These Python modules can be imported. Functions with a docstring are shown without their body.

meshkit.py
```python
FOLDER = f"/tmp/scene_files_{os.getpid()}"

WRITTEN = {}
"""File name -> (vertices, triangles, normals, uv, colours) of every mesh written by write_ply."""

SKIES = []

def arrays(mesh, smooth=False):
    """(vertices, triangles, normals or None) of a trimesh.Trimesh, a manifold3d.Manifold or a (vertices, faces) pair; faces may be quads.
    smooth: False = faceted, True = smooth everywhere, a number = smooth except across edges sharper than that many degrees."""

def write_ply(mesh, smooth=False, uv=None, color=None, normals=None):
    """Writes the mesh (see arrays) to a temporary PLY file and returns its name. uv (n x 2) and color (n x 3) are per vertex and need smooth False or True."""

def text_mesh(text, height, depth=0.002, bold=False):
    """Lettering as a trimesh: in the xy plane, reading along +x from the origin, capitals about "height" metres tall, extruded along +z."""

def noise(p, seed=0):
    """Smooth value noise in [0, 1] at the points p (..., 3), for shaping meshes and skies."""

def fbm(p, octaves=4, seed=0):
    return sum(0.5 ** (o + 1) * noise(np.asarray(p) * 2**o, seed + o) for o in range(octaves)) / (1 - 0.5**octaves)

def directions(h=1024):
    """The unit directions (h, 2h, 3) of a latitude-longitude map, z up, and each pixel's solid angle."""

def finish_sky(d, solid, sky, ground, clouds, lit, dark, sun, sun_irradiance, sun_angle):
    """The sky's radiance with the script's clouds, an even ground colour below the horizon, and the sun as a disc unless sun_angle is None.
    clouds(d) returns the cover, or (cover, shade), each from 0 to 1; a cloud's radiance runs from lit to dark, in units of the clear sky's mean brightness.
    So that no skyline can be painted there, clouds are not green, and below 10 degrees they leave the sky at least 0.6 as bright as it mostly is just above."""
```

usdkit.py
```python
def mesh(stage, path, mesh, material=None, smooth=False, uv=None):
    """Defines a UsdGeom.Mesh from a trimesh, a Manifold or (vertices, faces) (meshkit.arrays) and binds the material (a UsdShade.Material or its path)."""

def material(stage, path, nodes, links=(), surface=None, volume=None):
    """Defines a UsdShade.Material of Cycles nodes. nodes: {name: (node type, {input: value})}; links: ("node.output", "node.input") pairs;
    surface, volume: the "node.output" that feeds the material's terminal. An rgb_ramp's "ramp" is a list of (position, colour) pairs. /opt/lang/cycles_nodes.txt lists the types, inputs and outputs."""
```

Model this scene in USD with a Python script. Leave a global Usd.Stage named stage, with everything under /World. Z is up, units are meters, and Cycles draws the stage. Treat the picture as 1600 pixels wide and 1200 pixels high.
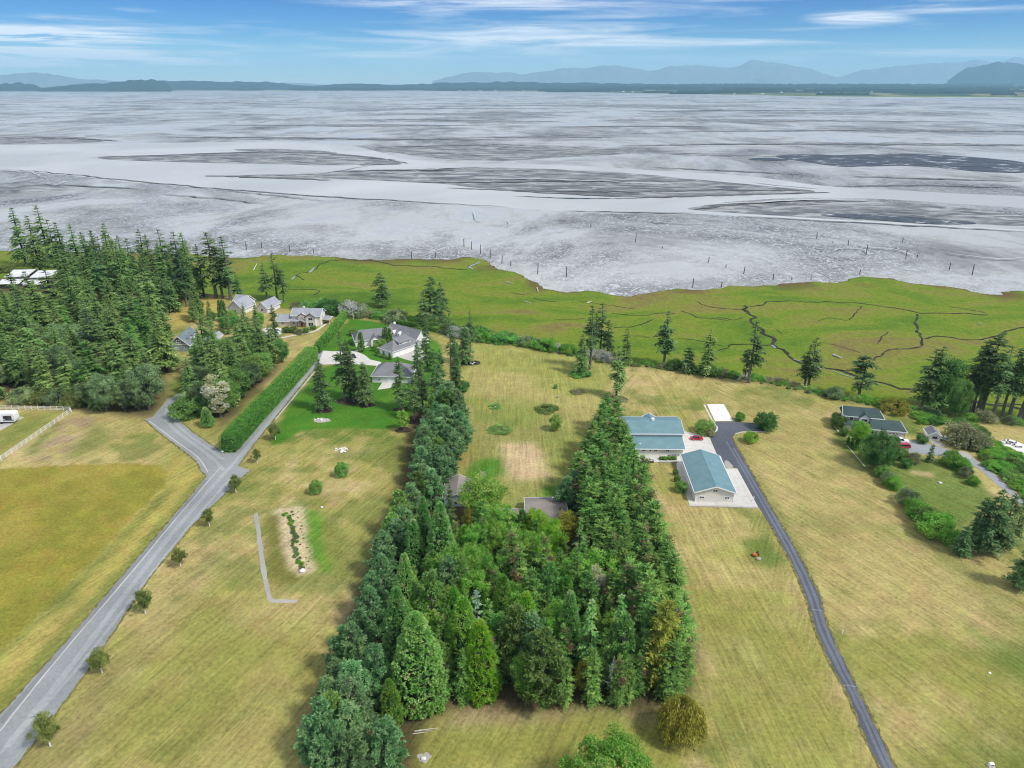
import math, random
import numpy as np, trimesh, shapely
from shapely.geometry import Polygon, LineString
from scipy.ndimage import gaussian_filter
from pxr import Usd, UsdGeom, UsdLux, UsdShade, Gf, Sdf, Vt
import usdkit, meshkit

# colours and light that the whole scene shares
EXPOSURE = 0.2
SUN_I, SUN_ANGLE = 0.85, 9.0
SKY_STRENGTH, SKY_GAIN, CLOUD = 0.1, 1.05, (10.5, 10.5, 10.7)
C_STRAW, C_OLIVE, C_GREEN, C_LAWN = (0.365, 0.298, 0.115), (0.225, 0.225, 0.05), (0.10, 0.155, 0.025), (0.06, 0.165, 0.013)
C_MEADOW, C_CENTRAL, C_GARDEN = (0.25, 0.213, 0.036), (0.26, 0.27, 0.065), (0.12, 0.175, 0.035)
C_MARSH = [(0.3, (0.07, 0.14, 0.013)), (0.42, (0.105, 0.18, 0.016)), (0.51, (0.145, 0.2, 0.02)), (0.58, (0.175, 0.185, 0.035)), (0.68, (0.17, 0.13, 0.05))]
C_MUD = [(0.42, (0.075, 0.078, 0.071)), (0.465, (0.165, 0.172, 0.157)), (0.51, (0.27, 0.281, 0.257)), (0.56, (0.42, 0.435, 0.402))]  # lighter tones carry the pale sky reflection of the wet mud
C_GULLY_SHEEN = (0.6, 0.615, 0.58)  # sky gleam of water-filled gullies, painted into the base colour
C_WATER_SHEEN = [(0.35, (0.41, 0.43, 0.405)), (0.65, (0.52, 0.54, 0.51))]  # pale base colour stands in for white sky reflected on the water
C_DARKMUD = [(0.38, (0.07, 0.073, 0.067)), (0.46, (0.125, 0.13, 0.118)), (0.53, (0.22, 0.228, 0.208)), (0.6, (0.36, 0.372, 0.342))]
HAZE = 3.2e-5
C_HAZE = (0.45, 0.80, 1.0)
LEAF_GAIN = 2.0
SKY_TINT = [(0.0, (0.85, 1.08, 1.3)), (0.025, (0.58, 0.88, 1.2)), (0.06, (0.13, 0.45, 0.9)), (0.11, (0.01, 0.24, 0.72)), (0.3, (0.1, 0.38, 0.8)), (1.0, (0.25, 0.5, 0.85))]

stage = Usd.Stage.CreateInMemory()
UsdGeom.SetStageUpAxis(stage, 'Z'); UsdGeom.SetStageMetersPerUnit(stage, 1.0)
UsdGeom.Xform.Define(stage, '/World')
rng = np.random.default_rng(7)
random.seed(7)

# ------------------------------------------------------------------ camera
F_PX, CAM_H, HORIZON = 1110.0, 120.0, 132.0
PITCH = math.atan((600 - HORIZON) / F_PX)
cam = UsdGeom.Camera.Define(stage, '/World/camera')
cam.CreateHorizontalApertureAttr(36.0); cam.CreateVerticalApertureAttr(27.0)
cam.CreateFocalLengthAttr(36.0 * F_PX / 1600)
cam.CreateClippingRangeAttr(Gf.Vec2f(1.0, 120000.0))
cam.AddTranslateOp().Set(Gf.Vec3d(0, 0, CAM_H))
cam.AddRotateXOp().Set(90 - math.degrees(PITCH))
cam.CreateExposureAttr(EXPOSURE)

# ------------------------------------------------------------------ sky and sun
SUN_EL, SUN_AZ = math.radians(50), math.radians(118)      # azimuth clockwise from the view direction (+y)
sun_dir = np.array([math.sin(SUN_AZ) * math.cos(SUN_EL), math.cos(SUN_AZ) * math.cos(SUN_EL), math.sin(SUN_EL)])
sun = UsdLux.DistantLight.Define(stage, '/World/sun')
sun.CreateNormalizeAttr(True); sun.CreateIntensityAttr(SUN_I); sun.CreateAngleAttr(SUN_ANGLE); sun.CreateColorAttr(Gf.Vec3f(1.0, 0.95, 0.88))
sun.AddRotateZOp().Set(-math.degrees(SUN_AZ)); sun.AddRotateXOp().Set(-(90 - math.degrees(SUN_EL)))

def clouds():
    """Sky with thin streaked cirrus; the streaks lie in direction space, all round the horizon, thickening overhead."""
    n = {'tc': ('texture_coordinate', {}),
         'sky': ('sky_texture', {'sky_type': 'single_scattering', 'sun_disc': False, 'sun_elevation': SUN_EL, 'sun_rotation': SUN_AZ, 'altitude': 100.0, 'air_density': 1.0, 'aerosol_density': 0.15, 'ozone_density': 3.0}),
         'sep': ('separate_xyz', {}),
         'hs': ('hsv', {'hue': 0.5, 'saturation': 1.3, 'value': SKY_GAIN}),
         'zr': ('rgb_ramp', {'ramp': SKY_TINT}), 'zm': ('mix_color', {'blend_type': 'multiply', 'fac': 1.0}),
         'm1': ('mapping', {'scale': (5.0, 5.0, 75.0), 'rotation': (0.0, 0.012, 0.0)}),
         'n1': ('noise_texture', {'scale': 1.0, 'detail': 7.0, 'roughness': 0.6, 'distortion': 0.6}),
         'm2': ('mapping', {'scale': (2.0, 2.0, 22.0), 'location': (3.3, 1.2, 0.35)}),
         'n2': ('noise_texture', {'scale': 1.0, 'detail': 3.0, 'roughness': 0.5, 'distortion': 0.3}),
         'mul': ('math', {'math_type': 'multiply'}),
         'ramp': ('rgb_ramp', {'ramp': [(0.0, (0, 0, 0)), (0.245, (0, 0, 0)), (0.315, (0.22,) * 3), (0.43, (0.8,) * 3), (1.0, (0.95,) * 3)]}),
         'high': ('map_range', {'range_type': 'smoothstep', 'from_min': 0.14, 'from_max': 0.5, 'to_min': 0.0, 'to_max': 0.55, 'clamp': True}),
         'mx': ('math', {'math_type': 'maximum'}),
         'low': ('map_range', {'range_type': 'smoothstep', 'from_min': 0.012, 'from_max': 0.04, 'to_min': 0.0, 'to_max': 1.0, 'clamp': True}),
         'lowm': ('math', {'math_type': 'multiply'}),
         'mix': ('mix_color', {'b': CLOUD}),
         'bg': ('background_shader', {'strength': SKY_STRENGTH})}
    l = [('tc.generated', 'm1.vector'), ('m1.vector', 'n1.vector'), ('tc.generated', 'm2.vector'), ('m2.vector', 'n2.vector'),
         ('n1.fac', 'mul.value1'), ('n2.fac', 'mul.value2'), ('mul.value', 'ramp.fac'), ('tc.generated', 'sep.vector'), ('sep.z', 'high.value'), ('sep.z', 'low.value'),
         ('low.result', 'lowm.value1'), ('ramp.color', 'lowm.value2'),
         ('sky.color', 'hs.color'), ('sep.z', 'zr.fac'), ('hs.color', 'zm.a'), ('zr.color', 'zm.b'), ('zm.result', 'mix.a'), ('mix.result', 'bg.color')]
    prev = 'lowm.value'
    # single banks seen in the photograph: (azimuth tan, elevation tan, half width, half height, strength)
    n['sx'] = ('math', {'math_type': 'divide'}); n['sz'] = ('math', {'math_type': 'divide'})
    l += [('sep.x', 'sx.value1'), ('sep.y', 'sx.value2'), ('sep.z', 'sz.value1'), ('sep.y', 'sz.value2')]
    for i, (ax, ez, wx, wz, k) in enumerate([(-0.62, 0.046, 0.2, 0.024, 3.0), (-0.6, 0.027, 0.3, 0.007, 3.0), (-0.5, 0.06, 0.08, 0.008, 1.4), (0.436, 0.0765, 0.075, 0.010, 0.9), (-0.08, 0.1, 0.2, 0.014, 0.9), (0.12, 0.052, 0.34, 0.009, 1.0), (-0.16, 0.035, 0.12, 0.005, 0.8), (0.62, 0.037, 0.25, 0.006, 0.7), (-0.4, 0.06, 0.14, 0.008, 0.7), (0.25, 0.108, 0.3, 0.008, 0.5)]):
        for nm, c0, w in (('a', ax, wx), ('b', ez, wz)):
            n[f'd{nm}{i}'] = ('math', {'math_type': 'subtract', 'value2': c0}); n[f'q{nm}{i}'] = ('math', {'math_type': 'divide', 'value2': w}); n[f'p{nm}{i}'] = ('math', {'math_type': 'multiply'})
            l += [(('sx.value' if nm == 'a' else 'sz.value'), f'd{nm}{i}.value1'), (f'd{nm}{i}.value', f'q{nm}{i}.value1'), (f'q{nm}{i}.value', f'p{nm}{i}.value1'), (f'q{nm}{i}.value', f'p{nm}{i}.value2')]
        n[f's{i}'] = ('math', {'math_type': 'add'}); n[f'r{i}'] = ('map_range', {'range_type': 'smoothstep', 'from_min': 0.0, 'from_max': 1.3, 'to_min': k, 'to_max': 0.0, 'clamp': True})
        n[f'k{i}'] = ('math', {'math_type': 'multiply'}); n[f't{i}'] = ('map_range', {'range_type': 'linear', 'from_min': 0.4, 'from_max': 0.62, 'to_min': 0.0, 'to_max': 1.0, 'clamp': True}); n[f'o{i}'] = ('math', {'math_type': 'maximum'})
        l += [(f'pa{i}.value', f's{i}.value1'), (f'pb{i}.value', f's{i}.value2'), (f's{i}.value', f'r{i}.value'), ('n1.fac', f't{i}.value'), (f'r{i}.result', f'k{i}.value1'), (f't{i}.result', f'k{i}.value2'), (f'k{i}.value', f'o{i}.value1'), (prev, f'o{i}.value2')]
        prev = f'o{i}.value'
    n['cl'] = ('clamp', {'min': 0.0, 'max': 0.92})
    l += [(prev, 'mx.value1'), ('high.result', 'mx.value2'), ('mx.value', 'cl.value'), ('cl.result', 'mix.fac')]
    return n, l

n_, l_ = clouds()
sky_mat = usdkit.material(stage, '/World/Looks/sky', n_, l_, surface='bg.background')
dome = UsdLux.DomeLight.Define(stage, '/World/sky')
UsdShade.MaterialBindingAPI.Apply(dome.GetPrim()).Bind(sky_mat)
dome.GetPrim().SetCustomDataByKey('kind', 'structure')

# ------------------------------------------------------------------ helpers
CP, SP = math.cos(PITCH), math.sin(PITCH)
def at(px, py, z=0.0):
    """The point of the level z that the photograph shows at (px, py)."""
    x, v = (px - 800) / F_PX, (py - 600) / F_PX
    d = np.array([x, CP - v * SP, -SP - v * CP])
    return np.array([0, 0, CAM_H]) + d * ((z - CAM_H) / d[2])
def pts(seq, z=0.0): return np.array([at(x, y, z)[:2] for x, y in seq])
def height_of(px, base_y, top_y, z=0.0):
    """How tall a thing is whose foot and top are seen at those rows."""
    b = at(px, base_y, z); v = (top_y - 600) / F_PX
    return CAM_H - b[1] * (SP + v * CP) / (CP - v * SP) - z
names = {}
def numbered(name, parent='/World'):
    k = (parent, name); names[k] = names.get(k, -1) + 1
    return name if names[k] == 0 else f'{name}_{names[k]:03d}'
def tag(p, label=None, cat=None, group=None, kind=None):
    p = p.GetPrim() if hasattr(p, 'GetPrim') else p
    for k, v in (('label', label), ('category', cat), ('group', group), ('kind', kind)):
        if v: p.SetCustomDataByKey(k, v)
    return p
def cat_(*ms):
    """Joins (vertices, faces) pairs."""
    vs, fs, o = [], [], 0
    for v, f in ms:
        v = np.asarray(v, float); f = np.asarray(f, int)
        if f.shape[1] == 4: f = np.vstack([f[:, [0, 1, 2]], f[:, [0, 2, 3]]])
        vs.append(v); fs.append(f + o); o += len(v)
    return np.vstack(vs), np.vstack(fs)
def obj(name, m, mat, parent='/World', smooth=False):
    parent = str(parent.GetPath()) if hasattr(parent, 'GetPath') else parent
    if isinstance(m, trimesh.Trimesh): m = (m.vertices, m.faces)
    return usdkit.mesh(stage, f'{parent}/{numbered(name, parent)}', m, M[mat] if isinstance(mat, str) else mat, smooth=smooth)
def thing(name, label, cat, loc=(0, 0, 0), rz=0.0, group=None, scale=None):
    x = UsdGeom.Xform.Define(stage, '/World/' + numbered(name))
    x.AddTranslateOp().Set(Gf.Vec3d(*map(float, loc)))
    if rz: x.AddRotateZOp().Set(float(rz))
    if scale is not None: x.AddScaleOp().Set(Gf.Vec3f(*map(float, np.broadcast_to(scale, 3))))
    return tag(x, label, cat, group)
UsdGeom.Scope.Define(stage, '/World/Looks')
stage.CreateClassPrim('/World/kinds')
def copy_of(kind, name, label, cat, loc, rz=0.0, scale=1.0, group=None, tilt=(0, 0)):
    p = thing(name, label, cat, loc, 0, group); x = UsdGeom.Xformable(p)
    x.AddRotateXYZOp().Set(Gf.Vec3f(float(tilt[0]), float(tilt[1]), float(rz))); x.AddScaleOp().Set(Gf.Vec3f(*map(float, np.broadcast_to(scale, 3))))
    p.GetReferences().AddInternalReference('/World/kinds/' + kind); p.SetInstanceable(True)
    return p
def box(x0, x1, y0, y1, z0, z1):
    v = np.array([[x, y, z] for z in (z0, z1) for y in (y0, y1) for x in (x0, x1)], float)
    return v, np.array([[0, 2, 3], [0, 3, 1], [4, 5, 7], [4, 7, 6], [0, 1, 5], [0, 5, 4], [2, 6, 7], [2, 7, 3], [0, 4, 6], [0, 6, 2], [1, 3, 7], [1, 7, 5]])
def hull(p):
    h = trimesh.convex.convex_hull(np.asarray(p, float)); return h.vertices, h.faces
def rotz(m, deg, loc=(0, 0, 0)):
    a = math.radians(deg); c, s = math.cos(a), math.sin(a); v = np.asarray(m[0], float)
    return np.stack([v[:, 0] * c - v[:, 1] * s + loc[0], v[:, 0] * s + v[:, 1] * c + loc[1], v[:, 2] + loc[2]], 1), m[1]
def tube(p, r, sides=6):
    p = np.asarray(p, float); r = np.broadcast_to(r, len(p)); t = np.gradient(p, axis=0); t /= np.linalg.norm(t, axis=1, keepdims=True) + 1e-9
    a = np.cross(t, np.where(np.abs(t[:, 2:]) < 0.9, [0, 0, 1.0], [1.0, 0, 0])); a /= np.linalg.norm(a, axis=1, keepdims=True) + 1e-9
    b = np.cross(t, a); g = np.arange(sides) * 2 * np.pi / sides
    v = p[:, None] + r[:, None, None] * (np.cos(g)[None, :, None] * a[:, None] + np.sin(g)[None, :, None] * b[:, None])
    i, j = np.meshgrid(np.arange(len(p) - 1), np.arange(sides), indexing='ij')
    q = np.stack([i * sides + j, i * sides + (j + 1) % sides, (i + 1) * sides + (j + 1) % sides, (i + 1) * sides + j], -1).reshape(-1, 4)
    n = len(p) * sides; v = np.vstack([v.reshape(-1, 3), p[:1], p[-1:]])
    j = np.arange(sides); k = (j + 1) % sides
    f = np.vstack([q[:, [0, 1, 2]], q[:, [0, 2, 3]], np.stack([k, j, np.full(sides, n)], 1), np.stack([n - sides + j, n - sides + k, np.full(sides, n + 1)], 1)])
    return v, f
def densify(p, step):
    p = np.asarray(p, float); out = []
    for a, b in zip(p, np.roll(p, -1, 0)):
        k = max(1, int(np.linalg.norm(b - a) / step)); out.append(a + (b - a) * (np.arange(k) / k)[:, None])
    return np.vstack(out)
def smooth_loop(p, n=2):
    for _ in range(n):
        q = np.roll(p, -1, 0); p = np.stack([0.75 * p + 0.25 * q, 0.25 * p + 0.75 * q], 1).reshape(-1, 2)
    return p
def smooth_line(p, n=2):
    p = np.asarray(p, float)
    for _ in range(n):
        q = np.stack([0.75 * p[:-1] + 0.25 * p[1:], 0.25 * p[:-1] + 0.75 * p[1:]], 1).reshape(-1, p.shape[1]); p = np.vstack([p[:1], q, p[-1:]])
    return p
def slab(poly, z0, z1):
    """A flat sheet with an edge, z0 to z1, over a polygon."""
    if not isinstance(poly, shapely.geometry.base.BaseGeometry): poly = Polygon(poly)
    poly = poly.buffer(0); ms = []
    for g in getattr(poly, 'geoms', [poly]):
        m = trimesh.creation.extrude_polygon(g, z1 - z0, engine='earcut'); ms.append((m.vertices + [0, 0, z0], m.faces))
    return cat_(*ms)
def ribbon(p, w, z, wn=0.0, seed=0):
    """A strip along a line, with widths that wander."""
    p = np.asarray(p, float); t = np.gradient(p, axis=0); t /= np.linalg.norm(t, axis=1, keepdims=True) + 1e-9
    s = np.stack([-t[:, 1], t[:, 0]], 1); r = np.random.default_rng(seed)
    wl = np.broadcast_to(w, len(p)) * (1 + wn * r.uniform(-1, 1, len(p))) / 2; wr = np.broadcast_to(w, len(p)) * (1 + wn * r.uniform(-1, 1, len(p))) / 2
    zz = np.broadcast_to(z, len(p))
    v = np.vstack([np.column_stack([p + s * wl[:, None], zz]), np.column_stack([p - s * wr[:, None], zz])])
    n = len(p); i = np.arange(n - 1)
    return v, np.vstack([np.stack([i + n, i + n + 1, i + 1], 1), np.stack([i + n, i + 1, i], 1)])
def resample(p, step):
    ls = LineString(p); k = max(2, int(ls.length / step) + 1)
    return np.array([ls.interpolate(d).coords[0] for d in np.linspace(0, ls.length, k)])
def seg_dist(x, y, line):
    """Distance from points to a polyline, and the side (positive on its left)."""
    best, side = np.full(x.shape, 1e18), np.zeros(x.shape)
    for a, b in zip(line[:-1], line[1:]):
        d = b - a; L = d @ d; t = np.clip(((x - a[0]) * d[0] + (y - a[1]) * d[1]) / L, 0, 1)
        dx, dy = x - a[0] - t * d[0], y - a[1] - t * d[1]; dd = dx * dx + dy * dy
        m = dd < best; best = np.where(m, dd, best); side = np.where(m, d[0] * dy - d[1] * dx, side)
    return np.sqrt(best), np.sign(side)
def grid(xs, ys):
    nx, ny = len(xs), len(ys); j, i = np.meshgrid(np.arange(ny - 1), np.arange(nx - 1), indexing='ij'); a = j * nx + i
    return np.meshgrid(xs, ys), np.stack([a, a + 1, a + nx + 1, a + nx], -1).reshape(-1, 4)
def primvar(m, name, arr):
    t = {3: Sdf.ValueTypeNames.Color3fArray, 1: Sdf.ValueTypeNames.FloatArray}[1 if arr.ndim == 1 else 3]
    pv = UsdGeom.PrimvarsAPI(m.GetPrim()).CreatePrimvar(name, t, 'vertex')
    pv.Set(Vt.FloatArray.FromNumpy(arr.astype(np.float32)) if arr.ndim == 1 else Vt.Vec3fArray.FromNumpy(arr.astype(np.float32)))
def lin(r, g, b): return tuple((c / 255 / 12.92 if c <= 10 else ((c / 255 + 0.055) / 1.055) ** 2.4) for c in (r, g, b))

# ------------------------------------------------------------------ materials
M = {}
def mat(name, nodes, links, surface='p.BSDF', volume=None):
    M[name] = usdkit.material(stage, '/World/Looks/' + name, nodes, links, surface=surface, volume=volume); return M[name]
def plain(name, col, rough=0.6, var=0.12, scale=3.0, metallic=0.0, bump=0.0, spec=0.5):
    """A base colour that varies with grime at two scales."""
    c = np.array(col)
    return mat(name, {'g': ('geometry', {}), 'n': ('noise_texture', {'scale': scale, 'detail': 5.0, 'roughness': 0.65}), 'n2': ('noise_texture', {'scale': scale * 0.13, 'detail': 3.0}),
                      'ad': ('math', {'math_type': 'add'}), 'hf': ('math', {'math_type': 'multiply', 'value2': 0.5}),
                      'r': ('rgb_ramp', {'ramp': [(0.3, tuple(c * (1 - var))), (0.5, tuple(c)), (0.7, tuple(np.minimum(c * (1 + var), 0.9)))]}),
                      'b': ('bump', {'strength': bump, 'distance': 0.05}),
                      'p': ('principled_bsdf', {'roughness': rough, 'metallic': metallic, 'specular_ior_level': spec})},
               [('g.position', 'n.vector'), ('g.position', 'n2.vector'), ('n.fac', 'ad.value1'), ('n2.fac', 'ad.value2'), ('ad.value', 'hf.value1'), ('hf.value', 'r.fac'), ('r.color', 'p.base_color')] + ([('n.fac', 'b.height'), ('b.normal', 'p.normal')] if bump else []))
def foliage(name, lo, mid, hi, transl=0.4, tint=0.16, gain=1.0):
    """Leaves: each leaf cluster its own tone, each tree its own shift of hue and value."""
    lo, mid, hi = (np.minimum(np.array(c) * LEAF_GAIN * gain, 0.55) for c in (lo, mid, hi))
    n = {'g': ('attribute', {'attribute': 'tone'}), 'oi': ('object_info', {}), 'tc': ('texture_coordinate', {}),
         'n': ('noise_texture', {'scale': 0.45, 'detail': 3.0, 'roughness': 0.6}),
         'a': ('math', {'math_type': 'multiply', 'value2': 0.5}), 'b': ('math', {'math_type': 'multiply_add', 'value2': 0.7}),
         'r': ('rgb_ramp', {'ramp': [(0.25, tuple(lo * 0.8)), (0.55, tuple(mid)), (0.82, tuple(hi * 1.1))]}),
         'hv': ('map_range', {'from_min': 0.0, 'from_max': 1.0, 'to_min': 1 - tint * 1.6, 'to_max': 1 + tint * 1.6, 'clamp': True}),
         'w': ('white_noise_texture', {'dimensions': '1D'}),
         'hh': ('map_range', {'from_min': 0.0, 'from_max': 1.0, 'to_min': 0.5 - tint * 0.13, 'to_max': 0.5 + tint * 0.13, 'clamp': True}),
         'h': ('hsv', {'saturation': 1.0}),
         'p': ('principled_bsdf', {'roughness': 0.55, 'specular_ior_level': 0.3}), 't': ('translucent_bsdf', {}), 'm': ('mix_closure', {'fac': transl})}
    l = [('tc.object', 'n.vector'), ('g.fac', 'a.value1'), ('n.fac', 'b.value1'), ('a.value', 'b.value3'), ('b.value', 'r.fac'), ('oi.random', 'hv.value'), ('oi.random', 'w.w'), ('w.value', 'hh.value'),
         ('r.color', 'h.color'), ('hv.result', 'h.value'), ('hh.result', 'h.hue'), ('h.color', 'p.base_color'), ('h.color', 't.color'), ('p.BSDF', 'm.closure1'), ('t.BSDF', 'm.closure2')]
    return mat(name, n, l, 'm.closure')

# ------------------------------------------------------------------ ground
MARSH_Z, FLAT_Z = -7.4, -8.0
edge = np.vstack([[(-4000, 560), (-900, 520), (-420, 470)], pts([(0, 432), (200, 445), (320, 458), (420, 478), (520, 492), (600, 502), (680, 520), (745, 536), (800, 539), (850, 547), (905, 559), (950, 569), (1010, 573), (1050, 579), (1100, 587), (1200, 599), (1280, 619), (1320, 627), (1380, 638), (1430, 650), (1500, 660), (1600, 668)]), [(320, 205), (900, 60), (4000, -200)]])
edge = smooth_line(edge, 2)
def axis(lo, hi, step, far_lo, far_hi):
    a, b, d = [], [], step
    x = lo
    while x > far_lo: d *= 1.35; x -= d; a.append(x)
    x, d = hi, step
    while x < far_hi: d *= 1.35; x += d; b.append(x)
    return np.array(a[::-1] + list(np.arange(lo, hi + 1e-6, step)) + b)
gx, gy = axis(-300, 300, 1.0, -3000, 3000), axis(70, 440, 1.0, -2500, 700)
(X, Y), Q = grid(gx, gy)
d_, s_ = seg_dist(X, Y, edge)
wob = (meshkit.fbm(np.stack([X * 0.09, Y * 0.09, 0 * X], -1), 3, 5) - 0.5) * 7
sd = d_ * s_ + wob                                     # positive beyond the edge
t_ = np.clip((sd - 1.0) / 13.0, 0, 1)
Z = -9.5 * t_ * t_ * (3 - 2 * t_)
# colours of the turf: patches of different grass, straw and bare soil
warp = np.stack([X * 0.12, Y * 0.12, 0 * X], -1)
wx, wy = (meshkit.fbm(warp, 3, 11) - 0.5) * 5.0, (meshkit.fbm(warp, 3, 12) - 0.5) * 5.0
def mask(px_poly, blur=1.2, w=1.0):
    p = Polygon(pts(px_poly)).buffer(0)
    return gaussian_filter(shapely.contains_xy(p, X + wx * w, Y + wy * w).astype(float), blur)
def nz(scale, seed, o=4): return meshkit.fbm(np.stack([X * scale, Y * scale, 0 * X], -1), o, seed)
def lerp(a, b, k): return a * (1 - k[..., None]) + np.asarray(b) * k[..., None]
def sstep(x, a, b): t = np.clip((x - a) / (b - a), 0, 1); return t * t * (3 - 2 * t)
STRAW, OLIVE, GREEN, LAWN, SOIL, PALE = np.array(C_STRAW), np.array(C_OLIVE), np.array(C_GREEN), np.array(C_LAWN), np.array((0.30, 0.225, 0.135)), np.array((0.46, 0.345, 0.18))
C = np.broadcast_to(STRAW, X.shape + (3,)).copy()
C = lerp(C, OLIVE, 0.65 * sstep(nz(0.02, 21) * 0.6 + nz(0.11, 22) * 0.4, 0.42, 0.62))
C = lerp(C, PALE, 0.6 * sstep(nz(0.035, 23) * 0.6 + nz(0.2, 24) * 0.4, 0.52, 0.7))
C = lerp(C, GREEN, 0.55 * sstep(nz(0.045, 25) * 0.65 + nz(0.2, 26) * 0.35, 0.53, 0.66))
# the strip of field left of the tree belt greens toward the camera
C = lerp(C, OLIVE * 0.92, 0.6 * mask([(130, 1130), (300, 950), (480, 960), (560, 1210), (30, 1240)], 9))
C = lerp(C, SOIL * 0.8, 0.35 * mask([(20, 1210), (120, 1100), (330, 850), (360, 850), (180, 1080), (90, 1230)], 3))
# left: unmown meadow, its verge, the worn strip and the paddock
C = lerp(C, lin(156, 144, 76), mask([(262, 712), (312, 740), (326, 760), (330, 800), (0, 1120), (-300, 1300), (-320, 1000), (0, 905), (258, 760)], 1.0) * 0.85)
mead = mask([(-400, 745), (-100, 738), (0, 733), (120, 727), (215, 723), (250, 727), (262, 738), (258, 757), (215, 800), (130, 890), (0, 1022), (-400, 1300)], 0.5, 0.35)
C = lerp(C, C_MEADOW, mead); C = lerp(C, np.array(C_MEADOW) * (0.72, 0.86, 0.8), mead * 0.6 * sstep(nz(0.13, 31), 0.42, 0.62)); C = lerp(C, np.array(C_MEADOW) * (1.25, 1.15, 1.5), mead * 0.6 * sstep(nz(0.06, 32), 0.55, 0.7))
C = lerp(C, GREEN, 0.6 * mask([(312, 744), (324, 748), (195, 905), (0, 1122), (-20, 1110), (180, 895)], 0.8, 0.4)); C = lerp(C, GREEN * 1.1, 0.5 * mask([(262, 760), (272, 770), (140, 905), (0, 1035), (0, 1020), (130, 892)], 0.7, 0.4))
C = lerp(C, GREEN * 0.8, 0.7 * mask([(80, 935), (120, 918), (128, 945), (95, 970)], 2))
C = lerp(C, OLIVE, 0.8 * mask([(-300, 800), (-200, 650), (30, 645), (112, 640), (0, 720), (-200, 860)], 1.2)); C = lerp(C, GREEN, 0.55 * mask([(0, 685), (50, 652), (70, 652), (10, 700)], 2))
C = lerp(C, SOIL, 0.9 * mask([(48, 724), (98, 655), (150, 652), (140, 670), (95, 722)], 1.5) * sstep(nz(0.22, 33), 0.3, 0.5)); C = lerp(C, GREEN, 0.75 * mask([(35, 715), (82, 660), (95, 660), (55, 715)], 1.4)); C = lerp(C, GREEN, 0.6 * mask([(95, 722), (150, 658), (175, 680), (160, 700), (125, 715)], 1.8))
# woodland floor
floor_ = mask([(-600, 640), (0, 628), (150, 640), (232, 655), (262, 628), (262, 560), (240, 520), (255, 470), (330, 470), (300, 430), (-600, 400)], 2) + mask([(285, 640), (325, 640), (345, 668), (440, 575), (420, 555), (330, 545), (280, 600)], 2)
C = lerp(C, (0.07, 0.055, 0.03), 0.85 * np.clip(floor_, 0, 1)); C = lerp(C, GREEN * 1.1, 0.8 * mask([(262, 625), (268, 590), (310, 560), (300, 620)], 2)); C = lerp(C, STRAW, 0.6 * mask([(262, 592), (262, 556), (310, 556), (300, 590)], 2)); C = lerp(C, STRAW * (1.1, 1.05, 0.7), 0.8 * mask([(270, 515), (270, 470), (350, 462), (345, 490), (310, 500)], 2))
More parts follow.
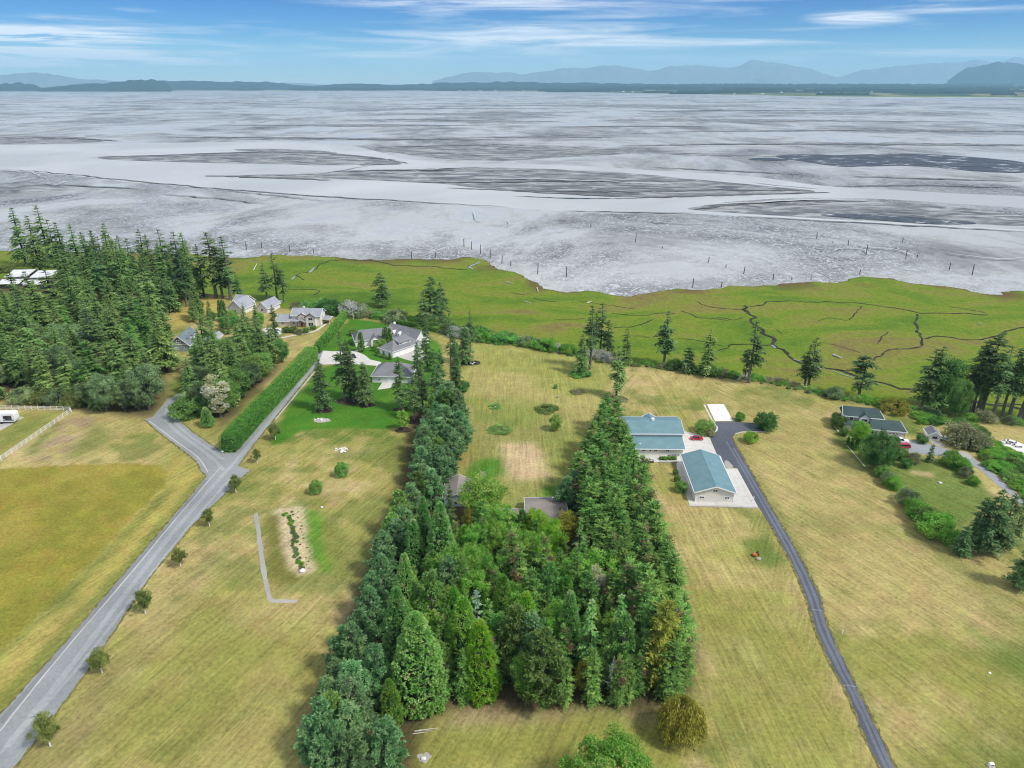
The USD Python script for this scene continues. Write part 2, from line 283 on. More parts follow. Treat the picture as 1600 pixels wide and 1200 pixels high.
# the well-watered lawn of the big house
lawn = mask([(420, 696), (434, 662), (459, 624), (482, 597), (502, 574), (560, 562), (500, 548), (547, 497), (600, 505), (662, 520), (690, 540), (690, 600), (632, 668), (600, 672), (540, 669), (470, 674), (440, 694)], 0.8, 0.35)
C = lerp(C, LAWN, lawn); C = lerp(C, LAWN * (1.6, 1.3, 1.6), lawn * 0.5 * sstep(nz(0.05, 41), 0.5, 0.7))
C = lerp(C, GREEN, 0.8 * mask([(425, 690), (440, 668), (620, 664), (615, 693)], 1.5) * (1 - lawn) * sstep(nz(0.16, 42), 0.33, 0.5))
C = lerp(C, OLIVE, 0.7 * mask([(470, 500), (540, 492), (497, 545), (470, 530)], 2)); C = lerp(C, STRAW, 0.6 * mask([(440, 535), (500, 515), (505, 520), (490, 540), (450, 550)], 1))
# garden plot left of the belt
C = lerp(C, OLIVE * 0.62, 0.95 * mask([(412, 812), (445, 800), (455, 880), (470, 915), (425, 918)], 1.2)); C = lerp(C, (0.48, 0.39, 0.24), 0.95 * mask([(432, 795), (474, 790), (490, 892), (468, 902), (452, 880)], 0.7, 0.5)); C = lerp(C, LAWN * 1.4, 0.85 * mask([(474, 796), (500, 797), (516, 890), (496, 900)], 1.0)); C = lerp(C, OLIVE, 0.5 * mask([(500, 797), (516, 797), (535, 890), (516, 892)], 2))
# central mown field
cen = mask([(722, 560), (745, 538), (800, 540), (905, 560), (960, 575), (935, 640), (890, 760), (885, 790), (790, 802), (740, 790), (690, 765), (735, 640)], 1.2)
C = lerp(C, C_CENTRAL, cen * 0.9); C = lerp(C, STRAW, cen * 0.7 * sstep(nz(0.035, 51), 0.45, 0.65)); C = lerp(C, GREEN, 0.45 * cen * mask([(700, 620), (910, 640), (890, 790), (700, 790)], 12))
C = lerp(C, (0.47, 0.35, 0.2), 0.92 * mask([(782, 693), (832, 692), (845, 705), (860, 746), (800, 750), (790, 735)], 1.6, 0.6)); C = lerp(C, LAWN * 1.1, 0.9 * mask([(722, 748), (740, 722), (755, 717), (784, 717), (787, 738), (768, 752)], 1.2, 0.5)); C = lerp(C, LAWN * 1.1, 0.9 * mask([(847, 782), (846, 764), (856, 757), (880, 757), (900, 785)], 1.0, 0.4)); C = lerp(C, (0.36, 0.2, 0.09), 0.55 * mask([(684, 768), (712, 710), (722, 700), (735, 712), (700, 765)], 2))
# right of the belt
C = lerp(C, OLIVE, 0.6 * mask([(1005, 730), (1050, 730), (1080, 795), (1185, 800), (1350, 1210), (1090, 1210)], 3) * sstep(nz(0.05, 61), 0.35, 0.6)); C = lerp(C, PALE, 0.9 * mask([(1008, 758), (1024, 762), (1045, 798), (1022, 796)], 1.4)); C = lerp(C, PALE, 0.7 * mask([(1050, 850), (1060, 850), (1100, 1050), (1084, 1050)], 1.6))
C = lerp(C, GREEN, 0.85 * mask([(1160, 842), (1205, 842), (1222, 872), (1212, 884), (1178, 884)], 1.2)); C = lerp(C, GREEN, 0.6 * mask([(1105, 1000), (1180, 1000), (1290, 1210), (1140, 1210)], 6) * sstep(nz(0.07, 62), 0.42, 0.6))
for q in ([(1148, 686), (1154, 684), (1222, 800), (1262, 880), (1292, 960), (1284, 965), (1250, 880), (1212, 800)], [(1296, 975), (1304, 975), (1335, 1050), (1385, 1135), (1376, 1140), (1322, 1050)]): C = lerp(C, GREEN, 0.75 * mask(q, 0.9, 0.4))
C = lerp(C, OLIVE * 0.8, 0.35 * mask([(1190, 800), (1200, 800), (1262, 950), (1275, 1000), (1345, 1160), (1330, 1160), (1262, 1000), (1250, 950)], 0.9, 0.4))
C = lerp(C, GREEN, 0.75 * mask([(1075, 626), (1098, 622), (1103, 640), (1080, 642)], 1, 0.4)); C = lerp(C, STRAW * 0.9, 0.5 * mask([(1100, 600), (1280, 640), (1420, 780), (1560, 990), (1300, 985), (1250, 860), (1150, 690)], 4))
C = lerp(C, OLIVE * 0.95, 0.75 * mask([(1300, 986), (1600, 1000), (1800, 1010), (1800, 1210), (1410, 1210)], 1.5) * sstep(nz(0.045, 63), 0.36, 0.6)); C = lerp(C, GREEN, 0.8 * mask([(1510, 1006), (1610, 1000), (1700, 1060), (1600, 1065)], 3)); C = lerp(C, GREEN * 0.9, 0.5 * mask([(1440, 1180), (1600, 1140), (1700, 1230), (1400, 1230)], 4)); C = lerp(C, GREEN, 0.6 * mask([(1375, 800), (1500, 870), (1640, 1000), (1600, 1000), (1490, 900)], 3))
C = lerp(C, C_GARDEN, 0.9 * mask([(1300, 660), (1330, 700), (1400, 760), (1490, 835), (1560, 790), (1518, 738), (1450, 712), (1400, 705), (1380, 690)], 1.2)); C = lerp(C, GREEN * 0.9, 0.85 * mask([(1300, 650), (1312, 650), (1330, 690), (1350, 715), (1380, 745), (1362, 745), (1320, 705), (1300, 690)], 1.0, 0.5)); C = lerp(C, PALE, 0.8 * mask([(1424, 734), (1458, 740), (1458, 747), (1424, 740)], 0.7, 0.3)); C = lerp(C, GREEN, 0.75 * mask([(1385, 640), (1430, 655), (1450, 680), (1420, 680), (1385, 655)], 1.2)); C = lerp(C, STRAW, 0.7 * mask([(1385, 638), (1440, 640), (1450, 655), (1420, 655)], 1.2)); C = lerp(C, STRAW, 0.8 * mask([(1520, 668), (1620, 672), (1640, 700), (1560, 690)], 2))
C = lerp(C, OLIVE, 0.9 * mask([(630, 1150), (700, 1120), (1040, 1110), (1090, 1210), (620, 1210)], 2)); C = lerp(C, (0.33, 0.25, 0.15), 0.7 * mask([(690, 1135), (720, 1105), (1030, 1108), (1040, 1120), (850, 1120)], 1.5))
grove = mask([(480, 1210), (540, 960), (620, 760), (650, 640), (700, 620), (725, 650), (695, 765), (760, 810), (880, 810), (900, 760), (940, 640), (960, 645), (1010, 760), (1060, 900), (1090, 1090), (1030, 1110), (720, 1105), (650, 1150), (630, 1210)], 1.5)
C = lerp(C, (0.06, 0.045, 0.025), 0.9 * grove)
C = lerp(C, (0.10, 0.11, 0.03), np.clip((sd + 3.0) / 5.0, 0, 1) * 0.9)
C = C * (0.88 + 0.24 * nz(0.3, 71, 2))[..., None]
# direction and strength of the mowing lines: (across, along, strength)
def field_dir(poly, deg, blur=3): return mask(poly, blur), deg
ang = np.full(X.shape, math.radians(64.0))
for poly, deg in (([(722, 560), (745, 538), (960, 575), (935, 640), (885, 800), (690, 790)], 90), ([(1000, 560), (1130, 640), (1160, 800), (1340, 1210), (1080, 1210), (1000, 760)], 94), ([(1100, 590), (1800, 690), (1800, 1250), (1400, 1250), (1150, 690)], 118), ([(330, 745), (640, 690), (560, 960), (470, 1210), (20, 1210)], 66), ([(-400, 760), (262, 735), (0, 1030)], 20)):
    ang = np.where(mask(poly, 0.1, 0) > 0.5, math.radians(deg), ang)
U, V = X * np.sin(ang) - Y * np.cos(ang), X * np.cos(ang) + Y * np.sin(ang)
amp = np.clip(1.0 - lawn - 0.8 * mead - 0.9 * np.clip(floor_, 0, 1), 0.08, 1)
keep = (sd < 17)[:-1, :-1].ravel() | (sd < 17)[1:, 1:].ravel()
mat('turf', {'c': ('attribute', {'attribute': 'turf_color'}), 's': ('attribute', {'attribute': 'mowing'}), 'g': ('geometry', {}), 'sp': ('separate_xyz', {}),
             'm': ('mapping', {'scale': (0.95, 0.06, 0.0)}), 'n1': ('noise_texture', {'scale': 1.0, 'detail': 7.0, 'roughness': 0.76, 'distortion': 0.9}),
             'mc': ('mapping', {'scale': (0.09, 0.33, 0.0), 'rotation': (0, 0, 0.12)}), 'nc': ('noise_texture', {'scale': 1.0, 'detail': 4.0, 'roughness': 0.65}),
             'n2': ('noise_texture', {'scale': 1.1, 'detail': 6.0, 'roughness': 0.8}), 'n3': ('noise_texture', {'scale': 0.13, 'detail': 4.0, 'roughness': 0.6, 'distortion': 0.5}),
             'a1': ('map_range', {'from_min': 0.28, 'from_max': 0.72, 'to_min': -0.38, 'to_max': 0.38, 'clamp': True}), 'a1c': ('map_range', {'from_min': 0.3, 'from_max': 0.7, 'to_min': -0.07, 'to_max': 0.07, 'clamp': True}), 'ac': ('math', {'math_type': 'add'}), 'a2': ('math', {'math_type': 'multiply'}),
             'a3': ('map_range', {'from_min': 0.25, 'from_max': 0.75, 'to_min': 0.5, 'to_max': 1.5, 'clamp': True}), 'a4': ('math', {'math_type': 'add'}),
             'v': ('vector_math', {'math_type': 'scale'}), 'hr': ('map_range', {'from_min': 0.3, 'from_max': 0.7, 'to_min': 0.487, 'to_max': 0.522, 'clamp': True}), 'h': ('hsv', {'saturation': 1.0}),
             'b': ('bump', {'strength': 0.35, 'distance': 0.15}), 'p': ('principled_bsdf', {'roughness': 0.9, 'specular_ior_level': 0.12})},
    [('s.vector', 'm.vector'), ('m.vector', 'n1.vector'), ('s.vector', 'mc.vector'), ('mc.vector', 'nc.vector'), ('g.position', 'n2.vector'), ('g.position', 'n3.vector'), ('n1.fac', 'a1.value'), ('nc.fac', 'a1c.value'), ('a1.result', 'ac.value1'), ('a1c.result', 'ac.value2'), ('ac.value', 'a2.value1'),
     ('s.vector', 'sp.vector'), ('sp.z', 'a2.value2'), ('n2.fac', 'a3.value'), ('a2.value', 'a4.value1'), ('a3.result', 'a4.value2'), ('c.color', 'v.vector1'), ('a4.value', 'v.scale'), ('n3.fac', 'hr.value'), ('hr.result', 'h.hue'), ('v.vector', 'h.color'),
     ('h.color', 'p.base_color'), ('n2.fac', 'b.height'), ('b.normal', 'p.normal')])
def compact(v, f, *extra):
    u, inv = np.unique(f, return_inverse=True); return (v[u], inv.reshape(f.shape)), [e[u] for e in extra]
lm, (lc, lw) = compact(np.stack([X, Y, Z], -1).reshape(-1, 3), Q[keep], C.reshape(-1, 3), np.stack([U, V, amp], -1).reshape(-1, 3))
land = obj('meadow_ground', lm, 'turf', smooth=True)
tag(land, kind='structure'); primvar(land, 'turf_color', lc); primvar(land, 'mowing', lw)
_cx, _cy = 70, 300
def ground_z(x, y):
    d, s = seg_dist(np.array([float(x)]), np.array([float(y)]), edge); t = min(1, max(0, (d[0] * s[0] - 1) / 13)); return max(-9.5 * t * t * (3 - 2 * t), MARSH_Z if d[0] * s[0] > 0 else -99)

# salt marsh: a low green shelf that ends in a ragged scarp
shore = np.vstack([[(-1500, 700), (-600, 600)], pts([(260, 396), (330, 399), (370, 402), (420, 399), (470, 398), (540, 402), (600, 406), (640, 404), (700, 404), (728, 401), (748, 404), (770, 412), (792, 422), (815, 428), (832, 440), (850, 450), (872, 456), (900, 455), (930, 455), (960, 461), (985, 462), (1010, 455), (1060, 452), (1100, 450), (1140, 447), (1200, 446), (1260, 442), (1315, 441), (1335, 437), (1340, 432), (1365, 431), (1395, 434), (1420, 440), (1480, 447), (1530, 455), (1552, 460), (1575, 456), (1620, 454), (1700, 452), (1900, 455)], MARSH_Z), [(1400, 470), (3000, 500)]])
mx, my = axis(-420, 640, 2.0, -1600, 3000), axis(225, 610, 2.0, 30, 720)
(MX, MY), MQ = grid(mx, my)
d1, s1 = seg_dist(MX, MY, shore)
sdm = d1 * s1 + (meshkit.fbm(np.stack([MX * 0.08, MY * 0.08, 0 * MX], -1), 4, 8) - 0.5) * 14
t1 = np.clip((sdm + 1.5) / 3.5, 0, 1); MZ = MARSH_Z - 1.2 * t1 + 0.12 * (meshkit.fbm(np.stack([MX * 0.05, MY * 0.05, 0 * MX], -1), 3, 9) - 0.5)
k1 = ((sdm < 6)[:-1, :-1] | (sdm < 6)[1:, 1:]).ravel()
mat('marsh_grass', {'g': ('geometry', {}), 'm': ('mapping', {'scale': (0.012, 0.022, 0.01), 'rotation': (0, 0, 0.25)}), 'n': ('noise_texture', {'scale': 1.0, 'detail': 6.0, 'roughness': 0.62, 'distortion': 0.8}), 'n2': ('noise_texture', {'scale': 0.5, 'detail': 5.0, 'roughness': 0.7}),
                    'e': ('attribute', {'attribute': 'rim'}), 'r': ('rgb_ramp', {'ramp': C_MARSH}), 'rim': ('mix_color', {'b': (0.12, 0.085, 0.035)}),
                    'f': ('map_range', {'from_min': 0.25, 'from_max': 0.75, 'to_min': 0.7, 'to_max': 1.3, 'clamp': True}), 'v': ('vector_math', {'math_type': 'scale'}), 'p': ('principled_bsdf', {'roughness': 0.9, 'specular_ior_level': 0.1})},
    [('g.position', 'm.vector'), ('m.vector', 'n.vector'), ('g.position', 'n2.vector'), ('n.fac', 'r.fac'), ('n2.fac', 'f.value'), ('r.color', 'v.vector1'), ('f.result', 'v.scale'), ('v.vector', 'rim.a'), ('e.fac', 'rim.fac'), ('rim.result', 'p.base_color')])
rim = np.clip((sdm + 22) / 22, 0, 1) * sstep(meshkit.fbm(np.stack([MX * 0.04, MY * 0.04, 0 * MX], -1), 4, 10), 0.4, 0.62); mm_, (rim_,) = compact(np.stack([MX, MY, MZ], -1).reshape(-1, 3), MQ[k1], np.clip(rim + (sdm > -1.5) * 0.8, 0, 1).ravel())
marsh = obj('salt_marsh', mm_, 'marsh_grass', smooth=True); tag(marsh, kind='structure'); primvar(marsh, 'rim', rim_)
# tidal creeks winding through it
mat('creek_mud', {'g': ('geometry', {}), 'n': ('noise_texture', {'scale': 0.35, 'detail': 5.0}), 'r': ('rgb_ramp', {'ramp': [(0.35, (0.02, 0.021, 0.016)), (0.58, (0.045, 0.045, 0.035)), (0.75, (0.12, 0.12, 0.1))]}), 'p': ('principled_bsdf', {'roughness': 0.9, 'specular_ior_level': 0.15})}, [('g.position', 'n.vector'), ('n.fac', 'r.fac'), ('r.color', 'p.base_color')])
plain('creek_water', (0.33, 0.34, 0.33), rough=0.15, var=0.1)
def creek(px, w, seed, mate='creek_mud', lift=0.14, name='tidal_creek'):
    p = pts(px, MARSH_Z); r = np.random.default_rng(seed)
    p = resample(smooth_line(p, 1), 5.0); p = p + r.normal(0, 1.3, p.shape) * min(1.5, w * 0.55); p = smooth_line(p, 1)
    tag(obj(name, ribbon(p, w * 0.68, MARSH_Z + lift, 0.6, seed), mate), kind='structure')
for i, (px, w) in enumerate([([(1168, 478), (1165, 490), (1178, 503), (1195, 520), (1207, 540), (1225, 548), (1245, 563), (1280, 575), (1305, 579), (1335, 590), (1375, 600), (1412, 606), (1450, 612), (1520, 628), (1600, 638), (1700, 650)], 2.6), ([(1160, 495), (1150, 502), (1135, 498), (1118, 497)], 1.0), ([(1205, 541), (1180, 538), (1150, 540), (1132, 541), (1122, 550)], 1.3),
        ([(1168, 478), (1190, 476), (1205, 470), (1250, 472), (1290, 472), (1340, 474), (1390, 480), (1425, 486), (1445, 492), (1490, 488), (1540, 492)], 1.5), ([(1090, 472), (1105, 480), (1130, 482), (1168, 485)], 0.9), ([(1065, 487), (1085, 493), (1092, 499), (1112, 496), (1140, 502)], 0.9), ([(955, 490), (980, 492), (1010, 494), (1032, 488), (1055, 490)], 1.0), ([(958, 511), (980, 513), (1000, 510), (1010, 503), (1020, 498)], 1.1), ([(968, 524), (1000, 525), (1018, 528)], 0.7),
        ([(1432, 492), (1430, 508), (1436, 520), (1440, 532), (1445, 540), (1428, 547), (1400, 545), (1382, 548), (1378, 556), (1362, 562)], 1.7), ([(1445, 530), (1455, 525), (1470, 526), (1500, 530), (1530, 532), (1560, 524), (1575, 516), (1610, 512)], 1.6), ([(1388, 518), (1380, 526), (1372, 536)], 0.9), ([(1330, 500), (1340, 490), (1346, 478)], 1.0), ([(1275, 502), (1290, 496), (1310, 499), (1325, 502)], 0.6), ([(1480, 478), (1510, 484), (1540, 488)], 0.8),
        ([(500, 412), (495, 420), (488, 424), (470, 428), (458, 432)], 1.4), ([(500, 412), (520, 406), (560, 406), (600, 410), (630, 416), (670, 415), (705, 420), (730, 422)], 1.8), ([(462, 431), (472, 434), (474, 438)], 1.3), ([(450, 452), (480, 452), (500, 453), (500, 458), (490, 461)], 1.0), ([(800, 458), (815, 461), (830, 459)], 0.8), ([(835, 466), (850, 470), (870, 472)], 0.8), ([(905, 470), (940, 476), (990, 482)], 0.6), ([(1215, 515), (1222, 522)], 0.5), ([(1560, 630), (1600, 634), (1650, 640)], 1.8), ([(1305, 578), (1350, 580), (1362, 562)], 0.7), ([(870, 498), (890, 500), (915, 497)], 0.6), ([(1280, 535), (1310, 540), (1345, 552)], 0.5), ([(1060, 528), (1080, 530), (1105, 535), (1130, 541)], 0.7)]):
    creek(px, w, 100 + i)
for i, (px, w) in enumerate([([(495, 419), (490, 424), (486, 424)], 2.6), ([(730, 422), (738, 416), (746, 410)], 2.5), ([(460, 431), (456, 436)], 2.0), ([(1240, 562), (1262, 570), (1282, 577)], 0.8), ([(1300, 580), (1340, 592), (1368, 600)], 0.9), ([(1200, 540), (1210, 543)], 1.6)]):
    creek(px, w, 160 + i, 'creek_water', 0.2, 'creek_pool')

# tidal flats out to the far shore
ty = np.concatenate([np.arange(-3000, 200, 400), 200 + np.cumsum(np.geomspace(3, 160, 430))]); ty = ty[ty < 26000]
tx = np.sinh(np.linspace(-5.2, 5.2, 420)); tx = tx / tx.max() * 26000
(TX, TY), TQ = grid(tx, ty)
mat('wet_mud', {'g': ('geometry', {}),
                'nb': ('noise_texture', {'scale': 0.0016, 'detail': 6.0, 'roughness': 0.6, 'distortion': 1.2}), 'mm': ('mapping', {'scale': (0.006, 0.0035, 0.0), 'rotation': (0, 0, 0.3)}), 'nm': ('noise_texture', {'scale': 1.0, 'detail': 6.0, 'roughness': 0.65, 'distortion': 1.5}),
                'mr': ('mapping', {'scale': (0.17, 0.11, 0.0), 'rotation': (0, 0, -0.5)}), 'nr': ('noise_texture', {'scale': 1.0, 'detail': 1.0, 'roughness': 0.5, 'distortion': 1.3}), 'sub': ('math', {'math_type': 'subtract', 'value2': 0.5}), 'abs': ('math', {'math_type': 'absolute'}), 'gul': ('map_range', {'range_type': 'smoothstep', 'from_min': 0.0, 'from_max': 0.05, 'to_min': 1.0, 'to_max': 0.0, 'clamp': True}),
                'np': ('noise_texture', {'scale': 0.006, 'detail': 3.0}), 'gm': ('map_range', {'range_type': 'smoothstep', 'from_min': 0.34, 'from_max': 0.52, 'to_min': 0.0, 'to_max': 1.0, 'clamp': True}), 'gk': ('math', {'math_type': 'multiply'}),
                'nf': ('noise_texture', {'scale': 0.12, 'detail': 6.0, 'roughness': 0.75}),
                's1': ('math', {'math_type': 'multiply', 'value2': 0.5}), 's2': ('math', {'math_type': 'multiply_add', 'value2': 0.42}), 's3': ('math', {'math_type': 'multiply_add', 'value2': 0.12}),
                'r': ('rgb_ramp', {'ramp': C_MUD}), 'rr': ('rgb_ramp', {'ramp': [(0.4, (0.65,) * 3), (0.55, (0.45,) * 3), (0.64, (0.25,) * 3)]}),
                'gc': ('mix_color', {'b': C_GULLY_SHEEN}), 'gr': ('mix_float', {'b': 0.12}), 'bp': ('bump', {'strength': 0.25, 'distance': 0.3}), 'p': ('principled_bsdf', {})},  # gully gleam is mixed in as colour
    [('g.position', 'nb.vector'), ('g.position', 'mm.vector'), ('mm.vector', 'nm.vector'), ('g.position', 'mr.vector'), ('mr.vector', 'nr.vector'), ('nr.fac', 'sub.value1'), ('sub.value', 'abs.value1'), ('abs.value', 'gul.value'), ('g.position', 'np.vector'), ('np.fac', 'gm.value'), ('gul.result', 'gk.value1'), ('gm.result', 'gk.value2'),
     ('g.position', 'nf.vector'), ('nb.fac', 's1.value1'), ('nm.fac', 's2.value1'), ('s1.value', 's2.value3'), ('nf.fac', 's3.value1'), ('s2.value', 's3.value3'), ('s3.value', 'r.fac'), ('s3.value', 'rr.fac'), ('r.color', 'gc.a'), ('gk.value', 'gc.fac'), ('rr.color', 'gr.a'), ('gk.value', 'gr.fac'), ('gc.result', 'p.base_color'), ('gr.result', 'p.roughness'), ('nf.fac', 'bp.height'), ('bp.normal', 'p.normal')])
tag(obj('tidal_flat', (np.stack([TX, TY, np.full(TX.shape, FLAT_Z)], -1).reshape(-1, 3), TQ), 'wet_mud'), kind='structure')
mat('shallow_water', {'g': ('geometry', {}), 'n': ('noise_texture', {'scale': 0.004, 'detail': 5.0, 'distortion': 0.6}), 'r': ('rgb_ramp', {'ramp': C_WATER_SHEEN}), 'n2': ('noise_texture', {'scale': 0.5, 'detail': 3.0}), 'b': ('bump', {'strength': 0.04, 'distance': 0.1}), 'p': ('principled_bsdf', {'roughness': 0.38, 'ior': 1.33})},  # the pale colour ramp holds most of the sky reflection
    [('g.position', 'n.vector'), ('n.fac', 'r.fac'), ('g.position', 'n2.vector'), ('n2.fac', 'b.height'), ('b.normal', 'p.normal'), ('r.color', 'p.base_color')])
mat('dark_mud', {'g': ('geometry', {}), 'm': ('mapping', {'scale': (0.02, 0.045, 0.0), 'rotation': (0, 0, 0.2)}), 'n': ('noise_texture', {'scale': 1.0, 'detail': 6.0, 'roughness': 0.65, 'distortion': 1.0}), 'r': ('rgb_ramp', {'ramp': C_DARKMUD}), 'p': ('principled_bsdf', {'roughness': 0.5})}, [('g.position', 'm.vector'), ('m.vector', 'n.vector'), ('n.fac', 'r.fac'), ('r.color', 'p.base_color')])
mat('eelgrass', {'g': ('geometry', {}), 'n': ('noise_texture', {'scale': 0.03, 'detail': 6.0, 'roughness': 0.7}), 'r': ('rgb_ramp', {'ramp': [(0.45, (0.02, 0.028, 0.03)), (0.58, (0.06, 0.07, 0.07)), (0.63, (0.4, 0.42, 0.42))]}), 'p': ('principled_bsdf', {'roughness': 0.5})}, [('g.position', 'n.vector'), ('n.fac', 'r.fac'), ('r.color', 'p.base_color')])
def flat_sheet(name, px, mate, lift, rag=0.02, seed=0):
    p = pts(px, FLAT_Z); p = smooth_loop(p, 2); q = densify(p, 12.0)
    dist = np.linalg.norm(q, axis=1); n1 = meshkit.fbm(np.column_stack([q * 0.02, np.full(len(q), seed)]), 4, 3) - 0.5; n2 = meshkit.fbm(np.column_stack([q * 0.02, np.full(len(q), seed)]), 4, 4) - 0.5
    q = q + np.column_stack([n1, n2]) * (dist * rag)[:, None]
    tag(obj(name, slab(Polygon(q).buffer(0), FLAT_Z - 0.02, FLAT_Z + lift), mate), kind='structure')
W_, B_ = 'tidal_channel', 'mud_bar'
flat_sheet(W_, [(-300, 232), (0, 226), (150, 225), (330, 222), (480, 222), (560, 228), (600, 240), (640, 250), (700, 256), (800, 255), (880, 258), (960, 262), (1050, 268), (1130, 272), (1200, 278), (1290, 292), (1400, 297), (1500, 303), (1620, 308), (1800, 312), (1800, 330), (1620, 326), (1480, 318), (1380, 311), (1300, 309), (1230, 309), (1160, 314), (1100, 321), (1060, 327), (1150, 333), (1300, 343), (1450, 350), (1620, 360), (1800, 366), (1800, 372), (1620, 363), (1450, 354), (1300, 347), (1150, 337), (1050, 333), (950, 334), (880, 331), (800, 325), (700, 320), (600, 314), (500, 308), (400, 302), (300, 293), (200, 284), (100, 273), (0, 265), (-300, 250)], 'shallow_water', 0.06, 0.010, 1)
for i, q in enumerate([[(135, 247), (180, 243), (290, 242), (400, 236), (500, 239), (560, 242), (600, 249), (637, 256), (560, 258), (480, 258), (400, 256), (300, 254), (200, 251)], [(700, 262), (800, 262), (900, 266), (1000, 272), (1100, 281), (1200, 291), (1300, 301), (1200, 304), (1100, 306), (1000, 309), (900, 304), (800, 299), (720, 290), (650, 285), (560, 281), (420, 277), (320, 275), (420, 273), (560, 268)], [(1078, 328), (1150, 319), (1250, 313), (1330, 314), (1450, 318), (1540, 330), (1640, 342), (1640, 354), (1480, 349), (1300, 342), (1150, 333)], [(340, 234), (440, 232), (500, 235), (540, 240), (480, 239)]]):
    flat_sheet(B_, q, 'dark_mud', 0.16 + 0.02 * i, 0.016, 20 + i)
for i, q in enumerate([[(545, 226), (580, 231), (640, 228), (800, 225), (1000, 232), (1000, 240), (900, 244), (800, 252), (700, 250), (620, 240)], [(240, 214), (400, 213), (600, 216), (820, 218), (600, 220), (400, 219)], [(-20, 213), (100, 213), (190, 221), (130, 224), (-20, 226)], [(730, 214), (900, 213), (960, 215), (820, 217)], [(1000, 238), (1120, 240), (1250, 243), (1120, 246)], [(970, 226), (1250, 222), (1620, 225), (1620, 229), (1300, 227)], [(1050, 205), (1350, 202), (1620, 204), (1620, 207), (1350, 206)], [(350, 196), (560, 194), (760, 196), (560, 199)], [(500, 178), (700, 176), (900, 179), (700, 181)], [(900, 188), (1100, 185), (1380, 188), (1100, 191)], [(720, 164), (1000, 163), (1250, 166), (1000, 168)], [(-20, 287), (60, 285), (130, 294), (60, 302), (-20, 303)], [(560, 189), (760, 188), (900, 190), (760, 192)], [(1120, 176), (1300, 174), (1620, 177), (1300, 180)]]):
    flat_sheet(B_, q, 'dark_mud', 0.16 + 0.015 * i, 0.03, 40 + i)
for i, q in enumerate([[(1195, 244), (1260, 241), (1330, 243), (1400, 239), (1460, 241), (1540, 247), (1620, 256), (1620, 271), (1540, 270), (1470, 262), (1400, 258), (1330, 262), (1290, 258)], [(1260, 336), (1340, 334), (1440, 340), (1545, 350), (1480, 352), (1380, 345)], [(1160, 249), (1200, 246), (1240, 250), (1200, 252)]]):
    flat_sheet('eelgrass_bed', q, 'eelgrass', 0.5, 0.012, 60 + i)

mat('mud_edge', {'g': ('geometry', {}), 'n': ('noise_texture', {'scale': 0.03, 'detail': 5.0}), 'r': ('rgb_ramp', {'ramp': [(0.35, (0.075, 0.078, 0.072)), (0.6, (0.15, 0.155, 0.145))]}), 'p': ('principled_bsdf', {'roughness': 0.6})}, [('g.position', 'n.vector'), ('n.fac', 'r.fac'), ('r.color', 'p.base_color')])
def mud_line(px, w, mate='mud_edge', lift=0.6, seed=0, name='mud_bank'):
    p = resample(smooth_line(pts(px, FLAT_Z), 2), 14.0); k = np.sin(np.linspace(0, np.pi, len(p))) ** 0.5; g = np.random.default_rng(seed); p = p + g.normal(0, 1, p.shape) * np.linalg.norm(p, axis=1)[:, None] * 0.002; p = smooth_line(p, 1); k = np.interp(np.linspace(0, 1, len(p)), np.linspace(0, 1, len(k)), k)
    tag(obj(name, ribbon(p, np.maximum(w * k, 0.4), FLAT_Z + lift, 0.5, seed), mate), kind='structure')
for i, (px, w) in enumerate([([(140, 246), (250, 243), (400, 237), (520, 240), (600, 248), (637, 256)], 16), ([(560, 258), (600, 257), (637, 256)], 14), ([(320, 275), (420, 278), (520, 282)], 14), ([(800, 299), (900, 304), (1000, 309), (1100, 306), (1200, 303), (1300, 301)], 12), ([(700, 294), (800, 298), (1000, 300), (1150, 296), (1270, 299)], 12), ([(1080, 328), (1150, 319), (1250, 313), (1330, 315)], 10), ([(0, 264), (100, 272), (200, 283), (300, 292), (450, 304), (600, 313), (700, 319), (800, 324)], 5), ([(880, 330), (1000, 333), (1080, 334)], 4), ([(1150, 338), (1300, 347), (1450, 354), (1620, 364)], 4), ([(250, 214), (400, 215.5), (600, 218), (820, 219)], 22), ([(580, 231), (680, 228), (800, 226)], 14), ([(730, 214.5), (850, 214), (960, 215.5)], 20), ([(1050, 206), (1300, 204), (1600, 206)], 22), ([(970, 228), (1200, 225), (1600, 228)], 18), ([(350, 196), (600, 195), (760, 196.5)], 25), ([(530, 188), (640, 187), (760, 189)], 35), ([(860, 199), (1000, 197), (1150, 199)], 25), ([(1180, 190), (1320, 189), (1500, 191)], 25), ([(600, 170), (780, 169), (900, 170)], 45), ([(1000, 174), (1200, 172), (1400, 174)], 40), ([(640, 285), (760, 286), (900, 283), (1050, 284)], 8), ([(520, 268), (620, 266), (760, 266)], 10), ([(60, 288), (140, 292), (220, 296)], 6), ([(250, 305), (330, 310), (420, 320)], 4), ([(330, 296), (420, 306), (520, 316)], 3), ([(1020, 262), (1150, 268), (1260, 274)], 9), ([(1330, 276), (1450, 280), (1600, 284)], 9), ([(1300, 292), (1450, 290), (1600, 294)], 7), ([(1370, 255), (1450, 258), (1560, 262)], 8), ([(0, 217), (90, 215), (190, 221)], 18)]): mud_line(px, w, seed=300 + i, lift=0.6 + 0.02 * i)
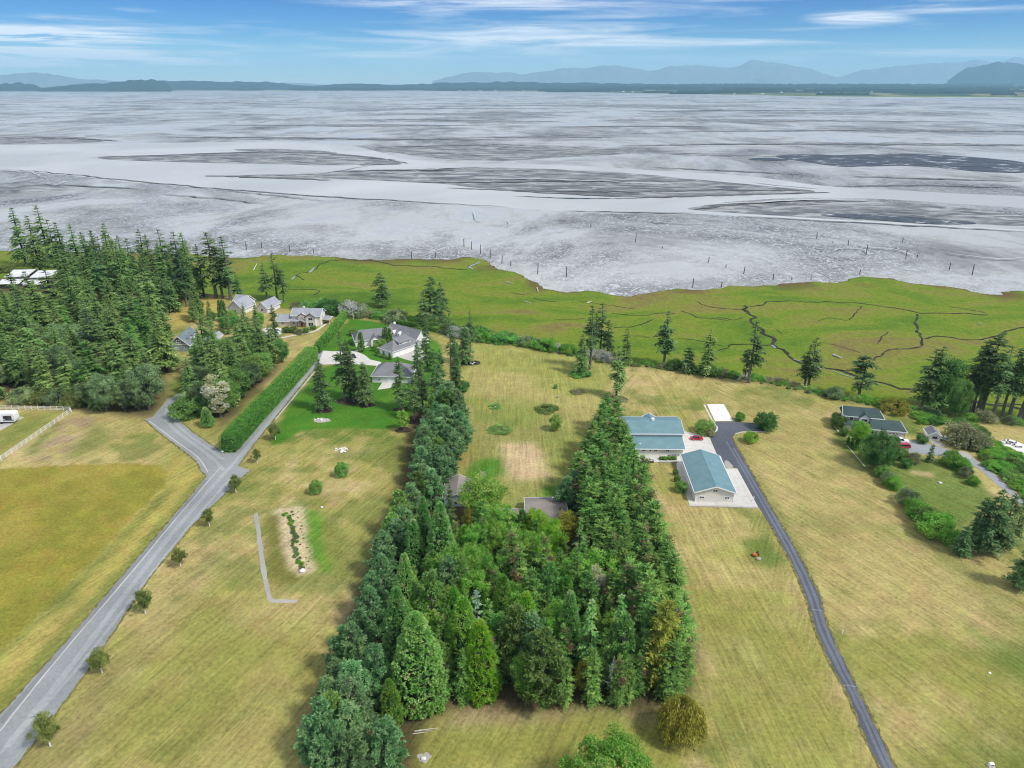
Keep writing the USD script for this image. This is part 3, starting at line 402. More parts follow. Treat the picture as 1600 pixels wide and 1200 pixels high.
for i, (px, w) in enumerate([([(640, 268), (720, 262), (800, 263)], 7), ([(500, 272), (560, 262), (580, 258)], 5), ([(800, 306), (900, 311), (1010, 310)], 7), ([(1100, 322), (1200, 316), (1300, 312)], 6), ([(700, 282), (820, 280), (940, 284), (1060, 290)], 7), ([(1180, 286), (1240, 292), (1280, 296)], 6), ([(738, 330), (745, 336), (738, 342), (750, 348)], 1.6), ([(790, 345), (797, 352), (788, 358)], 1.4), ([(1300, 395), (1320, 388), (1345, 390), (1360, 398)], 2.0), ([(1340, 385), (1370, 392), (1400, 390), (1430, 402)], 2.0), ([(1480, 398), (1510, 402), (1560, 408), (1600, 405)], 2.0), ([(1000, 345), (1040, 352), (1100, 350)], 1.6), ([(50, 268), (56, 275), (68, 280)], 2), ([(80, 283), (96, 284), (98, 289), (85, 293)], 2)]): mud_line(px, w, 'shallow_water', 1.4 + 0.03 * i, 400 + i, 'rivulet')

# ------------------------------------------------------------------ far shore, islands, mountains, air
def at_far(px, py, y):
    v = (py - 600) / F_PX; k = CP - v * SP
    return (px - 800) / F_PX / k * y, CAM_H - y * (SP + v * CP) / k
def far_hill(name, prof, dist, depth, mate, label=None, rough=0.16, seed=0, base=FLAT_Z - 0.5, nx=220, ny=26):
    """A real ridge: a height profile along its crest, sloping to the ground before and behind."""
    pr = np.array([(at_far(px, py, dist)) for px, py in prof])
    xs = np.linspace(pr[0, 0], pr[-1, 0], nx); h = np.interp(xs, pr[:, 0], pr[:, 1] - base); h = np.maximum(h, 0)
    k = np.ones(7) / 7; h = np.convolve(np.pad(h, 3, 'edge'), k, 'valid'); t = np.linspace(-1, 1, ny)
    (HX, HT), HQ = grid(xs, t)
    nf = meshkit.fbm(np.stack([HX / depth * 5, HT * 4, np.full(HX.shape, seed)], -1), 5, seed) - 0.5
    hh = h[None] * (1 - np.abs(HT) ** 1.4) * (1 + rough * 2.2 * nf * (np.abs(HT) > 0.01)) + h[None] * rough * 0.5 * nf
    hh = np.where(np.abs(HT) > 0.99, -3, np.maximum(hh, -3))
    y = dist + HT * depth
    m = obj(name, (np.stack([HX * y / dist, y, base + hh], -1).reshape(-1, 3), HQ), mate, smooth=True); tag(m, kind='structure'); return m
for nm, a, b in (('forest_hill', (0.016, 0.036, 0.03), (0.03, 0.06, 0.045)), ('mountain_slope', (0.13, 0.17, 0.165), (0.2, 0.24, 0.23)), ('far_wood', (0.012, 0.03, 0.02), (0.025, 0.05, 0.03))):  # mountain slopes are paler and bluish: distance haze added to their colour
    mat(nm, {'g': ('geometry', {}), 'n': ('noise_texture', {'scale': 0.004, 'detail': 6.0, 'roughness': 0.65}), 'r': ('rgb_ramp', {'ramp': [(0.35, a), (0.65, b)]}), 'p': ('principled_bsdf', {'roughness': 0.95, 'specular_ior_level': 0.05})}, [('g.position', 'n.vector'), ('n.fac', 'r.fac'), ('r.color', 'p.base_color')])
mat('farm_field', {'g': ('geometry', {}), 'm': ('mapping', {'scale': (0.0022, 0.0011, 0)}), 'n': ('voronoi_texture', {'scale': 1.0}), 'sp': ('separate_color', {}), 'r': ('rgb_ramp', {'ramp': [(0.0, (0.03, 0.06, 0.025)), (0.4, (0.06, 0.1, 0.035)), (0.6, (0.16, 0.16, 0.06)), (0.8, (0.34, 0.28, 0.16)), (1.0, (0.05, 0.08, 0.035))]}), 'p': ('principled_bsdf', {'roughness': 0.95, 'specular_ior_level': 0.05})}, [('g.position', 'm.vector'), ('m.vector', 'n.vector'), ('n.color', 'sp.color'), ('sp.r', 'r.fac'), ('r.color', 'p.base_color')])
# low farmland on the far side, fringed by marsh on the right
far_pts = [(-7200, 17200), (-3000, 16800), (-600, 15800), (600, 14500), (1800, 13000), (2600, 11400), (3300, 9900), (4200, 9300), (6000, 9000), (9000, 8800), (30000, 8000), (30000, 46000), (-30000, 46000), (-30000, 17500)]
fe = np.array(far_pts[:-3], float); fe = np.vstack([[(-32000, 17500)], fe, [(34000, 8000)]])
def shore_y(x): return np.interp(x, fe[:, 0], fe[:, 1])
fx, ft = np.linspace(-30000, 30000, 260), np.concatenate([[-60, 0], np.cumsum(np.linspace(60, 900, 34))])
(FX, FT), FQ = grid(fx, ft)
fy = shore_y(FX) + (meshkit.fbm(np.stack([FX * 0.0012, 0 * FX, 0 * FX], -1), 4, 3) - 0.5) * 900 + FT
def farm_z(x, y): return FLAT_Z + 2 + np.maximum(0, y - shore_y(x)) * 0.0062
fz = farm_z(FX, fy) + (meshkit.fbm(np.stack([FX * 0.0006, fy * 0.0006, 0 * FX], -1), 3, 5) - 0.5) * 20 * np.clip(FT / 3000, 0, 1); fz[0] = FLAT_Z - 2
tag(obj('far_farmland', (np.stack([FX, fy, fz], -1).reshape(-1, 3), FQ), 'farm_field', smooth=True), kind='structure')
mf = np.array([(2300, 12200), (2900, 10300), (3600, 8900), (5000, 8300), (9000, 8000), (9000, 9100), (6000, 9300), (4300, 9600), (3400, 10300), (2700, 11700)], float); mf = densify(smooth_loop(mf, 2), 80.0)
mf = mf + np.column_stack([meshkit.fbm(np.column_stack([mf * 0.003, 0 * mf[:, 0]]), 4, 5) - 0.5, meshkit.fbm(np.column_stack([mf * 0.003, 0 * mf[:, 0]]), 4, 6) - 0.5]) * 700
tag(obj('far_salt_marsh', slab(Polygon(mf).buffer(0), FLAT_Z - 1, FLAT_Z + 1.2), 'marsh_grass'), kind='structure')
# woods: each hedge of distant trees is an uneven low wall of crowns
def far_wood(x0, x1, y, hgt, seed, wid=90):
    n = max(6, int((x1 - x0) / 28)); r = np.random.default_rng(seed)
    xs = np.linspace(x0, x1, n); t = np.array([-1, -0.6, -0.2, 0.2, 0.6, 1.0]); (FX, FT), FQ = grid(xs, t)
    nv = 0.55 + 0.9 * meshkit.fbm(np.stack([FX * 0.02, FT * 3, np.full(FX.shape, seed)], -1), 3, seed) * r.uniform(0.6, 1.2, FX.shape)
    hh = np.where(np.abs(FT) > 0.99, 0, hgt * nv) * np.where((FX == x0) | (FX == x1), 0, 1)
    m = obj('far_wood', (np.stack([FX, y + FT * wid, farm_z(FX, y) + hh - 4], -1).reshape(-1, 3), FQ), 'far_wood'); tag(m, 'distant line of dark trees on the low far shore across the flats', 'wood', kind='stuff')
r3 = np.random.default_rng(31)
for k in range(130):
    xc = r3.uniform(-4200, 10500); y = shore_y(xc) + 250 + r3.uniform(0, 1) ** 1.4 * 9000; L = r3.uniform(120, 900) * (y / 14000)
    far_wood(xc - L, xc + L, y, r3.uniform(18, 36) * (1 + (y - 9000) / 20000), 200 + k, r3.uniform(30, 120))
for xc, y, L, h in ((-2600, 17300, 1500, 40), (-900, 16600, 900, 34), (1500, 13900, 900, 28), (3300, 12300, 1200, 34), (5200, 11600, 900, 30), (7000, 11800, 1500, 34), (800, 17800, 2500, 50), (5200, 17500, 3800, 60), (9800, 15500, 3000, 50), (3000, 20500, 4000, 70), (9000, 20000, 4000, 70)): far_wood(xc - L, xc + L, y, h, int(L))
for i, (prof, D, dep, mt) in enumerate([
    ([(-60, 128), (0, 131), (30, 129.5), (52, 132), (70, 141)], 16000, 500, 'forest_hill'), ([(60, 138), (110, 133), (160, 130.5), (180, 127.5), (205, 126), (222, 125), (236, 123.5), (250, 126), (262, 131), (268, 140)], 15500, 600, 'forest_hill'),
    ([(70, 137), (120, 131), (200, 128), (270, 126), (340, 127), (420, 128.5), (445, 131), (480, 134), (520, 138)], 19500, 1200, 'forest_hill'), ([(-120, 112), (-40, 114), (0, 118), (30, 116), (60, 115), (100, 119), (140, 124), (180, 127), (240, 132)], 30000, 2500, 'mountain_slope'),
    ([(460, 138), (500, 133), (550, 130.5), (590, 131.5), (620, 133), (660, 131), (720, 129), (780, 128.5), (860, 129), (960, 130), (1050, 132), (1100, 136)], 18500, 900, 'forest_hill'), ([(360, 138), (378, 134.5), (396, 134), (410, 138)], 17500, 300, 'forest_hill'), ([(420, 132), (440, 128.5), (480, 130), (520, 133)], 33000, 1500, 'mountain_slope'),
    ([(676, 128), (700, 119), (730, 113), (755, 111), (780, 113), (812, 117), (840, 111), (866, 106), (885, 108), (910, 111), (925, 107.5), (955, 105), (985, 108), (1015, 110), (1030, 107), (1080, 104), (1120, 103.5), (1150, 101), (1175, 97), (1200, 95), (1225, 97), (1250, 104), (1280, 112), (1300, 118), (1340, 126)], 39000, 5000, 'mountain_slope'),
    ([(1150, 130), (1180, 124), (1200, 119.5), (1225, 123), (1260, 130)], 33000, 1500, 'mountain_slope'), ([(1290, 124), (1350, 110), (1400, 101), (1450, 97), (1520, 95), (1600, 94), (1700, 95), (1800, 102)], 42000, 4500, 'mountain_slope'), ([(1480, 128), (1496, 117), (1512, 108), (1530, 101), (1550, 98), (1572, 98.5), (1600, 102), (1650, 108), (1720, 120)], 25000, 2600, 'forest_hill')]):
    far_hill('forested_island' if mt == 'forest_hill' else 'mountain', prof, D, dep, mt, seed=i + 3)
# tiny houses and barns on the far farmland
plain('far_white', (0.75, 0.75, 0.73), var=0.05)
for k in range(46):
    xc = r3.choice([r3.uniform(-2600, -300), r3.uniform(-300, 6500), r3.uniform(1500, 7500)]); y = float(shore_y(xc)) + 200 + r3.uniform(0, 1) ** 1.5 * 5000; w, d, h = r3.uniform(12, 45), r3.uniform(9, 16), r3.uniform(6, 10)
    t = thing('far_building', 'tiny pale building on the low farmland of the far shore', 'building', (xc, y, float(farm_z(xc, y)) + 1), r3.uniform(-20, 20), 'tiny pale buildings on the far shore')
    obj('wall', box(-w / 2, w / 2, -d / 2, d / 2, 0, h), 'far_white', t); obj('roof', hull([(-w / 2, -d / 2 - 1, h), (w / 2, -d / 2 - 1, h), (-w / 2, d / 2 + 1, h), (w / 2, d / 2 + 1, h), (-w / 2, 0, h * 1.5), (w / 2, 0, h * 1.5)]), 'far_white', t)
mat('haze', {'v': ('principled_volume', {'color': C_HAZE, 'density': HAZE, 'anisotropy': 0.0})}, [], surface=None, volume='v.volume')
tag(obj('haze', box(-36000, 36000, -4500, 50000, -18, 1500), 'haze'), 'pale blue air over the tidal flats', kind='stuff')

# ------------------------------------------------------------------ roads, drives, slabs, paths
def paved(name, base, dark, light, rough=0.8, scale=1.2):
    mat(name, {'g': ('geometry', {}), 'n': ('noise_texture', {'scale': scale, 'detail': 6.0, 'roughness': 0.7}), 'n2': ('noise_texture', {'scale': 0.06, 'detail': 3.0}), 'n3': ('noise_texture', {'scale': 14.0, 'detail': 2.0}), 'a': ('math', {'math_type': 'multiply', 'value2': 0.45}), 'b': ('math', {'math_type': 'multiply_add', 'value2': 0.4}), 'c': ('math', {'math_type': 'multiply_add', 'value2': 0.15}),
               'r': ('rgb_ramp', {'ramp': [(0.36, dark), (0.5, base), (0.64, light)]}), 'bp': ('bump', {'strength': 0.2, 'distance': 0.02}), 'p': ('principled_bsdf', {'roughness': rough, 'specular_ior_level': 0.3})},
        [('g.position', 'n.vector'), ('g.position', 'n2.vector'), ('g.position', 'n3.vector'), ('n.fac', 'a.value1'), ('n2.fac', 'b.value1'), ('a.value', 'b.value3'), ('n3.fac', 'c.value1'), ('b.value', 'c.value3'), ('c.value', 'r.fac'), ('r.color', 'p.base_color'), ('n3.fac', 'bp.height'), ('bp.normal', 'p.normal')])
paved('grey_lane', (0.245, 0.265, 0.262), (0.17, 0.185, 0.183), (0.31, 0.33, 0.325))
paved('lane_track', (0.3, 0.32, 0.315), (0.22, 0.24, 0.235), (0.38, 0.4, 0.39))
paved('lane_dark', (0.19, 0.205, 0.203), (0.14, 0.15, 0.148), (0.24, 0.25, 0.26))
paved('asphalt', (0.085, 0.095, 0.115), (0.06, 0.068, 0.085), (0.12, 0.132, 0.155))
paved('asphalt_worn', (0.135, 0.15, 0.175), (0.1, 0.112, 0.135), (0.17, 0.185, 0.21))
paved('concrete', (0.56, 0.545, 0.5), (0.46, 0.45, 0.41), (0.64, 0.62, 0.58), 0.75, 0.5)
paved('old_concrete', (0.45, 0.435, 0.4), (0.36, 0.35, 0.32), (0.54, 0.52, 0.48), 0.8, 0.5)
paved('white_concrete', (0.7, 0.69, 0.65), (0.62, 0.61, 0.57), (0.76, 0.75, 0.71), 0.75, 0.5)
paved('gravel', (0.36, 0.345, 0.31), (0.26, 0.25, 0.22), (0.48, 0.46, 0.42), 0.9, 2.5)
paved('drive_gravel', (0.25, 0.27, 0.28), (0.19, 0.205, 0.215), (0.33, 0.345, 0.35), 0.9, 1.5)
paved('mulch', (0.055, 0.035, 0.025), (0.03, 0.02, 0.015), (0.1, 0.065, 0.045), 0.95, 2.0)
def sheet(name, px, mate, lift, rag=0.25, smooth=1, step=2.0):
    p = pts(px); p = smooth_loop(p, smooth) if smooth else p; q = densify(p, step)
    q = q + np.column_stack([meshkit.fbm(np.column_stack([q * 0.35, 0 * q[:, 0]]), 3, 7) - 0.5, meshkit.fbm(np.column_stack([q * 0.35, 0 * q[:, 0]]), 3, 8) - 0.5]) * rag * 2
    return tag(obj(name, slab(Polygon(q).buffer(0), -0.05, lift), mate), kind='structure')
sheet('lane', [(-260, 1200), (-160, 1230), (0, 1216), (22, 1200), (128, 1062), (235, 902), (300, 822), (384, 740), (392, 735), (378, 731), (372, 728), (400, 690), (428, 655), (455, 622), (478, 595), (498, 569), (510, 556), (505, 548), (496, 545), (487, 558), (470, 577), (448, 600), (405, 650), (372, 690), (352, 709), (335, 698), (300, 674), (284, 660), (275, 645), (279, 632), (292, 615), (284, 612), (262, 624), (248, 640), (238, 652), (226, 655), (228, 660), (246, 674), (280, 700), (307, 722), (313, 735), (322, 744), (290, 783), (190, 900), (100, 1005), (0, 1116), (-120, 1250)], 'grey_lane', 0.03, 0.15, 0)
def strip(name, px, w, mate, lift, wn=0.15, seed=0, step=3.0):
    p = resample(smooth_line(pts(px), 2), step); return tag(obj(name, ribbon(p, w, lift, wn, seed), mate), kind='structure')
strip('tyre_track', [(10, 1168), (120, 1030), (215, 902), (290, 808), (352, 738), (372, 716), (420, 660), (470, 597), (500, 562)], 1.5, 'lane_track', 0.036, 0.2, 1)
strip('tyre_track', [(-8, 1152), (95, 1022), (188, 916), (262, 826), (325, 752), (345, 730)], 0.3, 'old_concrete', 0.037, 0.5, 2)
strip('tyre_track', [(0, 1178), (118, 1050), (222, 915), (300, 815), (362, 745)], 0.8, 'lane_track', 0.037, 0.4, 3)
strip('tyre_track', [(233, 658), (252, 672), (285, 697), (312, 715), (325, 738)], 0.35, 'old_concrete', 0.036, 0.3, 4); strip('tyre_track', [(262, 634), (258, 655), (270, 670), (300, 692), (335, 718), (350, 735)], 1.3, 'lane_track', 0.035, 0.3, 5); strip('tyre_track', [(272, 640), (270, 655), (285, 672), (320, 698), (350, 718)], 1.0, 'lane_track', 0.036, 0.3, 6)
strip('lane_seam', [(0, 1130), (100, 1012), (190, 905), (290, 790), (322, 750)], 1.4, 'lane_dark', 0.034, 0.2, 7)
sheet('driveway', [(1374, 1204), (1350, 1152), (1328, 1095), (1296, 1035), (1274, 988), (1263, 947), (1239, 886), (1203, 820), (1184, 790), (1152, 732), (1134, 728), (1120, 710), (1109, 682), (1117, 668), (1118, 659), (1146, 658.6), (1185, 662), (1198, 666), (1196, 673.6), (1160, 673.4), (1149, 676.6), (1145, 683.5), (1150, 694), (1167, 724), (1200, 783), (1222, 820), (1255, 877), (1282, 931), (1293, 978), (1318, 1029), (1364, 1124), (1402, 1204), (1440, 1290), (1410, 1290)], 'asphalt', 0.05, 0.08, 0)
for s, w, sd_ in (([(1384, 1200), (1338, 1096), (1304, 1032), (1281, 985), (1270, 945), (1245, 884), (1210, 820), (1170, 750), (1135, 690)], 0.75, 11), ([(1393, 1200), (1354, 1115), (1312, 1030), (1288, 980), (1277, 938), (1250, 878), (1217, 820), (1180, 757), (1146, 700)], 0.75, 12)): strip('wheel_track', s, w, 'asphalt_worn', 0.056, 0.3, sd_)
strip('driveway_crack', [(1268, 953), (1280, 952), (1289, 954)], 0.12, 'lane_track', 0.057, 0.5, 13); strip('driveway_crack', [(1312, 1070), (1330, 1071), (1340, 1073)], 0.12, 'lane_track', 0.057, 0.5, 14)
# concrete is poured in panels, each a separate piece with open joints
def panels(name, px, mate, lift, ang, sx, sy, ox=0.0, oy=0.0, gap=0.05, label=None):
    root = UsdGeom.Xform.Define(stage, '/World/' + numbered(name)); tag(root, kind='structure')
    P_ = Polygon(pts(px)).buffer(0); c = np.array([P_.centroid.x, P_.centroid.y]); a = math.radians(ang)
    from shapely import affinity
    Pl = affinity.rotate(P_, -ang, origin=tuple(c)); x0, y0, x1, y1 = Pl.bounds
    xs = np.arange(x0 - sx + ox, x1 + sx, sx); ys = np.arange(y0 - sy + oy, y1 + sy, sy)
    for i in range(len(xs) - 1):
        for j in range(len(ys) - 1):
            g = Pl.intersection(shapely.box(xs[i] + gap / 2, ys[j] + gap / 2, xs[i + 1] - gap / 2, ys[j + 1] - gap / 2))
            if g.area < 0.3: continue
            g = affinity.rotate(g, ang, origin=tuple(c)); obj('panel', slab(g, -0.05, lift + rng.uniform(-0.006, 0.006)), mate, root)
    return root
panels('concrete_pad', [(1104.5, 631.6), (1131, 631.6), (1145.6, 657.8), (1117, 658)], 'white_concrete', 0.07, 0, 4.4, 5.0)
panels('concrete_apron', [(1067, 674), (1107.5, 682), (1119.5, 709), (1128, 724), (1126, 712), (1066, 712)], 'concrete', 0.07, -2, 6, 5)
panels('concrete_apron', [(990, 702), (1066, 702), (1066, 712), (1126, 712.5), (1134, 732.4), (1152, 732.4), (1184, 791.5), (1077.5, 789), (1058, 736), (1057, 722), (990, 722)], 'concrete', 0.066, -2, 5.6, 5.6)
panels('concrete_walk', [(962, 655), (969, 655), (976, 682), (982, 705), (972, 705), (964, 682)], 'concrete', 0.07, 5, 3, 5)
panels('retaining_wall_walk', [(1078, 789.5), (1184, 792), (1184, 794.5), (1076, 791.5)], 'old_concrete', 0.3, -1, 4, 2)
strip('paved_edge', [(1100, 632), (1104, 640), (1113, 658), (1122, 668), (1120, 674), (1112, 677)], 0.6, 'concrete', 0.09, 0.1, 21); strip('paved_edge', [(1149, 678), (1160, 674.8), (1180, 675), (1196, 675)], 0.6, 'old_concrete', 0.08, 0.2, 22); strip('paved_edge', [(1068, 673), (1080, 679), (1095, 684), (1107, 683)], 0.35, 'old_concrete', 0.1, 0.2, 23)
sheet('planting_bed', [(1131, 722), (1136, 718), (1148, 731), (1135, 732)], 'gravel', 0.06, 0.1)
# around the right-hand house
sheet('gravel_drive', [(1393, 705), (1394, 694), (1410, 688), (1435, 688.5), (1457, 695), (1485, 703), (1520, 715), (1530, 722), (1560, 746), (1600, 782), (1700, 880), (1690, 890), (1600, 793), (1552, 752), (1518, 724), (1480, 713), (1446, 710), (1410, 706)], 'drive_gravel', 0.05, 0.3, 1)
sheet('gravel_drive_apron', [(1493, 706), (1505, 704), (1520, 713), (1518, 718), (1505, 715)], 'gravel', 0.08, 0.4, 1)
for q in ([(1450, 684), (1470, 690), (1482, 698), (1470, 699), (1455, 692)],): sheet('bare_earth', q, 'gravel', 0.03, 0.4)
sheet('patio', [(1562, 691), (1564, 688), (1572, 686.5), (1581, 687), (1592, 691.5), (1604, 697), (1640, 740), (1622, 742), (1600, 718), (1588, 703), (1577, 700.5), (1568, 697)], 'white_concrete', 0.12, 0.05, 1)
strip('garden_kerb', [(1301, 652), (1300, 660), (1306, 670), (1313, 677)], 0.8, 'old_concrete', 0.12, 0.2, 24); strip('garden_path', [(1322, 683), (1345, 685), (1362, 685), (1372, 684)], 0.7, 'old_concrete', 0.07, 0.2, 25); strip('stone_edging', [(1320, 692), (1330, 704), (1345, 722), (1352, 730)], 0.4, 'old_concrete', 0.1, 0.5, 26)
strip('worn_path', [(1475, 707), (1490, 720), (1505, 735), (1520, 752)], 1.0, 'gravel', 0.02, 0.7, 27)
# around the big grey house
panels('concrete_drive', [(505, 548), (520, 549), (556, 549), (570, 555), (578.5, 562), (596, 566), (592, 572), (574, 570.5), (552, 569), (520, 569), (501, 570), (498, 567)], 'concrete', 0.08, 20, 7, 7)
panels('garage_court', [(622, 552), (660, 546), (668, 560), (655, 567), (634, 562), (622, 558)], 'old_concrete', 0.08, 30, 6, 6); panels('garage_apron', [(598, 597), (614, 597), (611, 606), (590, 609)], 'concrete', 0.07, 0, 5, 5)
strip('front_walk', [(556, 549), (566, 545), (575, 541), (584, 538)], 1.6, 'concrete', 0.08, 0.1, 31); strip('lane_edge', [(500, 571), (485, 589), (466, 612), (445, 638), (430, 656)], 0.6, 'old_concrete', 0.05, 0.3, 32); strip('lane_edge', [(495, 545), (487, 556)], 0.8, 'concrete', 0.05, 0.2, 33)
# beige house court and walks
sheet('beige_house_court', [(399, 521), (412, 512), (440, 512), (446, 516), (436, 524), (424, 528), (400, 527)], 'concrete', 0.07, 0.1); sheet('beige_house_drive', [(385, 527), (424, 528), (428, 531), (402, 543), (380, 545)], 'drive_gravel', 0.05, 0.2); strip('curved_walk', [(440, 528), (460, 524), (480, 521), (495, 517), (502, 511), (512, 505)], 1.5, 'concrete', 0.08, 0.1, 34); strip('curved_walk', [(402, 543), (420, 536), (430, 531)], 1.0, 'concrete', 0.08, 0.1, 35)
sheet('blue_house_drive', [(300, 548), (312, 541), (330, 530), (340, 523), (345, 530), (348, 545), (340, 555), (322, 552)], 'concrete', 0.06, 0.2)
# camper pad, garden path, beds of bark, rings of stone
sheet('camper_pad', [(-60, 690), (-40, 655), (0, 656), (32, 651), (38, 652), (0, 673)], 'old_concrete', 0.05, 0.1, 0)
strip('garden_path', [(400, 802), (402, 818), (405, 840), (409, 870), (414, 905), (421, 936), (425, 939), (440, 939), (464, 940)], 1.25, 'gravel', 0.03, 0.25, 36, 1.5)
for (x, y, w) in ((507, 641, 3.6), (545, 627, 5.2), (573, 633, 3.4), (627, 640, 3.2), (648, 656, 4.5), (631, 672, 3.2), (965, 623, 4.2), (907, 582, 4.4)):
    c = at(x, y); a = np.linspace(0, 2 * np.pi, 24, endpoint=False); r = w * (1 + 0.12 * np.sin(a * 3 + x)); tag(obj('bark_bed', slab(Polygon(np.column_stack([c[0] + r * np.cos(a), c[1] + 0.75 * r * np.sin(a)])), -0.02, 0.06), 'mulch'), kind='structure')

mat('verge_weeds_shade', {'g': ('geometry', {}), 'n': ('noise_texture', {'scale': 0.9, 'detail': 5.0, 'roughness': 0.7}), 'r': ('rgb_ramp', {'ramp': [(0.36, (0.08, 0.085, 0.025)), (0.5, (0.16, 0.15, 0.045)), (0.64, (0.3, 0.25, 0.1))]}), 'p': ('principled_bsdf', {'roughness': 0.95, 'specular_ior_level': 0.1})}, [('g.position', 'n.vector'), ('n.fac', 'r.fac'), ('r.color', 'p.base_color')])  # edge weeds, with the shadow line along the paving in their dark tones
for i, (px, w) in enumerate([([(322, 744), (290, 783), (190, 900), (100, 1005), (0, 1116), (-60, 1185)], 0.55), ([(24, 1200), (128, 1062), (235, 902), (300, 822), (384, 741), (392, 735)], 0.5), ([(226, 656), (246, 674), (280, 700), (307, 722), (313, 735), (322, 744)], 0.5), ([(372, 729), (400, 691), (428, 656), (455, 622), (498, 569)], 0.5), ([(284, 660), (300, 674), (335, 698), (352, 709)], 0.5), ([(1203, 820), (1239, 886), (1263, 947), (1274, 988), (1296, 1035), (1328, 1095), (1350, 1152), (1376, 1204)], 0.5), ([(1145, 684), (1150, 694), (1167, 724), (1200, 783), (1222, 820), (1255, 877), (1282, 931), (1293, 978), (1318, 1029), (1364, 1124), (1402, 1204)], 0.55)]): tag(obj('verge', ribbon(resample(pts(px), 0.9), w, 0.058 + 0.001 * i, 0.95, 500 + i), 'verge_weeds_shade'), kind='structure')

# ------------------------------------------------------------------ trees and shrubs
foliage('fir_green', (0.05, 0.092, 0.024), (0.108, 0.185, 0.05), (0.21, 0.30, 0.095), tint=0.12)
foliage('fir_dark', (0.032, 0.062, 0.022), (0.068, 0.122, 0.04), (0.135, 0.2, 0.072))
foliage('spruce_blue', (0.08, 0.15, 0.10), (0.16, 0.27, 0.18), (0.27, 0.4, 0.29))
foliage('pine_blue', (0.05, 0.112, 0.042), (0.105, 0.21, 0.08), (0.2, 0.325, 0.14), tint=0.14)
foliage('pine_green', (0.05, 0.115, 0.024), (0.10, 0.205, 0.046), (0.19, 0.32, 0.088), tint=0.2)
foliage('sequoia_green', (0.05, 0.14, 0.026), (0.115, 0.27, 0.058), (0.22, 0.42, 0.12), tint=0.12, gain=1.15)
foliage('cypress_green', (0.042, 0.098, 0.02), (0.092, 0.192, 0.04), (0.19, 0.31, 0.07), tint=0.12)
foliage('gold_cypress', (0.08, 0.105, 0.014), (0.175, 0.205, 0.028), (0.31, 0.32, 0.055), tint=0.1)
foliage('rust_tips', (0.12, 0.085, 0.045), (0.25, 0.165, 0.1), (0.36, 0.26, 0.165), tint=0.1, gain=0.6)
foliage('leaf_green', (0.045, 0.13, 0.014), (0.10, 0.235, 0.028), (0.22, 0.40, 0.07), transl=0.42, tint=0.12)
foliage('leaf_lime', (0.075, 0.19, 0.01), (0.15, 0.34, 0.02), (0.28, 0.46, 0.055), transl=0.45, tint=0.06, gain=0.8)
foliage('leaf_grey', (0.075, 0.12, 0.048), (0.15, 0.215, 0.09), (0.27, 0.34, 0.165), tint=0.2, gain=0.72)
foliage('leaf_dark', (0.035, 0.085, 0.018), (0.078, 0.16, 0.034), (0.15, 0.25, 0.065), tint=0.25)
foliage('leaf_pale', (0.2, 0.22, 0.07), (0.38, 0.38, 0.15), (0.55, 0.53, 0.28), tint=0.08)
foliage('leaf_gold', (0.08, 0.095, 0.012), (0.16, 0.17, 0.022), (0.29, 0.27, 0.045), tint=0.1)
foliage('leaf_orange', (0.06, 0.11, 0.012), (0.15, 0.17, 0.02), (0.38, 0.22, 0.045), tint=0.08)
foliage('leaf_birch', (0.05, 0.072, 0.016), (0.1, 0.135, 0.032), (0.18, 0.22, 0.065), tint=0.12)
foliage('leaf_silver', (0.18, 0.23, 0.15), (0.3, 0.35, 0.25), (0.44, 0.48, 0.38), tint=0.1)
foliage('heath_brown', (0.07, 0.08, 0.038), (0.14, 0.145, 0.07), (0.22, 0.22, 0.12), tint=0.15)
foliage('hedge_green', (0.035, 0.105, 0.012), (0.075, 0.2, 0.024), (0.15, 0.32, 0.05), tint=0.05, gain=1.15)
plain('bark', (0.06, 0.05, 0.038), 0.9, 0.35, 4.0); plain('bark_grey', (0.14, 0.13, 0.11), 0.9, 0.3, 4.0); plain('bark_white', (0.72, 0.7, 0.66), 0.8, 0.2, 6.0); plain('dead_wood', (0.5, 0.47, 0.43), 0.85, 0.25, 6.0)
plain('inner_shade', (0.03, 0.065, 0.018), 0.95, 0.3, 2.0)  # dark solid cores in crowns and hedges, standing in for inner shade

def unit(v): return v / (np.linalg.norm(v, axis=-1, keepdims=True) + 1e-9)
def cards(P, D, N, L, W, bend=0.0):
    """Small pointed leaf clusters: from P along D, flat across N."""
    D = unit(D); S = unit(np.cross(D, N)); N2 = np.cross(S, D); L = np.asarray(L)[:, None]; W = np.asarray(W)[:, None]
    mid = P + D * L * 0.45
    v = np.stack([P, mid + S * W / 2 + N2 * W * 0.12, P + D * L - N2 * L * bend, mid - S * W / 2 + N2 * W * 0.12], 1).reshape(-1, 3)
    i = np.arange(len(P)) * 4
    return v, np.vstack([np.stack([i, i + 1, i + 2], 1), np.stack([i, i + 2, i + 3], 1)])
def trunk_mesh(H, r, r_top=0.03, lean=0.0, seed=0, sides=7, n=9):
    g = np.random.default_rng(seed); z = np.linspace(0, H, n); w = np.cumsum(g.normal(0, 0.012 * H / n * 3, (n, 2)), 0); w[0] = 0
    return tube(np.column_stack([w[:, 0] + lean * z, w[:, 1], z]), np.linspace(1, 0, n) ** 0.9 * (r - r_top) + r_top, sides)
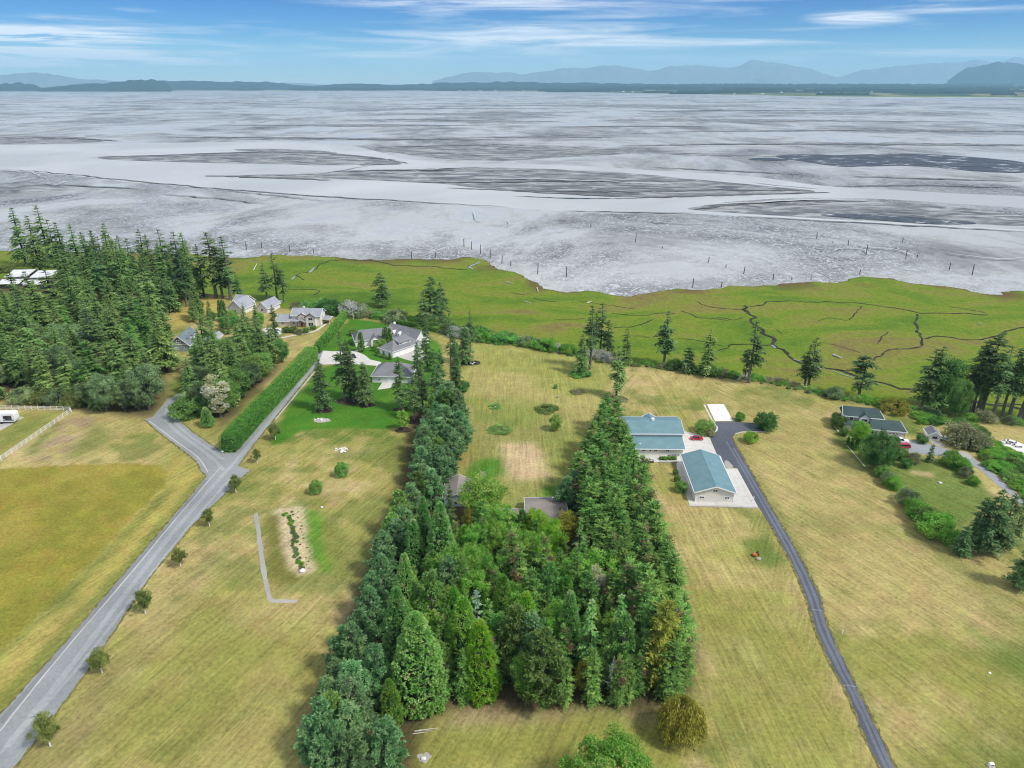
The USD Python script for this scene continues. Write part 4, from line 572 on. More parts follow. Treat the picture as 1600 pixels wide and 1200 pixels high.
def conifer(H, R, seed, z0=0.08, per_m=5.4, st=9, up=0.25, droop=0.55, power=0.8, twig=0.62, wide=0.46, jag=0.3, gap=0.0, flat=1.0, lift=0.25, tip_bare=0.0):
    """Whorled branches of flat sprays. up / droop shape each branch; jag varies its length; gap drops branches at random."""
    g = np.random.default_rng(seed); n = int(H * (1 - z0) * per_m); t = np.sort(g.uniform(0, 1, n) ** 1.05); z = H * (z0 + (1 - z0) * t)
    z = z0 * H + np.round((z - z0 * H) / 1.05) * 1.05 * 0.8 + (z - z0 * H) * 0.2; z = np.clip(z, 0, H * 0.99); t = (z - z0 * H) / (H - z0 * H)
    az = g.uniform(0, 2 * np.pi, n); sect = 1 + 0.25 * np.sin(az * 2 + g.uniform(0, 6)) * np.sin(t * 7 + g.uniform(0, 6))
    low = np.clip(t / 0.08, 0.55, 1)
    L = R * np.maximum(1 - t, 0) ** power * low * sect * g.uniform(1 - jag, 1 + jag * 0.6, n) + 0.28
    if gap: k = g.uniform(0, 1, n) > gap; z, az, L, t, n = z[k], az[k], L[k], t[k], int(k.sum())
    d = np.column_stack([np.cos(az), np.sin(az), 0 * az]); side = np.column_stack([-np.sin(az), np.cos(az), 0 * az])
    u = up * (0.5 + 1.1 * t) * g.uniform(0.6, 1.4, n); dr = droop * (1.15 - 0.8 * t) * g.uniform(0.6, 1.4, n)
    out = []; s = np.linspace(0.16, 1.0, st)
    for k, sk in enumerate(s):
        sj = np.clip(sk + g.uniform(-0.04, 0.04, n), 0.1, 1.02)
        base = np.column_stack([0 * z, 0 * z, z]) + d * (L * sj)[:, None] + np.array([0, 0, 1.0]) * (L * (u * sj - dr * sj * sj))[:, None]
        slope = u - 2 * dr * sj; bd = unit(d + np.array([0, 0, 1.0]) * slope[:, None])
        for sg in (-1, 1):
            a = np.radians(g.uniform(38, 72, n)); ln = np.clip(L * twig * (1.12 - sj) * g.uniform(0.65, 1.25, n), 0.3, 1.9) * (1 if sk < 0.98 else 1.1)
            dd = bd * np.cos(a)[:, None] + side * (sg * np.sin(a))[:, None] + np.array([0, 0, 1.0]) * (g.normal(-0.12, 0.18, n) * flat)[:, None]
            up_n = np.array([0, 0, 1.0]) + g.normal(0, 0.35, (n, 3))
            out.append(cards(base, dd, up_n, ln * 0.62, ln * wide, 0.05)); out.append(cards(base + unit(dd) * (ln * 0.42)[:, None], dd + g.normal(0, 0.25, (n, 3)), up_n, ln * 0.6, ln * wide * 0.8, 0.12))
        if k % 2 == 0 or sk > 0.9:
            out.append(cards(base, bd + g.normal(0, 0.15, (n, 3)) + [0, 0, lift * 0.4], np.array([0, 0, 1.0]) + g.normal(0, 0.3, (n, 3)), np.full(n, 0.55) * g.uniform(0.7, 1.3, n), np.full(n, 0.26), 0.05))
    m = 14; out.append(cards(np.column_stack([np.zeros((m, 2)), H - np.linspace(0.2, 1.8, m)]), g.normal(0, 0.5, (m, 3)) + [0, 0, 1.1], g.normal(0, 1, (m, 3)), np.full(m, 0.7), np.full(m, 0.2)))
    br = [tube(np.stack([[0, 0, z[i]], [0.5 * L[i] * d[i, 0], 0.5 * L[i] * d[i, 1], z[i] + L[i] * (0.5 * u[i] - 0.25 * dr[i])], [0.92 * L[i] * d[i, 0], 0.92 * L[i] * d[i, 1], z[i] + L[i] * (0.92 * u[i] - 0.85 * dr[i])]]), [0.07, 0.045, 0.015], 3) for i in range(0, n, 3)]
    return cat_(*out), br
def tufts(P, O, g, n, L, W, spread=0.75):
    k = len(P); PP = np.repeat(P, n, 0); OO = unit(np.repeat(O, n, 0) + g.normal(0, spread, (k * n, 3)))
    return cards(PP, OO, g.normal(0, 1, (k * n, 3)), L * g.uniform(0.6, 1.25, k * n), W * g.uniform(0.7, 1.3, k * n), 0.04)
def pine(H, R, seed, z0=0.1, n=120, per=14, tn=10, round_=0.6, L=0.75, W=0.26):
    """Upswept limbs carrying brush-like tufts, the crown broken into clumps."""
    g = np.random.default_rng(seed); t = np.sort(g.uniform(0, 1, n)); z = H * (z0 + (0.97 - z0) * t); az = g.uniform(0, 2 * np.pi, n)
    Lb = R * (1 - t ** 1.25) ** (round_ + 0.25) * g.uniform(0.55, 1.15, n) * np.clip(0.55 + t * 2.2, 0, 1) + 0.5; P, O, br = [], [], []
    for i in range(n):
        d = np.array([math.cos(az[i]), math.sin(az[i]), 0]); k = max(4, int(per * Lb[i] / R)); s = g.uniform(0.3, 1.0, k) ** 0.7; u = 0.1 + 0.5 * t[i]
        p = np.array([0, 0, z[i]]) + d * (Lb[i] * s)[:, None] + np.array([0, 0, 1.0]) * (Lb[i] * (u * s * s - 0.12 * s))[:, None] + g.normal(0, 0.16 * Lb[i] ** 0.7, (k, 3)) * s[:, None] * 0.8
        P.append(p); O.append(np.repeat((d * 0.8 + [0, 0, 0.75])[None], k, 0) + g.normal(0, 0.3, (k, 3)))
        if i % 2 == 0: br.append(tube(np.stack([[0, 0, z[i]], np.array([0, 0, z[i]]) + d * Lb[i] * 0.5, np.array([0, 0, z[i] + Lb[i] * (u - 0.12)]) + d * Lb[i] * 0.92]), [0.09, 0.06, 0.02], 4))
    return tufts(np.vstack(P), np.vstack(O), g, tn, L, W), br
def tufted_cone(H, R, seed, n=1500, tn=13, power=0.75, L=0.6, W=0.27, belly=0.12, lump=0.2, spread=0.6, inner=0.72):
    """A dense cone whose surface is made of rounded tufts pointing out and up, round a dark core."""
    g = np.random.default_rng(seed); t = g.uniform(0, 1, n) ** 1.25; az = g.uniform(0, 2 * np.pi, n); prof = (1 - t) ** power * np.clip(0.72 + t / belly * 0.28, 0, 1)
    lumps = meshkit.fbm(np.column_stack([np.cos(az) * 2.2, np.sin(az) * 2.2, t * H * 0.42]), 2, seed)
    r = R * prof * (1 - lump * 1.2 + lump * 2.4 * lumps) * g.uniform(0.8, 1.04, n) + 0.12
    P = np.column_stack([r * np.cos(az), r * np.sin(az), 0.3 + t * (H - 0.5)]); O = np.column_stack([np.cos(az), np.sin(az), 0.65 + 0.5 * t])
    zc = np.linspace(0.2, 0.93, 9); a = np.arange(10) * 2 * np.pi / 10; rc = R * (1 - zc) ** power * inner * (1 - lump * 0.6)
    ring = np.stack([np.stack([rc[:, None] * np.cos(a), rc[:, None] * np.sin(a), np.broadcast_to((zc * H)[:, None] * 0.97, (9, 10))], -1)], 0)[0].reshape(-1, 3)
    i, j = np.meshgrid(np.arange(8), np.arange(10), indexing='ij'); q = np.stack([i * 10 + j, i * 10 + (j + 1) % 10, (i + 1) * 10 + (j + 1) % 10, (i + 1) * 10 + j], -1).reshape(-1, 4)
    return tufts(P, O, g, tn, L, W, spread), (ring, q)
def broadleaf(H, R, seed, z0=0.15, clumps=90, leaves=90, cl=1.2, leaf=0.42, shape=1.0, peak=0.5, droop=0.0, fill=0.55):
    """Leaf clumps spread through an uneven crown; light shows between them."""
    g = np.random.default_rng(seed); c = g.normal(0, 1, (clumps, 3)); c = unit(c) * (g.uniform(fill ** 2, 1, clumps) ** 0.5)[:, None]
    zc = c[:, 2]; w = np.where(zc > (peak * 2 - 1), (1 - np.abs(zc) ** (1.3 * shape)), 1.0) if shape != 1 else 1.0
    nz_ = 1 + 0.35 * (meshkit.fbm(unit(c) * 1.7 + seed, 2, seed) - 0.5) * 2
    P = np.column_stack([c[:, 0] * R * w * nz_, c[:, 1] * R * w * nz_, H * (z0 + (1 - z0) * (zc + 1) / 2 * nz_ ** 0.4)]); P[:, 2] = np.clip(P[:, 2], 0.3, H)
    k = clumps * leaves; o = unit(g.normal(0, 1, (k, 3))) * (g.uniform(0.25, 1, k) ** 0.5)[:, None] * cl * np.repeat(g.uniform(0.65, 1.25, clumps), leaves)[:, None] * [1, 1, 0.8]
    out = unit(np.repeat(unit(P - [0, 0, H * 0.45]), leaves, 0) * 0.8 + g.normal(0, 0.7, (k, 3))); PP = np.repeat(P, leaves, 0) + o; PP[:, 2] = np.maximum(PP[:, 2], 0.08)
    D = np.cross(out, g.normal(0, 1, (k, 3))) + out * 0.35 - np.array([0, 0, droop])
    m = cards(PP, D, out, leaf * g.uniform(0.6, 1.3, k), leaf * 0.62 * g.uniform(0.7, 1.2, k), 0.08)
    br = [tube(np.stack([[0, 0, H * z0 * 0.8], P[i] * [0.4, 0.4, 0.5] + [0, 0, H * z0 * 0.4], P[i] * 0.92]), [R * 0.045, R * 0.025, R * 0.008], 4) for i in range(0, clumps, max(1, clumps // 16))]
    return m, br
def weeping(H, R, seed, n=260, per=16):
    g = np.random.default_rng(seed); az = g.uniform(0, 2 * np.pi, n); rr = R * g.uniform(0.1, 1, n) ** 0.6; top = H * (1 - 0.5 * (rr / R) ** 2 * g.uniform(0.6, 1.2, n)); ln = top * g.uniform(0.35, 0.8, n)
    s = g.uniform(0, 1, (n, per)); P = np.stack([(rr * np.cos(az))[:, None] * (1 + 0.16 * s), (rr * np.sin(az))[:, None] * (1 + 0.16 * s), top[:, None] - s * ln[:, None]], -1).reshape(-1, 3) + g.normal(0, 0.18, (n * per, 3))
    P[:, 2] = np.maximum(P[:, 2], 0.3); D = np.repeat(np.column_stack([np.cos(az) * 0.35, np.sin(az) * 0.35, -np.ones(n)]), per, 0) + g.normal(0, 0.35, (n * per, 3))
    return cards(P, D, g.normal(0, 1, (n * per, 3)), g.uniform(0.5, 1.0, n * per), g.uniform(0.14, 0.26, n * per)), [tube(np.stack([[0, 0, H * 0.25], [0.35 * rr[i] * math.cos(az[i]), 0.35 * rr[i] * math.sin(az[i]), H * 0.6], [0.8 * rr[i] * math.cos(az[i]), 0.8 * rr[i] * math.sin(az[i]), top[i]]]), [0.16, 0.1, 0.03], 4) for i in range(0, n, 14)]
kinds = {}
def fit(m, H, R):
    """Scales a crown so that it is H tall and R wide, whatever its clumps stick out by."""
    v = m[0]; r = np.quantile(np.hypot(v[:, 0], v[:, 1]), 0.97); zt = np.quantile(v[:, 2], 0.998)
    return v * [R / r, R / r, H / zt], m[1]
def fit_all(H, R, crown, *more):
    v = crown[0]; r = np.quantile(np.hypot(v[:, 0], v[:, 1]), 0.97); k = np.array([R / r, R / r, H / np.quantile(v[:, 2], 0.998)])
    return [(np.asarray(c[0]) * k, c[1]) for c in (crown, *more)]
def toned(mesh, m, seed):
    """Each leaf cluster gets a tone of its own."""
    n = len(m[0]) // 4; c = m[0][::4][:n]; g = np.random.default_rng(seed)
    t = 0.5 * g.uniform(0, 1, n) + 0.9 * (meshkit.noise(c * 0.9 + seed, seed) - 0.25) * (g.uniform(0.6, 1.0, n)); primvar(mesh, 'tone', np.repeat(np.clip(t, 0, 1), 4)[:len(m[0])])
def kind(name, H, R, crown, leaf, trunk=None, bark='bark', extra=None, inner=None, core=None, shrub=False):
    UsdGeom.Xform.Define(stage, '/World/kinds/' + name); p = '/World/kinds/' + name
    if trunk is not None: usdkit.mesh(stage, p + '/trunk', trunk, M[bark], smooth=60)
    toned(usdkit.mesh(stage, p + ('/foliage' if shrub else '/crown'), crown, M[leaf]), crown, sum(map(ord, name)))
    if inner is not None: usdkit.mesh(stage, p + '/inner_crown', inner, M['inner_shade'])  # dark core that gives the crown its inner shade
    for nm, m, mt in (extra or []):
        e = usdkit.mesh(stage, p + '/' + nm, m, M[mt])
        if nm == 'brown_tips': toned(e, m, 3); tag(e, kind='stuff')
    kinds[name] = (H, R)
def mk_conifer(name, H, R, seed, leaf, bark='bark', rt=None, extra=None, **k):
    c, br = conifer(H, R, seed, **k); kind(name, H, R, c, leaf, cat_(trunk_mesh(H, rt or H * 0.016 + 0.08, seed=seed), *br), bark, extra)
for i, (H, R, z0, kw) in enumerate([(24, 5.0, 0.06, {}), (27, 5.4, 0.12, dict(droop=0.75)), (22, 4.4, 0.05, dict(up=0.1, droop=0.5, jag=0.4)), (26, 5.6, 0.2, dict(gap=0.2, jag=0.5, droop=0.7))]): mk_conifer(f'fir_{"abcd"[i]}', H, R, 40 + i, 'fir_green', z0=z0, **kw)
for i, (H, R, z0, kw) in enumerate([(26, 4.6, 0.34, dict(gap=0.32, jag=0.55, per_m=5.5)), (30, 5.0, 0.42, dict(gap=0.4, jag=0.6, per_m=5.5, power=0.55)), (24, 4.6, 0.28, dict(gap=0.25, jag=0.5, droop=0.7)), (25, 5.4, 0.3, dict(gap=0.45, jag=0.6, power=0.4, up=0.1))]): mk_conifer(f'shore_fir_{"abcd"[i]}', H, R, 50 + i, 'fir_dark', 'bark_grey', z0=z0, **kw)
for i, (H, R, z0, kw) in enumerate([(26, 5.2, 0.09, dict(gap=0.12, jag=0.45, power=0.7)), (30, 6.4, 0.14, dict(gap=0.2, jag=0.55, power=0.55, droop=0.7)), (22, 5.2, 0.1, dict(jag=0.4, power=0.6))]): mk_conifer(f'dark_fir_{"abc"[i]}', H, R, 150 + i, 'fir_dark', 'bark_grey', z0=z0, **kw)
mk_conifer('spruce_blue', 18, 2.7, 60, 'spruce_blue', z0=0.04, up=0.15, droop=0.55, per_m=7)
mk_conifer('spruce_pale', 19, 3.0, 61, 'sequoia_green', z0=0.04, up=0.25, droop=0.8, per_m=6, gap=0.15)
mk_conifer('small_fir', 9, 2.6, 62, 'fir_dark', z0=0.07, per_m=9, st=8)
mk_conifer('cedar_a', 20, 4.0, 63, 'cypress_green', z0=0.02, per_m=6.5, up=0.6, droop=0.75, power=0.62, twig=0.5, wide=0.55, lift=0.8)
mk_conifer('cedar_b', 17, 3.6, 64, 'cypress_green', z0=0.02, per_m=7, up=0.7, droop=0.7, power=0.55, twig=0.5, wide=0.55, jag=0.4, lift=0.8)
g_ = np.random.default_rng(5)
def rust(H, R, seed, n=26):
    g = np.random.default_rng(seed); P, O = [], []
    for _ in range(n // 6):
        t = g.uniform(0.45, 0.98); a = g.uniform(0, 6.28); c = np.array([math.cos(a) * R * (1 - t) ** 0.7 * 0.95, math.sin(a) * R * (1 - t) ** 0.7 * 0.95, H * t]); k = 26
        P.append(c + g.normal(0, 0.5, (k, 3))); O.append(np.tile([math.cos(a), math.sin(a), 0.7], (k, 1)))
    return tufts(np.vstack(P), np.vstack(O), g, 4, 0.55, 0.2)
c_, b_ = conifer(19, 3.9, 65, z0=0.02, per_m=6.5, up=0.6, droop=0.7, power=0.58, twig=0.5, wide=0.55, lift=0.8); kind('cedar_rusty', 19, 3.9, c_, 'cypress_green', cat_(trunk_mesh(19, 0.4, seed=65), *b_), 'bark', [('brown_tips', rust(19, 3.9, 66, 36), 'rust_tips')])
mk_conifer('gold_cedar', 17, 4.6, 67, 'gold_cypress', z0=0.02, per_m=11, up=0.55, droop=0.8, power=0.6, twig=0.5, wide=0.42, lift=0.7)
for i, (H, R, lf) in enumerate([(15, 4.4, 'pine_blue'), (17, 4.8, 'pine_blue'), (14, 4.2, 'pine_green'), (18, 4.6, 'pine_green'), (16, 5.2, 'pine_blue')]):
    c_, b_ = pine(H, R, 70 + i, n=130 + 8 * i, per=15); c_, *b_ = fit_all(H, R, c_, *b_); kind(f'pine_{"abcde"[i]}', H, R, c_, lf, cat_(trunk_mesh(H, 0.32, 0.06, seed=i), *b_), 'bark_grey')
for i, (H, R, kw) in enumerate([(23, 5.6, dict(n=2000, power=0.62)), (24, 4.6, {}), (20, 4.0, dict(power=0.85)), (19, 3.4, dict(power=0.7, n=1200))]):
    c_, co = tufted_cone(H, R, 80 + i, **kw); kind(f'sequoia_{"abcd"[i]}', H, R, c_, 'sequoia_green', trunk_mesh(H, 0.6, seed=i), 'bark', inner=co)
c_, co = tufted_cone(19, 4.2, 88, n=1100, tn=10, power=0.6, L=0.75, W=0.2, lump=0.35, spread=0.85); kind('lime_conifer', 19, 4.2, c_, 'leaf_lime', trunk_mesh(19, 0.35, seed=4), 'bark', inner=co)
c_, co = tufted_cone(16, 3.6, 89, n=900, tn=10, power=0.6, L=0.7, W=0.2, lump=0.35, spread=0.85); kind('light_conifer', 16, 3.6, c_, 'leaf_green', trunk_mesh(16, 0.3, seed=5), 'bark', inner=co)
for nm, H, R, lf, kw in [('maple_a', 13, 4.6, 'leaf_green', dict(clumps=120, leaves=95)), ('maple_b', 12, 4.2, 'leaf_lime', dict(clumps=110, leaves=90)), ('maple_c', 15, 4.6, 'leaf_green', dict(clumps=130, leaves=90, cl=1.1)), ('grey_alder', 13, 4.4, 'leaf_grey', dict(clumps=110, leaves=100, cl=1.15)), ('dark_alder', 12, 4.4, 'leaf_dark', dict(clumps=110, leaves=95)), ('pale_tree', 13, 2.8, 'leaf_pale', dict(clumps=80, leaves=70, cl=0.9)), ('gold_tree', 12, 3.0, 'leaf_gold', dict(clumps=80, leaves=80, cl=0.9)), ('orange_tree', 11, 3.6, 'leaf_orange', dict(clumps=90, leaves=80)), ('lawn_tree', 6.5, 2.3, 'leaf_green', dict(clumps=60, leaves=80, cl=0.6, leaf=0.3, z0=0.25)), ('round_dark_tree', 9, 5.0, 'leaf_dark', dict(clumps=130, leaves=100, cl=1.0, leaf=0.36, z0=0.05))]:
    c_, b_ = broadleaf(H, R, sum(map(ord, nm)), **kw); c_, *b_ = fit_all(H, R, c_, *b_); kind(nm, H, R, c_, lf, cat_(trunk_mesh(H * 0.8, H * 0.02 + 0.06, seed=3), *b_), 'bark_grey')
c_, b_ = broadleaf(14, 8.0, 321, clumps=210, leaves=120, cl=1.5, leaf=0.5, z0=0.1, fill=0.75); c_, *b_ = fit_all(14, 8.0, c_, *b_); kind('bright_crown', 14, 8.0, c_, 'leaf_green', cat_(trunk_mesh(11, 0.45, seed=8), *b_), 'bark_grey')
c_, b_ = weeping(10.5, 4.2, 90, n=420, per=18); kind('weeping_gold', 10.5, 4.2, c_, 'leaf_gold', cat_(trunk_mesh(8, 0.3, seed=9), *b_), 'bark_grey')
for i, sd2 in enumerate((91, 97)):
    c_, b_ = broadleaf(5.6, 2.5, sd2, clumps=70, leaves=60, cl=0.62, leaf=0.3, z0=0.3, fill=0.3); c_, *b_ = fit_all(5.6, 2.5, c_, *b_); t0 = trunk_mesh(1.7, 0.16, 0.13, seed=i, n=4); up_ = [(np.array(b[0]), b[1]) for b in b_]
    kind(f'birch_{"ab"[i]}', 5.6, 2.5, c_, 'leaf_birch', t0, 'bark_white', [('limbs', cat_(tube([[0, 0, 1.6], [0.1, 0.05, 3.2], [0, 0.1, 4.8]], [0.13, 0.08, 0.03], 5), *up_), 'bark_grey')])
for nm, H, R, lf, kw in [('bush_dark', 3.6, 2.8, 'leaf_dark', {}), ('bush_green', 3.2, 2.6, 'leaf_green', {}), ('bush_grey', 3.4, 2.6, 'leaf_grey', {}), ('bush_silver', 3.4, 2.4, 'leaf_silver', {}), ('bush_gold', 2.8, 2.4, 'leaf_birch', {}), ('bush_brown', 2.6, 2.4, 'heath_brown', {}), ('bush_orange', 3.0, 2.6, 'leaf_orange', {})]:
    c_, b_ = broadleaf(H, R, sum(map(ord, nm)), z0=0.0, clumps=60, leaves=80, cl=0.75, leaf=0.3, fill=0.6); c_, *b_ = fit_all(H, R, c_, *b_); kind(nm, H, R, c_, lf, cat_(*b_), 'bark', shrub=True)
c_, co = tufted_cone(5.5, 0.9, 95, n=420, tn=9, power=0.5, L=0.3, W=0.12, spread=0.7); kind('thin_cypress', 5.5, 0.9, c_, 'cypress_green', trunk_mesh(5, 0.1), 'bark', inner=co)
c_, co = tufted_cone(7.0, 2.2, 96, n=700, tn=10, power=0.6, L=0.4, W=0.15); kind('young_cypress', 7.0, 2.2, c_, 'sequoia_green', trunk_mesh(6, 0.14), 'bark', inner=co)
print('kinds', len(kinds), 'triangles', sum(len(UsdGeom.Mesh(p).GetFaceVertexCountsAttr().Get()) for p in Usd.PrimRange(stage.GetPrimAtPath('/World/kinds'), Usd.PrimAllPrimsPredicate) if p.GetTypeName() == 'Mesh'))

# ------------------------------------------------------------------ planting
r6 = np.random.default_rng(66)
taken = []                                            # (x, y, radius) of what already stands
keep_out = [Polygon(pts(q)) for q in ([(688, 800), (690, 745), (745, 745), (748, 800)], [(785, 838), (785, 800), (818, 790), (892, 790), (892, 835)], [(262, 562), (263, 518), (345, 512), (350, 552), (310, 562)], [(-60, 500), (-60, 415), (112, 420), (128, 452), (100, 470), (60, 490)], [(330, 500), (335, 465), (410, 465), (420, 500)])]
NM = {'fir': ('fir_tree', 'fir'), 'shore': ('fir_tree', 'fir'), 'dark_fir': ('fir_tree', 'fir'), 'spruce': ('spruce_tree', 'spruce'), 'small': ('fir_tree', 'fir'), 'cedar': ('cedar_tree', 'cedar'), 'gold': ('cedar_tree', 'cedar'), 'pine': ('pine_tree', 'pine'), 'sequoia': ('sequoia_tree', 'sequoia'), 'lime': ('larch_tree', 'larch'), 'light': ('larch_tree', 'larch'), 'birch': ('birch_tree', 'birch'), 'bush': ('shrub', 'shrub'), 'thin': ('cypress_tree', 'cypress'), 'young': ('cypress_tree', 'cypress'), 'weeping': ('willow_tree', 'willow'), 'maple': ('maple_tree', 'maple')}
def plant(k, x, y, h, label, group=None, fat=1.0, name=None, cat=None, z=None, lean=0.0):
    H, R = kinds[k]; s = h / H; nm, ct = NM.get(k.split('_')[0], NM.get(k[:-2], ('broadleaf_tree', 'tree')))
    zz = ground_z(x, y) if z is None else z
    taken.append((x, y, R * s * fat)); w = s * fat * r6.uniform(0.95, 1.05)
    return copy_of(k, name or nm, label, cat or ct, (x, y, zz - 0.05), r6.uniform(0, 360), (w, w, s), group, (r6.normal(0, lean), r6.normal(0, lean)))
def by_foot(k, px, base, top, label, group=None, fat=1.0, **kw):
    """A tree whose foot is seen at (px, base) and whose top at the row top."""
    p = at(px, base); z = 0.0
    for _ in range(4): z = ground_z(p[0], p[1]); p = at(px, base, z)
    return plant(k, p[0], p[1], max(0.6, height_of(px, base, top, z)), label, group, fat, **kw)
def by_top(k, px, top, h, label, group=None, fat=1.0, **kw):
    """A tree whose foot is hidden: its top seen at (px, top), h metres tall."""
    p = at(px, top, h); return plant(k, p[0], p[1], h, label, group, fat, **kw)
def fill(px_poly, gap, choose, seed, tries=6000, shrink=0.5, limit=400):
    """Trees at least gap apart over a patch of ground, clear of what stands there."""
    g = np.random.default_rng(seed); P_ = Polygon(pts(px_poly)).buffer(0); x0, y0, x1, y1 = P_.bounds; mine, n = [], 0
    for _ in range(tries):
        x, y = g.uniform(x0, x1), g.uniform(y0, y1)
        if not P_.contains(shapely.Point(x, y)) or any(q.contains(shapely.Point(x, y)) for q in keep_out): continue
        if any((x - a) ** 2 + (y - b) ** 2 < gap * gap for a, b in mine) or any((x - a) ** 2 + (y - b) ** 2 < (shrink * (c + gap * 0.5)) ** 2 for a, b, c in taken): continue
        mine.append((x, y)); k, h, lab, grp, fat = choose(g, x, y); plant(k, x, y, h, lab, grp, fat, lean=1.2); n += 1
        if n >= limit: break
    return n
# --- birches along the lane
for i, (px, b, t, lb) in enumerate([(79, 1166, 1113, 'nearest birch with whitewashed stem beside the grey lane at lower left'), (159.5, 1051, 1008, 'second birch from the near end of the lane row, white stem'), (227.5, 959, 918, 'third birch of the lane row, wide crown over a thin white stem'), (282.5, 885, 850, 'fourth birch of the lane row, crown spreading to the right'), (327.5, 822, 789, 'fifth birch of the lane row, slim crown beside the lane'), (369, 769, 736, 'birch standing just below the paved corner of the lane'), (402, 723, 696, 'birch beside the lane opposite the near end of the big hedge'), (430.5, 687, 654, 'farthest birch of the lane row, at the corner of the green lawn')]):
    by_foot('birch_' + 'ab'[i % 2], px, b, t + 6, lb, 'birches along the lane', 0.72)
by_foot('bush_dark', 535, 743, 722, 'larger of two round bushes on the straw field left of the belt', None, 0.62, name='round_bush', cat='bush'); by_foot('bush_dark', 495, 770, 750, 'smaller of two round bushes on the straw field, above the garden plot', None, 0.6, name='round_bush', cat='bush')
# --- lawn firs
for k, px, b, t, f, lb in [('dark_fir_c', 506, 641, 562, 0.85, 'dark fir standing alone in a bark ring on the green lawn'), ('shore_fir_c', 540, 626, 518, 0.95, 'tallest fir of the lawn clump in front of the pale drive'), ('dark_fir_a', 553, 628, 548, 0.95, 'bushy fir in the lawn clump, right of the tallest one'), ('dark_fir_a', 548, 622, 530, 0.9, 'slim fir at the back of the lawn clump'), ('dark_fir_c', 573, 633, 566, 0.9, 'right-hand fir of the lawn clump, pale forked stem in a bark ring'), ('dark_fir_a', 627, 640, 558, 1.0, 'fir at the right edge of the lawn below the grey garage'), ('shore_fir_c', 648, 656, 588, 0.9, 'brownish fir with a pale trunk in a bark bed at the lawn edge'), ('dark_fir_a', 668, 580, 500, 0.85, 'tall dark fir beside the garage court of the grey house'), ('dark_fir_a', 660, 640, 568, 1.0, 'broad fir behind the brownish one at the lawn edge'), ('dark_fir_b', 683, 648, 570, 1.0, 'ragged fir at the head of the pine belt'), ('shore_fir_a', 705, 585, 490, 0.7, 'narrow dark fir between the grey house and the mown field'), ('dark_fir_c', 728, 568, 508, 1.0, 'fir at the upper left corner of the central mown field'), ('shore_fir_c', 735, 548, 486, 0.9, 'fir with a lopped top at the bluff above the central field'), ('dark_fir_a', 712, 610, 530, 0.8, 'dark fir behind the stone ring of the central field'), ('dark_fir_c', 655, 600, 535, 0.8, 'fir behind the corner of the grey garage'), ('dark_fir_a', 690, 620, 545, 0.9, 'fir in the row between the lawn and the central field')]: by_foot(k, px, b, t, lb, None, f * 1.15)
by_foot('lawn_tree', 631, 672, 641, 'small green tree in a bark ring at the lawn corner', None, 0.9)
